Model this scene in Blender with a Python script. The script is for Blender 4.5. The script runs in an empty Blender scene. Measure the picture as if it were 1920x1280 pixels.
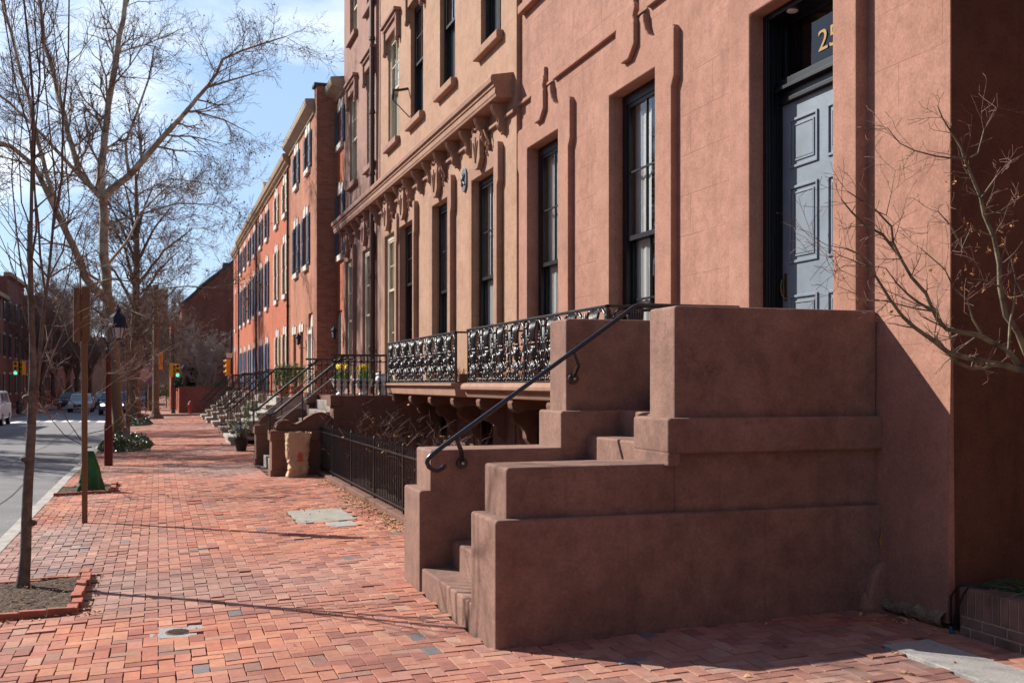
import bpy, bmesh, math, random
from mathutils import Vector, Matrix, noise as mnoise
random.seed(7)
R = math.radians
SC = bpy.context.scene
COL = SC.collection

# ---------------------------------------------------------------- camera
EYE = 1.75
FPX = 2000.0; HOR = 719.0
PSI = math.atan((960 - 297) / FPX)
sP, cP = math.sin(PSI), math.cos(PSI)
cam = bpy.data.cameras.new('camera'); camo = bpy.data.objects.new('camera', cam); COL.objects.link(camo)
cam.sensor_width = 36; cam.lens = 37.5; cam.shift_y = (HOR - 640) / 1920.0
cam.clip_end = 3000; cam.clip_start = 0.05
camo.location = (0, 0, EYE); camo.rotation_euler = (R(90), 0, -PSI)
cam.dof.use_dof = True; cam.dof.focus_distance = 8.8; cam.dof.aperture_fstop = 4.5
SC.camera = camo

# ---------------------------------------------------------------- light
SUN_TO = Vector((-1.0, 1.03, 0.97)).normalized()
sl = bpy.data.lights.new('sun', 'SUN'); so = bpy.data.objects.new('sun', sl); COL.objects.link(so)
sl.energy = 5.0; sl.angle = R(0.53); sl.color = (1.0, 0.93, 0.84)
so.rotation_euler = (-SUN_TO).to_track_quat('-Z', 'Y').to_euler()
so.location = (-20, 20, 30)
W = bpy.data.worlds.new('World'); SC.world = W; W.use_nodes = True
nt = W.node_tree; nt.nodes.clear()
wo = nt.nodes.new('ShaderNodeOutputWorld'); bg = nt.nodes.new('ShaderNodeBackground')
sky = nt.nodes.new('ShaderNodeTexSky'); sky.sky_type = 'NISHITA'; sky.sun_disc = False
sky.sun_elevation = math.asin(SUN_TO.z); sky.sun_rotation = math.atan2(SUN_TO.x, SUN_TO.y)
sky.air_density = 1.0; sky.dust_density = 0.6; sky.ozone_density = 1.6; sky.altitude = 50
tc = nt.nodes.new('ShaderNodeTexCoord')
mp = nt.nodes.new('ShaderNodeMapping'); mp.inputs['Scale'].default_value = (2.2, 2.2, 5.5); mp.inputs['Location'].default_value = (0.2, 1.3, 0.45)
no = nt.nodes.new('ShaderNodeTexNoise'); no.inputs['Scale'].default_value = 1.9; no.inputs['Detail'].default_value = 9; no.inputs['Roughness'].default_value = 0.58
cr = nt.nodes.new('ShaderNodeValToRGB'); cr.color_ramp.elements[0].position = 0.50; cr.color_ramp.elements[1].position = 0.80
mx = nt.nodes.new('ShaderNodeMix'); mx.data_type = 'RGBA'
mx.inputs['B'].default_value = (10.6, 11.2, 12.0, 1)
nt.links.new(tc.outputs['Generated'], mp.inputs['Vector']); nt.links.new(mp.outputs['Vector'], no.inputs['Vector'])
nt.links.new(no.outputs['Fac'], cr.inputs['Fac'])
sxw = nt.nodes.new('ShaderNodeSeparateXYZ'); nt.links.new(tc.outputs['Generated'], sxw.inputs[0])
veil = nt.nodes.new('ShaderNodeMapRange'); veil.inputs['From Min'].default_value = 0.1; veil.inputs['From Max'].default_value = 0.95; veil.inputs['To Min'].default_value = 0.0; veil.inputs['To Max'].default_value = 0.55
nt.links.new(sxw.outputs['Y'], veil.inputs['Value'])
side = nt.nodes.new('ShaderNodeMapRange'); side.inputs['From Min'].default_value = -0.1; side.inputs['From Max'].default_value = 0.35
nt.links.new(sxw.outputs['Y'], side.inputs['Value'])
cm = nt.nodes.new('ShaderNodeMath'); cm.operation = 'MULTIPLY'; nt.links.new(cr.outputs['Color'], cm.inputs[0]); nt.links.new(side.outputs[0], cm.inputs[1])
mxx = nt.nodes.new('ShaderNodeMath'); mxx.operation = 'MAXIMUM'; nt.links.new(cm.outputs[0], mxx.inputs[0]); nt.links.new(veil.outputs[0], mxx.inputs[1])
nt.links.new(cm.outputs[0], mx.inputs['Factor'])
mv = nt.nodes.new('ShaderNodeMix'); mv.data_type = 'RGBA'; mv.inputs['B'].default_value = (4.7, 6.9, 10.4, 1); nt.links.new(veil.outputs[0], mv.inputs['Factor'])
nt.links.new(sky.outputs['Color'], mv.inputs['A']); nt.links.new(mv.outputs['Result'], mx.inputs['A']); nt.links.new(mx.outputs['Result'], bg.inputs['Color'])
bg.inputs['Strength'].default_value = 0.078
nt.links.new(bg.outputs['Background'], wo.inputs['Surface'])
SC.view_settings.view_transform = 'Standard'; SC.view_settings.look = 'None'; SC.view_settings.exposure = 0.66; SC.view_settings.gamma = 1.0
SC.render.resolution_x = 1024; SC.render.resolution_y = 682
SC.cycles.max_bounces = 6; SC.cycles.transparent_max_bounces = 12

# ---------------------------------------------------------------- helpers
def onX(px, py, X):
    t = (px - 960) / FPX; Y = X * (cP - t * sP) / (sP + t * cP); w = X * sP + Y * cP
    return Vector((X, Y, EYE - (py - HOR) * w / FPX))
def onY(px, py, Y):
    t = (px - 960) / FPX; X = Y * (sP + t * cP) / (cP - t * sP); w = X * sP + Y * cP
    return Vector((X, Y, EYE - (py - HOR) * w / FPX))
def gz(x, y):
    z = max(-0.13, min(0.08, (x - 2.1) * 0.032))
    if y > 20: z -= 0.005 * (y - 20)
    return z
def rz(y):
    return -0.28 - (0.005 * (y - 20) if y > 20 else 0)

class MB:
    def __init__(s): s.v = []; s.f = []; s.c = []
    def quad(s, *p):
        n = len(s.v); s.v += [tuple(q) for q in p]; s.f.append(tuple(range(n, n + len(p))))
    def box(s, x0, x1, y0, y1, z0, z1):
        n = len(s.v)
        s.v += [(x0,y0,z0),(x1,y0,z0),(x1,y1,z0),(x0,y1,z0),(x0,y0,z1),(x1,y0,z1),(x1,y1,z1),(x0,y1,z1)]
        s.f += [tuple(n+i for i in q) for q in ((3,2,1,0),(4,5,6,7),(0,1,5,4),(1,2,6,5),(2,3,7,6),(3,0,4,7))]
        return s
    def prism(s, poly, plane, a, b):
        n = len(s.v); k = len(poly)
        def P(u, v, w):
            return {'XZ': (u, w, v), 'YZ': (w, u, v), 'XY': (u, v, w)}[plane]
        s.v += [P(u, v, a) for u, v in poly] + [P(u, v, b) for u, v in poly]
        s.f.append(tuple(n + i for i in range(k))); s.f.append(tuple(n + k + i for i in reversed(range(k))))
        for i in range(k):
            j = (i + 1) % k
            s.f.append((n + i, n + k + i, n + k + j, n + j))
        return s
    def tube(s, pts, rad, n=6, cap=True, flat=1.0):
        pts = [Vector(p) for p in pts]
        if not hasattr(rad, '__len__'): rad = [rad] * len(pts)
        base = len(s.v); up = Vector((0.02, 0.05, 1)); prev = None
        for i, p in enumerate(pts):
            d = (pts[min(i+1, len(pts)-1)] - pts[max(i-1, 0)])
            if d.length < 1e-9: d = Vector((0,0,1))
            d.normalize()
            if prev is None:
                a = d.cross(Vector((1, 0.1, 0)) if abs(d.z) > 0.8 else up).normalized()
            else:
                a = (prev - d * prev.dot(d))
                a = a.normalized() if a.length > 1e-6 else d.orthogonal().normalized()
            prev = a; b = d.cross(a)
            for k in range(n):
                t = 2 * math.pi * k / n
                q = a * (math.cos(t) * rad[i]) + b * (math.sin(t) * rad[i])
                if flat != 1.0: q.x *= flat
                s.v.append(tuple(p + q))
        for i in range(len(pts) - 1):
            for k in range(n):
                k2 = (k + 1) % n
                s.f.append((base + i*n + k, base + i*n + k2, base + (i+1)*n + k2, base + (i+1)*n + k))
        if cap and n > 3:
            s.f.append(tuple(base + k for k in reversed(range(n))))
            s.f.append(tuple(base + (len(pts)-1)*n + k for k in range(n)))
        return s
    def lathe(s, prof, c, n=14, closed=True):
        base = len(s.v)
        for r, z in prof:
            for k in range(n):
                t = 2 * math.pi * k / n
                s.v.append((c[0] + r * math.cos(t), c[1] + r * math.sin(t), c[2] + z))
        for i in range(len(prof) - 1):
            for k in range(n):
                k2 = (k + 1) % n
                s.f.append((base + i*n + k, base + i*n + k2, base + (i+1)*n + k2, base + (i+1)*n + k))
        if closed:
            s.f.append(tuple(base + k for k in reversed(range(n))))
            s.f.append(tuple(base + (len(prof)-1)*n + k for k in range(n)))
        return s
    def ball(s, c, r, n=8, m=5, sc=(1,1,1)):
        pr = []
        base = len(s.v)
        for i in range(m + 1):
            a = -math.pi/2 + math.pi * i / m
            for k in range(n):
                t = 2 * math.pi * k / n
                s.v.append((c[0] + sc[0]*r*math.cos(a)*math.cos(t), c[1] + sc[1]*r*math.cos(a)*math.sin(t), c[2] + sc[2]*r*math.sin(a)))
        for i in range(m):
            for k in range(n):
                k2 = (k + 1) % n
                s.f.append((base+i*n+k, base+i*n+k2, base+(i+1)*n+k2, base+(i+1)*n+k))
        return s
    def octa(s, c, r):
        n = len(s.v); x, y, z = c
        s.v += [(x+r,y,z),(x-r,y,z),(x,y+r,z),(x,y-r,z),(x,y,z+r),(x,y,z-r)]
        for a, b, d in ((0,2,4),(2,1,4),(1,3,4),(3,0,4),(2,0,5),(1,2,5),(3,1,5),(0,3,5)): s.f.append((n+a,n+b,n+d))
    def merge(s, o, M=None):
        n = len(s.v)
        s.v += [tuple(M @ Vector(p)) for p in o.v] if M else list(o.v)
        s.f += [tuple(n + i for i in q) for q in o.f]
        return s

def setp(o, label=None, cat=None, group=None, kind=None):
    if label: o['label'] = label
    if cat: o['category'] = cat
    if group: o['group'] = group
    if kind: o['kind'] = kind
    return o
ROOTLOC = {}
def thing(name, label, cat, loc=(0,0,0), group=None, rot=0):
    o = bpy.data.objects.new(name, None); COL.objects.link(o); o.empty_display_size = 0.2
    o.location = loc; o.rotation_euler = (0, 0, rot)
    ROOTLOC[o] = Vector(loc)
    return setp(o, label, cat, group)
def build(name, mb, mat, parent=None, bevel=0, seg=2, smooth=False, local=False, label=None):
    me = bpy.data.meshes.new(name)
    off = ROOTLOC.get(parent, Vector((0,0,0))) if not local else Vector((0,0,0))
    vs = mb.v if off.length == 0 else [(x-off.x, y-off.y, z-off.z) for x, y, z in mb.v]
    me.from_pydata(vs, [], mb.f); me.materials.append(mat)
    bm = bmesh.new(); bm.from_mesh(me); bmesh.ops.recalc_face_normals(bm, faces=bm.faces) if len(bm.faces) < 60000 else None; bm.to_mesh(me); bm.free()
    if smooth:
        me.polygons.foreach_set('use_smooth', [True] * len(me.polygons))
    me.update()
    o = bpy.data.objects.new(name, me); COL.objects.link(o)
    if parent: o.parent = parent; ROOTLOC[o] = off
    if bevel:
        m = o.modifiers.new('b', 'BEVEL'); m.width = bevel; m.segments = seg; m.limit_method = 'ANGLE'; m.angle_limit = R(35)
        m.harden_normals = False
    if label: o['label'] = label
    return o
def single(name, mb, mat, label, cat, group=None, **k):
    o = build(name, mb, mat, None, **k); return setp(o, label, cat, group)
def struct(name, mb, mat, kind='structure', **k):
    o = build(name, mb, mat, None, **k); o['kind'] = kind; return o
def copy_tree(o, parent=None):
    c = o.copy(); COL.objects.link(c)
    if parent: c.parent = parent
    for ch in o.children: copy_tree(ch, c)
    return c

# ---------------------------------------------------------------- materials
def mat(name, col, rough=0.85, var=0.0, vscale=3.0, bump=0.0, bscale=40.0, metal=0.0, spec=0.35, col2=None, streak=False, detail=6, bdist=0.01):
    m = bpy.data.materials.new(name); m.use_nodes = True; t = m.node_tree; b = t.nodes['Principled BSDF']
    b.inputs['Roughness'].default_value = rough; b.inputs['Metallic'].default_value = metal
    b.inputs['Specular IOR Level'].default_value = spec
    b.inputs['Base Color'].default_value = (*col, 1)
    geo = None
    if var or col2 or bump: geo = t.nodes.new('ShaderNodeNewGeometry')
    if var or col2:
        n = t.nodes.new('ShaderNodeTexNoise'); n.inputs['Scale'].default_value = vscale; n.inputs['Detail'].default_value = detail; n.inputs['Roughness'].default_value = 0.55
        src = geo.outputs['Position']
        if streak:
            mpn = t.nodes.new('ShaderNodeMapping'); mpn.inputs['Scale'].default_value = (1, 1, 0.22); t.links.new(src, mpn.inputs['Vector']); src = mpn.outputs['Vector']
        t.links.new(src, n.inputs['Vector'])
        r = t.nodes.new('ShaderNodeValToRGB'); r.color_ramp.elements[0].position = 0.32; r.color_ramp.elements[1].position = 0.68
        c2 = col2 or tuple(min(1, c * (1 + var)) for c in col)
        c1 = col if col2 else tuple(c * (1 - var) for c in col)
        r.color_ramp.elements[0].color = (*c1, 1); r.color_ramp.elements[1].color = (*c2, 1)
        t.links.new(n.outputs['Fac'], r.inputs['Fac']); t.links.new(r.outputs['Color'], b.inputs['Base Color'])
    if bump:
        n2 = t.nodes.new('ShaderNodeTexNoise'); n2.inputs['Scale'].default_value = bscale; n2.inputs['Detail'].default_value = 5
        t.links.new(geo.outputs['Position'], n2.inputs['Vector'])
        bp = t.nodes.new('ShaderNodeBump'); bp.inputs['Strength'].default_value = bump; bp.inputs['Distance'].default_value = bdist
        t.links.new(n2.outputs['Fac'], bp.inputs['Height']); t.links.new(bp.outputs['Normal'], b.inputs['Normal'])
    return m

def stucco(name, col, col2, stain, rough=0.92, joints=None, bump=0.45, jcol=0.72, stain_amt=0.5, cracks=0.0, blot=0.88):
    """stucco with mottling, weather stains, trowel bump, optional scored block joints (course, length) on a YZ wall"""
    m = bpy.data.materials.new(name); m.use_nodes = True; t = m.node_tree; b = t.nodes['Principled BSDF']; L = t.links.new
    b.inputs['Roughness'].default_value = rough; b.inputs['Specular IOR Level'].default_value = 0.25
    geo = t.nodes.new('ShaderNodeNewGeometry'); P = geo.outputs['Position']
    def noise(scale, det=6, vec=P, ro=0.6):
        n = t.nodes.new('ShaderNodeTexNoise'); n.inputs['Scale'].default_value = scale; n.inputs['Detail'].default_value = det; n.inputs['Roughness'].default_value = ro
        L(vec, n.inputs['Vector']); return n.outputs['Fac']
    def ramp(f, a, c, ca=(0,0,0), cb=(1,1,1)):
        r = t.nodes.new('ShaderNodeValToRGB'); r.color_ramp.elements[0].position = a; r.color_ramp.elements[1].position = c
        r.color_ramp.elements[0].color = (*ca, 1); r.color_ramp.elements[1].color = (*cb, 1); L(f, r.inputs['Fac']); return r.outputs['Color']
    def mixc(fac, a, c, mode='MIX'):
        x = t.nodes.new('ShaderNodeMix'); x.data_type = 'RGBA'; x.blend_type = mode
        if isinstance(fac, float): x.inputs['Factor'].default_value = fac
        else: L(fac, x.inputs['Factor'])
        for k, val in (('A', a), ('B', c)):
            if isinstance(val, tuple): x.inputs[k].default_value = (*val, 1)
            else: L(val, x.inputs[k])
        return x.outputs['Result']
    base = ramp(noise(1.7, 8), 0.35, 0.66, col, col2)
    mpn = t.nodes.new('ShaderNodeMapping'); mpn.inputs['Scale'].default_value = (1, 1, 0.16); L(P, mpn.inputs['Vector'])
    st = ramp(noise(3.1, 7, mpn.outputs['Vector'], 0.7), 0.52, 0.80)
    sm = t.nodes.new('ShaderNodeMath'); sm.operation = 'MULTIPLY'; sm.inputs[1].default_value = stain_amt; L(st, sm.inputs[0])
    base = mixc(sm.outputs[0], base, stain)
    fine = ramp(noise(46, 4), 0.3, 0.72, (0.80, 0.80, 0.80), (1.12, 1.12, 1.12))
    base = mixc(1.0, base, fine, 'MULTIPLY')
    blotch = ramp(noise(7.0, 5), 0.33, 0.6, (blot, blot, blot), (1.05, 1.04, 1.03))
    base = mixc(1.0, base, blotch, 'MULTIPLY')
    h = t.nodes.new('ShaderNodeMath'); h.operation = 'ADD'
    m1 = t.nodes.new('ShaderNodeMath'); m1.operation = 'MULTIPLY'; m1.inputs[1].default_value = 0.35; L(noise(75, 5), m1.inputs[0])
    L(m1.outputs[0], h.inputs[0]); m2 = t.nodes.new('ShaderNodeMath'); m2.operation = 'MULTIPLY'; m2.inputs[1].default_value = 0.9; L(noise(11, 4), m2.inputs[0]); L(m2.outputs[0], h.inputs[1])
    height = h.outputs[0]
    if cracks:
        wv = t.nodes.new('ShaderNodeVectorMath'); wv.operation = 'ADD'; nv = t.nodes.new('ShaderNodeTexNoise'); nv.inputs['Scale'].default_value = 2.3; nv.inputs['Detail'].default_value = 6; L(P, nv.inputs['Vector'])
        sc_ = t.nodes.new('ShaderNodeVectorMath'); sc_.operation = 'SCALE'; sc_.inputs['Scale'].default_value = 0.8; L(nv.outputs['Color'], sc_.inputs[0]); L(P, wv.inputs[0]); L(sc_.outputs[0], wv.inputs[1])
        vo = t.nodes.new('ShaderNodeTexVoronoi'); vo.feature = 'DISTANCE_TO_EDGE'; vo.inputs['Scale'].default_value = 0.8; L(wv.outputs[0], vo.inputs['Vector'])
        ck = ramp(vo.outputs['Distance'], 0.0, 0.0035, (1,1,1), (0,0,0)); mk = ramp(noise(0.9, 3), 0.50, 0.60)
        cf = t.nodes.new('ShaderNodeMath'); cf.operation = 'MULTIPLY'; L(ck, cf.inputs[0]); L(mk, cf.inputs[1]); cf2 = t.nodes.new('ShaderNodeMath'); cf2.operation = 'MULTIPLY'; cf2.inputs[1].default_value = cracks; L(cf.outputs[0], cf2.inputs[0])
        base = mixc(cf2.outputs[0], base, tuple(c * .35 for c in col))
    if joints:
        sx = t.nodes.new('ShaderNodeSeparateXYZ'); L(P, sx.inputs[0]); cx = t.nodes.new('ShaderNodeCombineXYZ')
        ad = t.nodes.new('ShaderNodeMath'); ad.operation = 'ADD'; L(sx.outputs['Y'], ad.inputs[0]); L(sx.outputs['X'], ad.inputs[1])
        wn = t.nodes.new('ShaderNodeMath'); wn.operation = 'MULTIPLY_ADD'; L(noise(5, 2), wn.inputs[0]); wn.inputs[1].default_value = 0.012; L(sx.outputs['Z'], wn.inputs[2])
        L(ad.outputs[0], cx.inputs['X']); L(wn.outputs[0], cx.inputs['Y'])
        br = t.nodes.new('ShaderNodeTexBrick'); br.inputs['Scale'].default_value = 1.0; br.inputs['Mortar Size'].default_value = 0.0045
        br.inputs['Row Height'].default_value = joints[0]; br.inputs['Brick Width'].default_value = joints[1]; br.inputs['Mortar Smooth'].default_value = 0.4
        mpj = t.nodes.new('ShaderNodeMapping'); mpj.inputs['Location'].default_value = (0.3, joints[2] if len(joints) > 2 else 0.0, 0); L(cx.outputs[0], mpj.inputs['Vector'])
        L(mpj.outputs['Vector'], br.inputs['Vector'])
        fade = ramp(noise(1.1, 3), 0.42, 0.56)
        jf = t.nodes.new('ShaderNodeMath'); jf.operation = 'MULTIPLY'; L(br.outputs['Fac'], jf.inputs[0]); L(fade, jf.inputs[1])
        dark = tuple(c * jcol for c in col)
        base = mixc(jf.outputs[0], base, dark)
        jb = t.nodes.new('ShaderNodeMath'); jb.operation = 'MULTIPLY_ADD'; L(jf.outputs[0], jb.inputs[0]); jb.inputs[1].default_value = -1.2; L(height, jb.inputs[2]); height = jb.outputs[0]
    L(base, b.inputs['Base Color'])
    bp = t.nodes.new('ShaderNodeBump'); bp.inputs['Strength'].default_value = bump; bp.inputs['Distance'].default_value = 0.008
    L(height, bp.inputs['Height']); L(bp.outputs['Normal'], b.inputs['Normal'])
    return m

def brickmat(name, c1, c2, mortar, axis='Y', rough=0.9, dirt=(0.12,0.07,0.05)):
    m = bpy.data.materials.new(name); m.use_nodes = True; t = m.node_tree; b = t.nodes['Principled BSDF']; L = t.links.new
    b.inputs['Roughness'].default_value = rough; b.inputs['Specular IOR Level'].default_value = 0.2
    geo = t.nodes.new('ShaderNodeNewGeometry'); sx = t.nodes.new('ShaderNodeSeparateXYZ'); L(geo.outputs['Position'], sx.inputs[0])
    ad = t.nodes.new('ShaderNodeMath'); ad.operation = 'ADD'; L(sx.outputs['Y'], ad.inputs[0]); L(sx.outputs['X'], ad.inputs[1])
    cx = t.nodes.new('ShaderNodeCombineXYZ'); L(ad.outputs[0], cx.inputs['X']); L(sx.outputs['Z'], cx.inputs['Y'])
    br = t.nodes.new('ShaderNodeTexBrick'); br.inputs['Scale'].default_value = 1.0; br.inputs['Mortar Size'].default_value = 0.006
    br.inputs['Row Height'].default_value = 0.072; br.inputs['Brick Width'].default_value = 0.215; br.inputs['Bias'].default_value = -0.15
    br.inputs['Color1'].default_value = (*c1, 1); br.inputs['Color2'].default_value = (*c2, 1); br.inputs['Mortar'].default_value = (*mortar, 1)
    L(cx.outputs[0], br.inputs['Vector'])
    n = t.nodes.new('ShaderNodeTexNoise'); n.inputs['Scale'].default_value = 1.3; n.inputs['Detail'].default_value = 8; n.inputs['Roughness'].default_value = 0.7
    mpn = t.nodes.new('ShaderNodeMapping'); mpn.inputs['Scale'].default_value = (1, 1, 0.4); L(geo.outputs['Position'], mpn.inputs['Vector']); L(mpn.outputs['Vector'], n.inputs['Vector'])
    r = t.nodes.new('ShaderNodeValToRGB'); r.color_ramp.elements[0].position = 0.35; r.color_ramp.elements[1].position = 0.7
    r.color_ramp.elements[0].color = (0.78, 0.74, 0.72, 1); r.color_ramp.elements[1].color = (1.1, 1.08, 1.05, 1); L(n.outputs['Fac'], r.inputs['Fac'])
    x = t.nodes.new('ShaderNodeMix'); x.data_type = 'RGBA'; x.blend_type = 'MULTIPLY'; x.inputs['Factor'].default_value = 1.0
    L(br.outputs['Color'], x.inputs['A']); L(r.outputs['Color'], x.inputs['B']); L(x.outputs['Result'], b.inputs['Base Color'])
    bp = t.nodes.new('ShaderNodeBump'); bp.inputs['Strength'].default_value = 0.5; bp.inputs['Distance'].default_value = 0.006; bp.invert = True
    L(br.outputs['Fac'], bp.inputs['Height']); L(bp.outputs['Normal'], b.inputs['Normal'])
    return m

def glassmat(name, tint=(0.6,0.65,0.7), refl=0.10):
    m = bpy.data.materials.new(name); m.use_nodes = True; t = m.node_tree; t.nodes.clear(); L = t.links.new
    o = t.nodes.new('ShaderNodeOutputMaterial'); mixs = t.nodes.new('ShaderNodeMixShader')
    tr = t.nodes.new('ShaderNodeBsdfTransparent'); tr.inputs['Color'].default_value = (*tint, 1)
    gl = t.nodes.new('ShaderNodeBsdfGlossy'); gl.inputs['Roughness'].default_value = 0.015
    lw = t.nodes.new('ShaderNodeLayerWeight'); lw.inputs['Blend'].default_value = 0.5; fr = t.nodes.new('ShaderNodeMath'); fr.operation = 'POWER'; fr.inputs[1].default_value = 4.0; L(lw.outputs['Facing'], fr.inputs[0])
    ad = t.nodes.new('ShaderNodeMath'); ad.operation = 'ADD'; ad.inputs[1].default_value = refl; ad.use_clamp = True
    n = t.nodes.new('ShaderNodeTexNoise'); n.inputs['Scale'].default_value = 2.5; n.inputs['Detail'].default_value = 1
    bp = t.nodes.new('ShaderNodeBump'); bp.inputs['Strength'].default_value = 0.06; bp.inputs['Distance'].default_value = 0.05
    geo = t.nodes.new('ShaderNodeNewGeometry'); L(geo.outputs['Position'], n.inputs['Vector']); L(n.outputs['Fac'], bp.inputs['Height']); L(bp.outputs['Normal'], gl.inputs['Normal'])
    L(fr.outputs[0], ad.inputs[0]); L(ad.outputs[0], mixs.inputs[0]); L(tr.outputs[0], mixs.inputs[1]); L(gl.outputs[0], mixs.inputs[2]); L(mixs.outputs[0], o.inputs['Surface'])
    return m

def emat(name, col, strength):
    m = bpy.data.materials.new(name); m.use_nodes = True; b = m.node_tree.nodes['Principled BSDF']
    b.inputs['Base Color'].default_value = (*col, 1); b.inputs['Emission Color'].default_value = (*col, 1); b.inputs['Emission Strength'].default_value = strength
    return m

M = {}
M['A'] = stucco('stucco_salmon', (0.335,0.172,0.124), (0.405,0.215,0.160), (0.245,0.127,0.094), joints=(0.413, 0.92, 0.03), stain_amt=0.8, cracks=0.5, blot=.84)
M['A_plain'] = stucco('stucco_salmon_plain', (0.335,0.172,0.124), (0.405,0.215,0.160), (0.245,0.127,0.094), stain_amt=0.45)
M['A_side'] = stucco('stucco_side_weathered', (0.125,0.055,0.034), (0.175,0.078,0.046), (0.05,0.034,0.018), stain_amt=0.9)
M['B'] = stucco('stucco_tan', (0.365,0.218,0.148), (0.42,0.262,0.182), (0.40,0.19,0.105), joints=(0.62, 1.5, 0.2), stain_amt=0.55, jcol=0.8)
M['B_plain'] = stucco('stucco_tan_plain', (0.32,0.185,0.13), (0.375,0.222,0.16), (0.27,0.14,0.10), stain_amt=0.4)
M['C'] = stucco('stucco_mauve', (0.29,0.165,0.135), (0.35,0.205,0.165), (0.22,0.12,0.10), stain_amt=0.5)
M['stoop'] = stucco('stoop_paint', (0.225,0.130,0.102), (0.300,0.180,0.142), (0.17,0.105,0.088), bump=0.6, stain_amt=0.75, cracks=0.6, blot=.8)
M['trim'] = stucco('trim_brown', (0.30,0.165,0.12), (0.36,0.205,0.15), (0.24,0.125,0.09), stain_amt=0.4, bump=0.3)
M['brown'] = stucco('brownstone', (0.165,0.085,0.062), (0.20,0.105,0.078), (0.12,0.065,0.05), stain_amt=0.4)
M['dark_jamb'] = mat('black_jamb_paint', (0.006,0.007,0.011), 0.35, spec=0.4)
M['black'] = mat('black_window_paint', (0.008,0.009,0.013), 0.4, spec=0.35)
M['iron'] = mat('black_iron', (0.012,0.012,0.015), 0.33, bump=0.3, bscale=60, spec=0.6)
M['cast'] = mat('cast_iron_gloss', (0.016,0.016,0.022), 0.36, bump=0.4, bscale=45, spec=0.6)
M['rail_blue'] = mat('handrail_paint', (0.012,0.016,0.028), 0.28, spec=0.6)
M['door'] = mat('blue_grey_door_paint', (0.175,0.215,0.26), 0.42, var=0.10, vscale=5, spec=0.4, bump=.12, bscale=25)
M['glass'] = glassmat('window_glass', (0.90,0.92,0.93), 0.06)
M['glass_mid'] = glassmat('window_glass_mid', (0.55,0.58,0.62), 0.12)
M['glass_dark'] = glassmat('window_glass_dark', (0.35,0.38,0.42), 0.04)
M['curtain'] = mat('curtain_white', (0.52,0.52,0.50), 0.95)
M['blind'] = mat('cream_blind', (0.58,0.55,0.44), 0.9)
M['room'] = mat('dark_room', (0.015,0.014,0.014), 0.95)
M['cream'] = mat('cream_paint', (0.50,0.45,0.35), 0.6, var=0.06)
M['eave'] = mat('tan_eave_paint', (0.40,0.31,0.22), 0.7, var=0.12)
M['ochre'] = mat('ochre_cornice_paint', (0.36,0.25,0.15), 0.7, var=0.15, vscale=1.2)
M['white'] = mat('white_paint', (0.62,0.59,0.53), 0.6, var=0.06)
M['marble'] = mat('grey_marble', (0.36,0.34,0.30), 0.7, var=0.25, vscale=4, bump=0.2)
M['bstep'] = mat('worn_step_stone', (0.26,0.22,0.20), 0.85, var=0.3, vscale=5, bump=0.3)
M['blue'] = mat('blue_shutter', (0.062,0.09,0.14), 0.55, var=0.12)
M['blue_light'] = mat('light_blue_shutter', (0.12,0.20,0.31), 0.55, var=0.12)
M['brkE'] = brickmat('brick_pinkish', (0.46,0.19,0.115), (0.36,0.13,0.08), (0.42,0.28,0.21))
M['brkD'] = brickmat('brick_orange', (0.52,0.145,0.062), (0.42,0.11,0.048), (0.32,0.19,0.14))
M['brkR'] = brickmat('brick_red_orange', (0.50,0.145,0.078), (0.42,0.115,0.062), (0.38,0.17,0.11))
M['brkDark'] = brickmat('brick_dark_red', (0.28,0.09,0.065), (0.20,0.062,0.048), (0.17,0.12,0.10))
M['brkSide'] = brickmat('brick_side', (0.37,0.165,0.11), (0.27,0.105,0.072), (0.32,0.23,0.18))
M['roof'] = mat('dark_roof', (0.06,0.06,0.065), 0.7, var=0.2)
M['asphalt'] = mat('asphalt', (0.19,0.19,0.20), 0.9, var=0.14, vscale=0.9, bump=0.4, bscale=90, detail=10)
M['kerb'] = mat('granite_kerb', (0.36,0.34,0.32), 0.85, var=0.25, vscale=6, bump=0.4, bscale=60)
M['conc'] = mat('concrete', (0.30,0.285,0.245), 0.9, var=0.16, vscale=7, bump=0.35, bscale=80)
M['conc_grey'] = mat('speckled_concrete', (0.33,0.315,0.30), 0.9, var=0.2, vscale=60, bump=0.35, bscale=120)
M['sand'] = mat('joint_sand', (0.10,0.065,0.05), 0.97, var=0.3, vscale=20)
M['soil'] = mat('soil', (0.085,0.055,0.038), 0.97, var=0.4, vscale=14, bump=1.0, bscale=35, bdist=0.03)
M['line'] = mat('road_paint', (0.75,0.74,0.70), 0.8, var=0.1)
M['yellow'] = mat('signal_yellow', (0.75,0.33,0.02), 0.5)
M['lens_dark'] = mat('dark_lens', (0.05,0.015,0.01), 0.3)
M['green_light'] = emat('green_signal', (0.05,0.95,0.5), 1.6)
M['head_light'] = emat('headlamp_glow', (1.0,0.85,0.65), 3.0)
M['amber_light'] = emat('amber_glow', (1.0,0.45,0.03), 1.6)
M['bark_brown'] = mat('bark_brown', (0.15,0.105,0.075), 0.95, var=0.35, vscale=9, bump=0.8, bscale=30)
M['bark_syc'] = mat('bark_sycamore', (0.17,0.125,0.085), 0.92, vscale=3.2, col2=(0.58,0.51,0.41), bump=0.4, bscale=20)
M['bark_sap'] = mat('bark_sapling', (0.135,0.105,0.088), 0.9, var=0.4, vscale=14, bump=0.5, bscale=40)
M['twig'] = mat('twig_brown', (0.20,0.14,0.11), 0.9)
M['twig_red'] = mat('twig_reddish', (0.13,0.062,0.05), 0.8)
M['twig_maple'] = mat('twig_maple', (0.20,0.10,0.08), 0.7)
M['twig_dark'] = mat('twig_dark', (0.085,0.06,0.05), 0.9)
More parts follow.
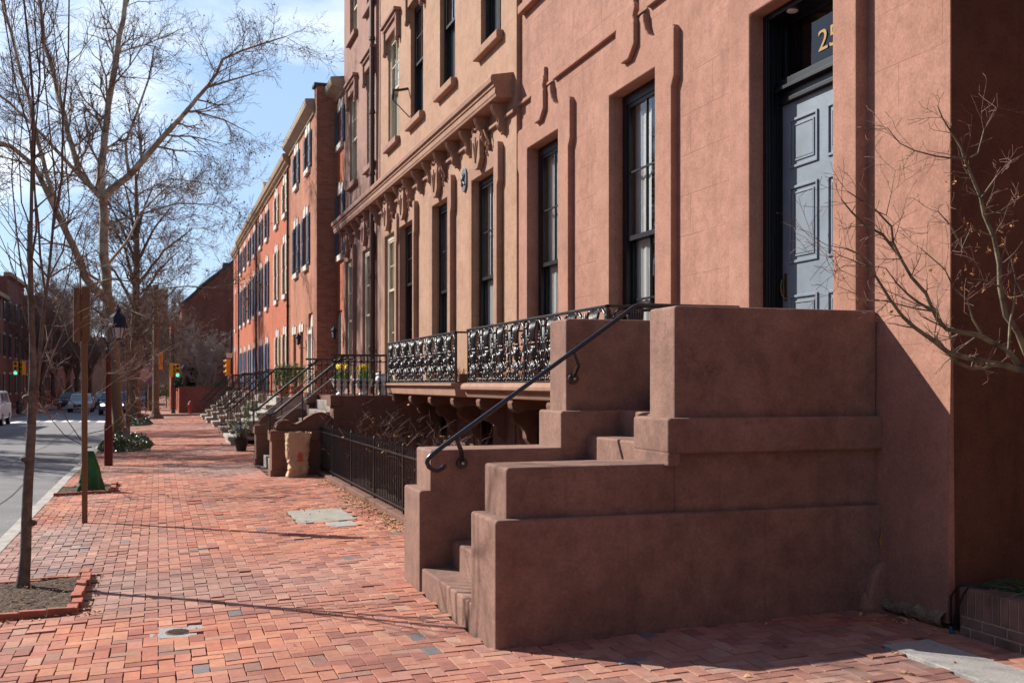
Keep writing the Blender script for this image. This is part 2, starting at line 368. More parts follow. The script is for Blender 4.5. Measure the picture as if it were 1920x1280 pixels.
M['twig_pale'] = mat('twig_pale', (0.30,0.235,0.20), 0.9)
M['twig_sap'] = mat('twig_light_brown', (0.24,0.17,0.14), 0.9)
M['ball'] = mat('seed_ball', (0.07,0.038,0.028), 0.95)
M['maple'] = mat('maple_bark', (0.06,0.045,0.035), 0.8, vscale=9, col2=(0.27,0.24,0.15), bump=0.4, bscale=50)
M['dry_leaf'] = mat('withered_leaf', (0.38,0.19,0.07), 0.85, var=0.35, vscale=30)
M['litter'] = mat('leaf_litter', (0.30,0.19,0.075), 0.85, vscale=40, col2=(0.62,0.45,0.22))
M['leafg'] = mat('boxwood_leaf', (0.055,0.10,0.02), 0.6, vscale=20, col2=(0.14,0.19,0.05))
M['ivy'] = mat('ivy_leaf', (0.022,0.045,0.014), 0.35, vscale=22, col2=(0.13,0.17,0.07), spec=0.6)
M['ever'] = mat('evergreen', (0.01,0.025,0.012), 0.8, var=0.4, vscale=8)
M['grass'] = mat('grass_blade', (0.10,0.17,0.04), 0.6, var=0.3, vscale=20)
M['daff'] = mat('daffodil_yellow', (0.80,0.60,0.02), 0.6)
M['urn'] = mat('white_urn', (0.66,0.68,0.72), 0.5, var=0.06)
M['terra'] = mat('terracotta', (0.42,0.15,0.08), 0.85, var=0.2, vscale=10)
M['blackpot'] = mat('black_plastic', (0.02,0.02,0.022), 0.6)
M['kraft'] = mat('kraft_paper', (0.47,0.335,0.215), 0.6, var=0.1, vscale=6, bump=0.5, bscale=30, bdist=0.01)
M['red_print'] = mat('red_print', (0.50,0.10,0.05), 0.8)
M['signback'] = mat('brown_sign_back', (0.145,0.075,0.035), 0.55, var=0.15)
M['post_br'] = mat('brown_post_paint', (0.17,0.082,0.035), 0.5, var=0.12)
M['lamp_red'] = mat('dark_red_paint', (0.10,0.014,0.013), 0.5, var=0.15)
M['lampglass'] = mat('frosted_lamp_glass', (0.50,0.46,0.50), 0.5)
M['bluedk'] = mat('dark_lantern', (0.015,0.025,0.045), 0.75, spec=.2)
M['tarp'] = mat('green_bag', (0.014,0.10,0.036), 0.6, var=0.45, vscale=5, bump=0.7, bscale=9, bdist=0.03)
M['hyd'] = mat('hydrant_red', (0.30,0.03,0.03), 0.5)
M['tyre'] = mat('tyre', (0.02,0.02,0.02), 0.8)
M['rim'] = mat('rim', (0.3,0.3,0.32), 0.4, metal=0.8)
M['carglass'] = mat('car_glass', (0.09,0.16,0.20), 0.06, spec=0.9)
M['orange_sign'] = mat('sign_back_tan', (0.52,0.30,0.20), 0.6)
M['purple'] = mat('purple_banner', (0.22,0.10,0.20), 0.7)
M['plaque'] = mat('blue_plaque', (0.10,0.13,0.16), 0.5)
M['gold'] = mat('gold_leaf', (0.30,0.165,0.03), 0.5)
M['hose'] = mat('black_hose', (0.01,0.01,0.012), 0.45)
M['steel'] = mat('bracket_steel', (0.35,0.36,0.38), 0.35, metal=0.8)
M['skin'] = mat('skin', (0.4,0.22,0.15), 0.6)
M['cloth_dk'] = mat('dark_clothing', (0.02,0.022,0.035), 0.9)
M['grate'] = mat('rusty_iron', (0.13,0.09,0.075), 0.8, var=0.3, vscale=30)

# ---------------------------------------------------------------- ground
g = MB()
ys = [-6, 4, 8, 12, 16, 20, 30, 40, 55, 70, 80, 100, 140, 200, 400, 1500]
xs = [-1500, -60, -20, -9.3, -1.9, -1.66, 0, 2.1, 4.6, 5.2, 15, 60, 1500]
def base_z(x, y): return (gz(x, y) - 0.03) if x > -1.7 else rz(y) - 0.05
idx = {}
for i, y in enumerate(ys):
    for j, x in enumerate(xs):
        idx[i, j] = len(g.v); g.v.append((x, y, rz(min(y, 400)) - 0.45))
for i in range(len(ys) - 1):
    for j in range(len(xs) - 1):
        g.f.append((idx[i,j], idx[i,j+1], idx[i+1,j+1], idx[i+1,j]))
struct('ground', g, M['asphalt'])
# road sheet (street + cross street at Y 70..81)
YC0, YC1 = 69.3, 80.5
road = MB()
def strip(mb, x0, x1, yl, zf, nx=1):
    for a, b_ in zip(yl[:-1], yl[1:]):
        for k in range(nx):
            xa = x0 + (x1 - x0) * k / nx; xb = x0 + (x1 - x0) * (k + 1) / nx
            mb.quad((xa, a, zf(xa, a)), (xb, a, zf(xb, a)), (xb, b_, zf(xb, b_)), (xa, b_, zf(xa, b_)))
yl = [-6, 4, 8, 12, 16, 20, 26, 32, 40, 50, 60, YC0, YC1, 100, 130, 180, 260, 400]
def crown(x, y): return rz(y) + 0.10 * max(0, 1 - ((x + 5.6) / 3.8) ** 2)
strip(road, -9.4, -1.83, yl, crown, 8)
strip(road, -9.4 - 60, -9.4, [YC0, YC1], lambda x, y: rz(y), 1)
strip(road, -1.83, 60, [YC0, YC1], lambda x, y: rz(y), 1)
struct('road', road, M['asphalt'])
sm_ = MB(); rs = random.Random(17)
for (x_, y0_, y1_, w_) in ((-3.55, 8, 66, .035), (-5.9, 14, 66, .03), (-2.55, 16, 24, .025)):
    y_ = y0_
    while y_ < y1_:
        xa = x_ + .05 * math.sin(y_ * .7) + .03 * mnoise.noise(Vector((x_, y_, 0))); xb = x_ + .05 * math.sin((y_+1) * .7) + .03 * mnoise.noise(Vector((x_, y_+1, 0)))
        sm_.quad((xa, y_, crown(xa, y_) + .004), (xa + w_, y_, crown(xa + w_, y_) + .004), (xb + w_, y_+1, crown(xb + w_, y_+1) + .004), (xb, y_+1, crown(xb, y_+1) + .004)); y_ += 1
struct('road_seams', sm_, mat('tar', (.05,.05,.055), .7))
pt_ = MB()
for (x0_, x1_, y0_, y1_) in ((-3.3, -2.2, 30, 34), (-5.2, -3.9, 44, 47)):
    for k in range(8):
        a = y0_ + (y1_-y0_)*k/8; b_ = y0_ + (y1_-y0_)*(k+1)/8
        for j in range(3): xa = x0_ + (x1_-x0_)*j/3; xb = x0_ + (x1_-x0_)*(j+1)/3; pt_.quad((xa,a,crown(xa,a)+.006),(xb,a,crown(xb,a)+.006),(xb,b_,crown(xb,b_)+.006),(xa,b_,crown(xa,b_)+.006))
struct('road_patch', pt_, mat('asphalt_patch', (.11,.11,.115), .9, var=.1))
cw = MB()
for k in range(10):
    xa = -8.9 + k * 0.92
    cw.quad((xa, 64.8, crown(xa, 64.8) + .006), (xa + .5, 64.8, crown(xa + .5, 64.8) + .006), (xa + .5, 68.2, crown(xa+.5, 68.2) + .006), (xa, 68.2, crown(xa, 68.2) + .006))
struct('crosswalk_markings', cw, M['line'])
# left pavement far side
lp = MB(); yl2 = [-6, 20, 50, YC0]
strip(lp, -14, -9.4, yl2, lambda x, y: rz(y) + .15, 1); strip(lp, -14, -9.4, [YC1, 120, 180, 400], lambda x, y: rz(y) + .15, 1)
strip(lp, -1.66, 6.0, [YC1, 100, 130, 180, 400], lambda x, y: rz(y) + .15, 1)
for (a, b_) in ((-6, YC0), (YC1, 400)):
    lp.quad((-9.4, a, rz(a)), (-9.4, b_, rz(b_)), (-9.4, b_, rz(b_) + .15), (-9.4, a, rz(a) + .15))
lp.quad((-14, YC1, rz(YC1)), (-9.4, YC1, rz(YC1)), (-9.4, YC1, rz(YC1) + .15), (-14, YC1, rz(YC1) + .15))
lp.quad((-1.66, YC1, rz(YC1)), (6, YC1, rz(YC1)), (6, YC1, rz(YC1) + .15), (-1.66, YC1, rz(YC1) + .15))
struct('far_pavement', lp, mat('far_brick_paving', (0.36,0.17,0.13), 0.9, var=0.15, vscale=2))
# kerb
kb = MB(); y = 2.0; rk = random.Random(3)
while y < YC0 - .2:
    l = min(rk.uniform(1.6, 2.4), YC0 - y); zt0 = gz(-1.66, y); zt1 = gz(-1.66, y + l)
    xo = rk.uniform(-.01, .01); a, b_ = y + .006, y + l - .006
    n = len(kb.v)
    kb.v += [(-1.83+xo, a, zt0-.3), (-1.655+xo, a, zt0-.3), (-1.655+xo, a, zt0+.004), (-1.83+xo, a, zt0-.004),
             (-1.83+xo, b_, zt1-.3), (-1.655+xo, b_, zt1-.3), (-1.655+xo, b_, zt1+.004), (-1.83+xo, b_, zt1-.004)]
    kb.f += [tuple(n+i for i in q) for q in ((0,1,2,3),(7,6,5,4),(0,3,7,4),(3,2,6,7),(2,1,5,6))]
    y += l
struct('kerb', kb, M['kerb'], bevel=0.012)
# pavement bricks, herringbone, one brick at a time
PIT1 = (-1.66, -0.60, 9.2, 11.0); PIT2 = (-1.66, -0.70, 19.25, 20.9)
BED1 = (-1.66, -0.25, 31.5, 38.5); BED2 = (-1.66, -0.35, 53.5, 60.0)
holes = [PIT1, PIT2, BED1, BED2, (1.68, 2.42, 13.62, 14.95), (1.99, 2.34, 13.05, 13.50), (0.0, 0.265, 8.02, 8.33), (4.40, 4.78, 4.35, 5.76),
         (2.12, 5.2, 6.72, 9.33), (2.88, 6, 9.2, 21.3), (2.02, 6, 20.55, 24.35)]
def und(x, y):
    a = 0.016 * mnoise.noise(Vector((x * 0.7, y * 0.7, 3.1))) + 0.004 * mnoise.noise(Vector((x * 2.3, y * 2.3, 7.7)))
    return a
pav = MB(); cols = []
bl, bw = 0.208, 0.104
ri = random.Random(11)
pal = [(.50,.18,.10), (.53,.20,.11), (.46,.155,.09), (.54,.235,.135), (.48,.20,.135), (.41,.135,.085), (.52,.19,.105), (.47,.18,.12), (.36,.12,.08)]
def paver(x0, x1, y0, y1, near):
    cx_, cy_ = (x0+x1)/2, (y0+y1)/2
    u = ri.random()
    if u < 0.016: c = (.19, .175, .18)
    elif u < 0.055: c = (.34, .17, .125)
    elif u < 0.10: c = (.50, .25, .16)
    else: c = pal[ri.randrange(len(pal))]
    patch = 1 + 0.14 * mnoise.noise(Vector((cx_ * .5, cy_ * .5, 1.3))); grey = max(0, mnoise.noise(Vector((cx_ * .35 + 5, cy_ * .35, 2.2)))) * .7 + max(0, (0.4 - abs(cx_ + 1.0)) ) * .5
    k = ri.uniform(.89, 1.07) * patch
    L_ = sum(c) / 3
    c = tuple(min(.9, (ci * (1 - grey) + L_ * 1.05 * grey) * k * .94) for ci in c); L2 = sum(c) / 3; c = tuple(ci * .95 + L2 * .09 for ci in c)
    gp = (ri.uniform(.0012, .0035) if ri.random() > .07 else ri.uniform(.004, .006)) if near else .0025
    x0 += gp; x1 -= gp * ri.uniform(.6, 1.3); y0 += gp; y1 -= gp * ri.uniform(.6, 1.3)
    z = gz(cx_, cy_) + und(cx_, cy_) + ri.gauss(0, .0016)
    tx = ri.gauss(0, .005); ty = ri.gauss(0, .005)
    if ri.random() < .04: z += ri.uniform(.003, .009); tx *= 2; ty *= 3
    slope = .032 if -2 < cx_ < 4.6 else 0
    rot = ri.gauss(0, .016); cr_, sr_ = math.cos(rot), math.sin(rot)
    def P(x, y, dz):
        dx, dy = x - cx_, y - cy_
        return (cx_ + dx*cr_ - dy*sr_, cy_ + dx*sr_ + dy*cr_, z + dx * (slope + tx) + dy * ty + dz)
    n = len(pav.v); c4 = ((x0,y0),(x1,y0),(x1,y1),(x0,y1))
    if near:
        e = .003
        i4 = ((x0+e,y0+e),(x1-e,y0+e),(x1-e,y1-e),(x0+e,y1-e))
        pav.v.extend([P(*q, 0) for q in i4] + [P(*q, -.0035) for q in c4] + [P(*q, -.04) for q in c4])
        fs = [(0,1,2,3)] + [(4+i, 4+(i+1)%4, (i+1)%4, i) for i in range(4)] + [(8+i, 8+(i+1)%4, 4+(i+1)%4, 4+i) for i in range(4)]
        nv = 12
    else:
        pav.v.extend([P(*q, 0) for q in c4] + [P(*q, -.03) for q in c4]); fs = [(0,1,2,3)] + [(4+i, 4+(i+1)%4, (i+1)%4, i) for i in range(4)]; nv = 8
    pav.f.extend([tuple(n+i for i in q) for q in fs]); cols.extend([(*c, 1)] * nv)
i0, i1 = int(-1.66 / bw) - 2, int(5.2 / bw) + 2
for iy in range(int(3.2 / bw), int(YC0 / bw)):
    for ix in range(i0, i1):
        m4 = (ix - iy) % 4
        if m4 == 0: x0, x1, y0, y1 = ix*bw, (ix+2)*bw, iy*bw, (iy+1)*bw
        elif m4 == 2: x0, x1, y0, y1 = ix*bw, (ix+1)*bw, (iy-1)*bw, (iy+1)*bw
        else: continue
        x0 = max(x0, -1.655); x1 = min(x1, 5.13)
        if x1 - x0 < .03: continue
        cx_, cy_ = (x0+x1)/2, (y0+y1)/2
        if any(h[0] < cx_ < h[1] and h[2] < cy_ < h[3] for h in holes): continue
        if cx_ < -.13 * cy_ - .6: continue
        paver(x0, x1, y0, y1, cy_ < 17)
pv = struct('pavement_bricks', pav, None)
pv.data.materials.clear()
pm = bpy.data.materials.new('paver_clay'); pm.use_nodes = True; t = pm.node_tree; b = t.nodes['Principled BSDF']
at = t.nodes.new('ShaderNodeAttribute'); at.attribute_name = 'bc'; geo = t.nodes.new('ShaderNodeNewGeometry')
n1 = t.nodes.new('ShaderNodeTexNoise'); n1.inputs['Scale'].default_value = 22; n1.inputs['Detail'].default_value = 8; n1.inputs['Roughness'].default_value = .7
r1 = t.nodes.new('ShaderNodeValToRGB'); r1.color_ramp.elements[0].position = .3; r1.color_ramp.elements[1].position = .7; r1.color_ramp.elements[0].color = (.78,.78,.8,1); r1.color_ramp.elements[1].color = (1.16,1.14,1.12,1)
n3 = t.nodes.new('ShaderNodeTexNoise'); n3.inputs['Scale'].default_value = 1.1; n3.inputs['Detail'].default_value = 9; n3.inputs['Roughness'].default_value = .7
r3 = t.nodes.new('ShaderNodeValToRGB'); r3.color_ramp.elements[0].position = .35; r3.color_ramp.elements[1].position = .68; r3.color_ramp.elements[0].color = (.74,.75,.78,1); r3.color_ramp.elements[1].color = (1.10,1.06,1.03,1)
x1_ = t.nodes.new('ShaderNodeMix'); x1_.data_type = 'RGBA'; x1_.blend_type = 'MULTIPLY'; x1_.inputs['Factor'].default_value = 1
x2_ = t.nodes.new('ShaderNodeMix'); x2_.data_type = 'RGBA'; x2_.blend_type = 'MULTIPLY'; x2_.inputs['Factor'].default_value = 1
t.links.new(geo.outputs['Position'], n1.inputs['Vector']); t.links.new(geo.outputs['Position'], n3.inputs['Vector'])
t.links.new(n1.outputs['Fac'], r1.inputs['Fac']); t.links.new(n3.outputs['Fac'], r3.inputs['Fac'])
t.links.new(at.outputs['Color'], x1_.inputs['A']); t.links.new(r1.outputs['Color'], x1_.inputs['B'])
t.links.new(x1_.outputs['Result'], x2_.inputs['A']); t.links.new(r3.outputs['Color'], x2_.inputs['B']); t.links.new(x2_.outputs['Result'], b.inputs['Base Color'])
b.inputs['Roughness'].default_value = .82; b.inputs['Specular IOR Level'].default_value = .3
bp = t.nodes.new('ShaderNodeBump'); bp.inputs['Strength'].default_value = .35; bp.inputs['Distance'].default_value = .004; n4 = t.nodes.new('ShaderNodeTexNoise'); n4.inputs['Scale'].default_value = 60; n4.inputs['Detail'].default_value = 4
t.links.new(geo.outputs['Position'], n4.inputs['Vector']); t.links.new(n4.outputs['Fac'], bp.inputs['Height']); t.links.new(bp.outputs['Normal'], b.inputs['Normal'])
pv.data.materials.append(pm)
ca = pv.data.color_attributes.new('bc', 'FLOAT_COLOR', 'POINT')
flat = [c for q in cols for c in q]; ca.data.foreach_set('color', flat)
sb = MB()
yb = [i * 1.0 for i in range(3, 20)] + [20 + 4 * i for i in range(13)]
strip(sb, -1.66, 5.2, [y for y in yb if y < YC0] + [YC0], lambda x, y: gz(x, y) - .024, 12)
struct('pavement_bed', sb, M['sand'])
sb = MB(); sb.quad((-1.66, YC0, rz(YC0)-.1), (60, YC0, rz(YC0)-.1), (60, YC0, gz(5, YC0)), (-1.66, YC0, gz(-1.66, YC0))); struct('pavement_edge', sb, M['kerb'])

# ================================================================ facades A, B, C
XF = 5.07
def wall_with_openings(mb, X, y0, y1, z0, z1, ops, depth):
    """front skin at X facing -X with rectangular holes and reveals going +X"""
    ysl = sorted({y0, y1, *[o[0] for o in ops], *[o[1] for o in ops]}); zsl = sorted({z0, z1, *[o[2] for o in ops], *[o[3] for o in ops]})
    ysl = [v for v in ysl if y0 <= v <= y1]; zsl = [v for v in zsl if z0 <= v <= z1]
    for a, b_ in zip(ysl[:-1], ysl[1:]):
        run = None
        for c_, d_ in zip(zsl[:-1], zsl[1:]):
            my, mz = (a+b_)/2, (c_+d_)/2
            if any(o[0] < my < o[1] and o[2] < mz < o[3] for o in ops): continue
            mb.quad((X, b_, c_), (X, a, c_), (X, a, d_), (X, b_, d_))
    for (a, b_, c_, d_) in ops:
        xa, xb = X, X + depth
        mb.quad((xa,a,c_),(xb,a,c_),(xb,a,d_),(xa,a,d_)); mb.quad((xa,b_,c_),(xa,b_,d_),(xb,b_,d_),(xb,b_,c_))
        mb.quad((xa,a,d_),(xb,a,d_),(xb,b_,d_),(xa,b_,d_)); mb.quad((xa,a,c_),(xa,b_,c_),(xb,b_,c_),(xb,a,c_))
    # returns at the four edges
    mb.quad((X,y0,z0),(X+depth,y0,z0),(X+depth,y0,z1),(X,y0,z1)); mb.quad((X,y1,z0),(X,y1,z1),(X+depth,y1,z1),(X+depth,y1,z0))
    mb.quad((X,y0,z1),(X+depth,y0,z1),(X+depth,y1,z1),(X,y1,z1))

def window(root, X, y0, y1, z0, z1, frame, depth=.20, rows=(2, 2), colsn=2, inner='curtain', fw=.07, glass='glass', bottom=True, fdep=.12, half=None):
    """sash window in an opening of wall plane X; frame mesh is the part, panes and hangings its sub-parts"""
    f = MB(); xf = X + depth
    f.box(xf, xf + fdep, y0, y0 + fw, z0, z1); f.box(xf, xf + fdep, y1 - fw, y1, z0, z1)
    f.box(xf, xf + fdep, y0 + fw, y1 - fw, z1 - fw, z1); f.box(xf, xf + fdep, y0 + fw, y1 - fw, z0, z0 + fw * .8)
    iy0, iy1 = y0 + fw, y1 - fw; zm = (z0 + z1) / 2 if half is None else half
    def sash(xa, za, zb, nr):
        r = .045
        f.box(xa, xa + .045, iy0, iy0 + r, za, zb); f.box(xa, xa + .045, iy1 - r, iy1, za, zb)
        f.box(xa, xa + .045, iy0 + r, iy1 - r, za, za + r * 1.2); f.box(xa, xa + .045, iy0 + r, iy1 - r, zb - r, zb)
        for k in range(1, colsn):
            yc = iy0 + (iy1 - iy0) * k / colsn; f.box(xa + .008, xa + .037, yc - .011, yc + .011, za + r, zb - r)
        for k in range(1, nr):
            zc = za + (zb - za) * k / nr; f.box(xa + .012, xa + .033, iy0 + r, iy1 - r, zc - .011, zc + .011)
    sash(xf + .012, zm - .02, z1 - fw, rows[0]); sash(xf + .059, z0 + fw * .8, zm + .02, rows[1])
    fo = build('window', f, M[frame], root)
    p = MB(); p.quad((xf+.034, iy0, zm), (xf+.034, iy1, zm), (xf+.034, iy1, z1-fw), (xf+.034, iy0, z1-fw))
    p.quad((xf+.082, iy0, z0), (xf+.082, iy1, z0), (xf+.082, iy1, zm), (xf+.082, iy0, zm))
    build('pane', p, M[glass], fo)
    xc = xf + .118
    if inner in ('curtain',):
        c = MB(); n = 46
        for k in range(n):
            ya = iy0 + (iy1-iy0) * k / n; yb_ = iy0 + (iy1-iy0) * (k+1) / n
            fa = lambda q: xc + .009 * math.sin(q * 43) + .005 * math.sin(q * 97 + 1)
            if abs((ya+yb_)/2 - (iy0+iy1)/2) < .035: continue
            c.quad((fa(ya), ya, z0), (fa(yb_), yb_, z0), (fa(yb_), yb_, z1-.1), (fa(ya), ya, z1-.1))
        build('curtain', c, M['curtain'], fo, smooth=True)
    elif inner == 'blind':
        c = MB(); c.quad((xc, iy0, z0 + .0 * (z1-z0)), (xc, iy1, z0), (xc, iy1, z1), (xc, iy0, z1)); build('blind', c, M['blind'], fo)
    elif inner == 'halfblind':
        c = MB(); zz = z0 + .55 * (z1-z0); c.quad((xc, iy0, zz), (xc, iy1, zz), (xc, iy1, z1), (xc, iy0, z1)); build('blind', c, M['blind'], fo)
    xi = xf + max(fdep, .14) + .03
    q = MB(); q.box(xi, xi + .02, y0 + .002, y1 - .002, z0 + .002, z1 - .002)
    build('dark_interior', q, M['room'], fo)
    return fo

ZT = 13.6
hA = thing('town_house', 'salmon pink stucco town house with the blue-grey front door numbered 25 above the big stoop', 'house', (5.07, 10.5, 0))
A_ops = [(10.27, 11.47, 1.9, 5.10), (13.16, 14.39, 1.9, 5.10), (7.09, 8.31, 1.9, 5.01),
         (10.42, 11.64, 7.24, 9.7), (13.36, 14.6, 7.24, 9.7), (7.25, 8.45, 7.24, 9.7),
         (10.5, 11.55, .25, 1.25), (13.4, 14.5, .25, 1.25)]
w = MB(); wall_with_openings(w, XF, 5.90, 15.09, -.6, ZT, A_ops, .55); build('wall', w, M['A'], hA)
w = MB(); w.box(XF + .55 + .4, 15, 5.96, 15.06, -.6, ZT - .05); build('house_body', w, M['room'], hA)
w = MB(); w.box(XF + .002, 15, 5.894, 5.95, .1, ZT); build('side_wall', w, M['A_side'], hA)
w = MB()
w.v = [(XF-.045,5.875,.14),(XF+.02,5.875,.14),(XF+.02,6.67,.14),(XF-.045,6.67,.14),(XF+.001,5.8945,2.0),(XF+.02,5.8945,2.0),(XF+.02,6.67,2.0),(XF+.001,6.67,2.0)]
w.f = [(3,2,1,0),(4,5,6,7),(0,1,5,4),(1,2,6,5),(2,3,7,6),(3,0,4,7)]
build('wall_foot', w, M['A_plain'], hA)
def u_surround(yc, hw, ztop, zb, edge, ear, zs, X, th, flat_top):
    pl = [(yc-edge, zb), (yc-edge, 4.80), (yc-edge-ear, 4.90), (yc-edge-ear, zs-.05), (yc-edge-ear+.05, zs), (yc-.62, zs)]
    for k in range(1, 6):
        a = k / 5 * math.pi / 2; pl.append((yc - .62 + .30 * math.sin(a), zs + flat_top * (1 - math.cos(a))))
    mir = [(2*yc - y_, z_) for y_, z_ in reversed(pl)]
    return pl + mir + [(yc+hw, zb), (yc+hw, ztop), (yc-hw, ztop), (yc-hw, zb)]
for yc, hw in ((10.87, .60), (13.775, .615)):
    s_ = MB(); s_.prism(u_surround(yc, hw, 5.10, 1.8, .99, .06, 5.44, XF, .075, .33), 'YZ', XF - .075, XF + .02)
    so_ = build('window_surround', s_, M['A_plain'], hA, bevel=.018, seg=3)
    s_ = MB(); y_ = yc + .04
    s_.prism([(y_-.25,5.93),(y_-.27,5.86),(y_-.22,5.78),(y_-.25,5.72),(y_-.25,5.47),(y_-.10,5.34),(y_+.10,5.34),(y_+.25,5.47),(y_+.25,5.72),(y_+.22,5.78),(y_+.27,5.86),(y_+.25,5.93)], 'YZ', XF - .135, XF - .07)
    s_.prism([(y_-.07,6.1),(y_-.07,5.92),(y_+.07,5.92),(y_+.07,6.1)], 'YZ', XF - .05, XF + .01)
    build('shield', s_, M['A_plain'], so_, bevel=.02, seg=3)
s_ = MB()
pl = [(6.785,1.75),(6.785,6.0),(8.67,6.0),(8.67,1.75),(8.31,1.75),(8.31,5.01),(7.09,5.01),(7.09,1.75)]
s_.prism(pl, 'YZ', XF - .10, XF + .02); build('door_surround', s_, M['A_plain'], hA, bevel=.02, seg=3)
for a, b_ in ((5.94, 6.72), (8.68, 10.52), (11.22, 13.42), (14.13, 15.085)):
    s_ = MB(); s_.box(XF - .055, XF + .01, a, b_, 5.82, 5.875); build('hood_moulding', s_, M['A_plain'], hA, bevel=.01)
for (a, b_) in ((10.3, 11.76), (13.22, 14.74), (7.1, 8.6)):
    s_ = MB(); s_.box(XF - .10, XF + .01, a, b_, 7.12, 7.24); build('window_sill', s_, M['A_plain'], hA, bevel=.012)
for (a, b_), (a2, b2) in (((10.27, 11.47), (10.42, 11.64)), ((13.16, 14.39), (13.36, 14.6))):
    window(hA, XF - .07, a, b_, 1.9, 5.10, 'black', depth=.17, fw=.12, fdep=.10, half=3.42)
    window(hA, XF, a2, b2, 7.24, 9.7, 'black', depth=.12, rows=(1, 1))
window(hA, XF, 7.25, 8.45, 7.24, 9.7, 'black', depth=.15, rows=(1, 1))
for (a, b_) in ((10.5, 11.55), (13.4, 14.5)): window(hA, XF, a, b_, .25, 1.25, 'black', depth=.12, rows=(1, 1), inner='none', colsn=3, glass='glass_dark')
# door: black panelled jambs, transom with house number, blue-grey leaf
xd = 5.27; YL, YH = 7.15, 8.25
d = MB()
d.box(5.11, xd + .06, YH, 8.315, 1.9, 5.01); d.box(5.11, xd + .06, 7.085, YL, 1.9, 5.01); d.box(5.11, xd + .06, YL, YH, 4.95, 5.01)
for xx in (5.125, 5.16, 5.215, 5.245): d.box(xx, xx + .014, YH - .013, YH + .004, 1.9, 4.95)
for z0_, z1_ in ((2.1, 2.9), (3.05, 4.1), (4.4, 4.9)): d.box(5.182, 5.207, YH - .009, YH + .004, z0_, z1_)
d.box(xd - .06, xd + .06, YL, YH, 4.35, 4.42); d.box(xd - .09, xd + .06, YL, YH, 4.32, 4.35); d.box(xd - .03, xd + .06, YL, YH, 4.25, 4.32); d.box(xd - .05, xd + .06, YL, YH, 4.215, 4.25)
d.box(xd, xd + .06, YH - .06, YH, 4.42, 4.95); d.box(xd, xd + .06, YL, YL + .06, 4.42, 4.95); d.box(xd, xd + .06, YL + .06, YH - .06, 4.91, 4.95)
df = build('door_frame', d, M['dark_jamb'], hA, bevel=.003)
q = MB(); q.quad((xd + .03, YL + .05, 4.41), (xd + .03, YH - .05, 4.41), (xd + .03, YH - .05, 4.92), (xd + .03, YL + .05, 4.92)); build('transom_pane', q, M['glass_dark'], df)
q = MB(); q.box(xd + .45, xd + .5, 7.0, 8.4, 1.9, 5.1); build('hall_interior', q, mat('hall_wall', (.10,.09,.08), .9), df)
q = MB(); q.lathe([(0.001, 0), (.045, 0), (.05, -.012), (.038, -.02)], (5.16, 7.92, 4.95), 16); build('ceiling_lamp', q, M['white'], df)
cu = bpy.data.curves.new('house_number', 'FONT'); cu.body = '25'; cu.size = .255; cu.extrude = .003
to = bpy.data.objects.new('tmpnum', cu); COL.objects.link(to); bpy.context.view_layer.update()
me = bpy.data.meshes.new_from_object(to.evaluated_get(bpy.context.evaluated_depsgraph_get())); bpy.data.objects.remove(to)
num = bpy.data.objects.new('house_number', me); COL.objects.link(num); me.materials.append(M['gold'])
num.parent = df; num.location = Vector((xd + .024, 7.745, 4.545)) - ROOTLOC[df]; num.rotation_euler = (R(90), 0, R(-90)); num.scale = (1.2, 1, 1)
d = MB(); d.box(xd, xd + .05, YL + .005, YH - .005, 1.95, 4.212)
dl = build('door', d, M['door'], hA, bevel=.003)
for (a, b_) in ((7.70, 8.12), (7.24, 7.56)):
    for z0_, z1_ in ((2.02, 2.52), (2.80, 3.47), (3.63, 4.06)):
        m_ = MB()
        for (e0, e1, xo) in ((0, .022, .016), (.055, .07, .010)):
            y0_, y1_, za, zb = a + e0, b_ - e0, z0_ + e0, z1_ - e0; t_ = e1 - e0
            m_.box(xd - xo, xd + .004, y0_, y1_, za, za + t_); m_.box(xd - xo, xd + .004, y0_, y1_, zb - t_, zb)
            m_.box(xd - xo, xd + .004, y0_, y0_ + t_, za + t_, zb - t_); m_.box(xd - xo, xd + .004, y1_ - t_, y1_, za + t_, zb - t_)
        m_.box(xd - .006, xd + .004, a + .077, b_ - .077, z0_ + .077, z1_ - .077)
        build('door_panel', m_, M['door'], dl, bevel=.002)
h_ = MB(); h_.tube([(xd-.004, 8.19, 2.68), (xd-.045, 8.19, 2.66), (xd-.055, 8.19, 2.60), (xd-.04, 8.19, 2.53), (xd-.004, 8.19, 2.50)], .007, 6); h_.box(xd - .006, xd, 8.17, 8.21, 2.48, 2.72)
build('door_handle', h_, mat('brass', (.22,.15,.07), .4, metal=.8), dl, smooth=False)
q = MB(); q.box(XF - .11, xd + .02, 7.095, 8.305, 1.83, 1.945); build('doorstep', q, M['marble'], hA, bevel=.01)
# broken plaster and exposed brick at the foot of the corner
q = MB(); rr = random.Random(5); nk, nc_ = 60, 7
for k in range(nk + 1):
    y_ = 5.885 + .80 * k / nk; n_1 = mnoise.noise(Vector((y_*9, 1.7, 0))); n_2 = mnoise.noise(Vector((y_*24, 5.7, 0))); zt_ = .20 + .06*n_1 + .02*n_2; zb_ = .105 + .03*mnoise.noise(Vector((y_*12, 9, 0))) + .012*n_2
    for j in range(nc_ + 1):
        a = math.pi * j / nc_; pr_ = .05 + .02*n_1 + .012*mnoise.noise(Vector((y_*30, j*.9, 0)))
        q.v.append((XF - .035 - pr_*math.sin(a), y_, (zt_+zb_)/2 + (zt_-zb_)/2*math.cos(a)))
for k in range(nk):
    for j in range(nc_): a = k*(nc_+1)+j; q.f.append((a, a+1, a+nc_+2, a+nc_+1))
build('crumbled_plaster', q, mat('crumbled_plaster', (.27,.20,.13), .97, var=.4, vscale=18, bump=1.0, bscale=50, bdist=.02), hA)
q = MB()
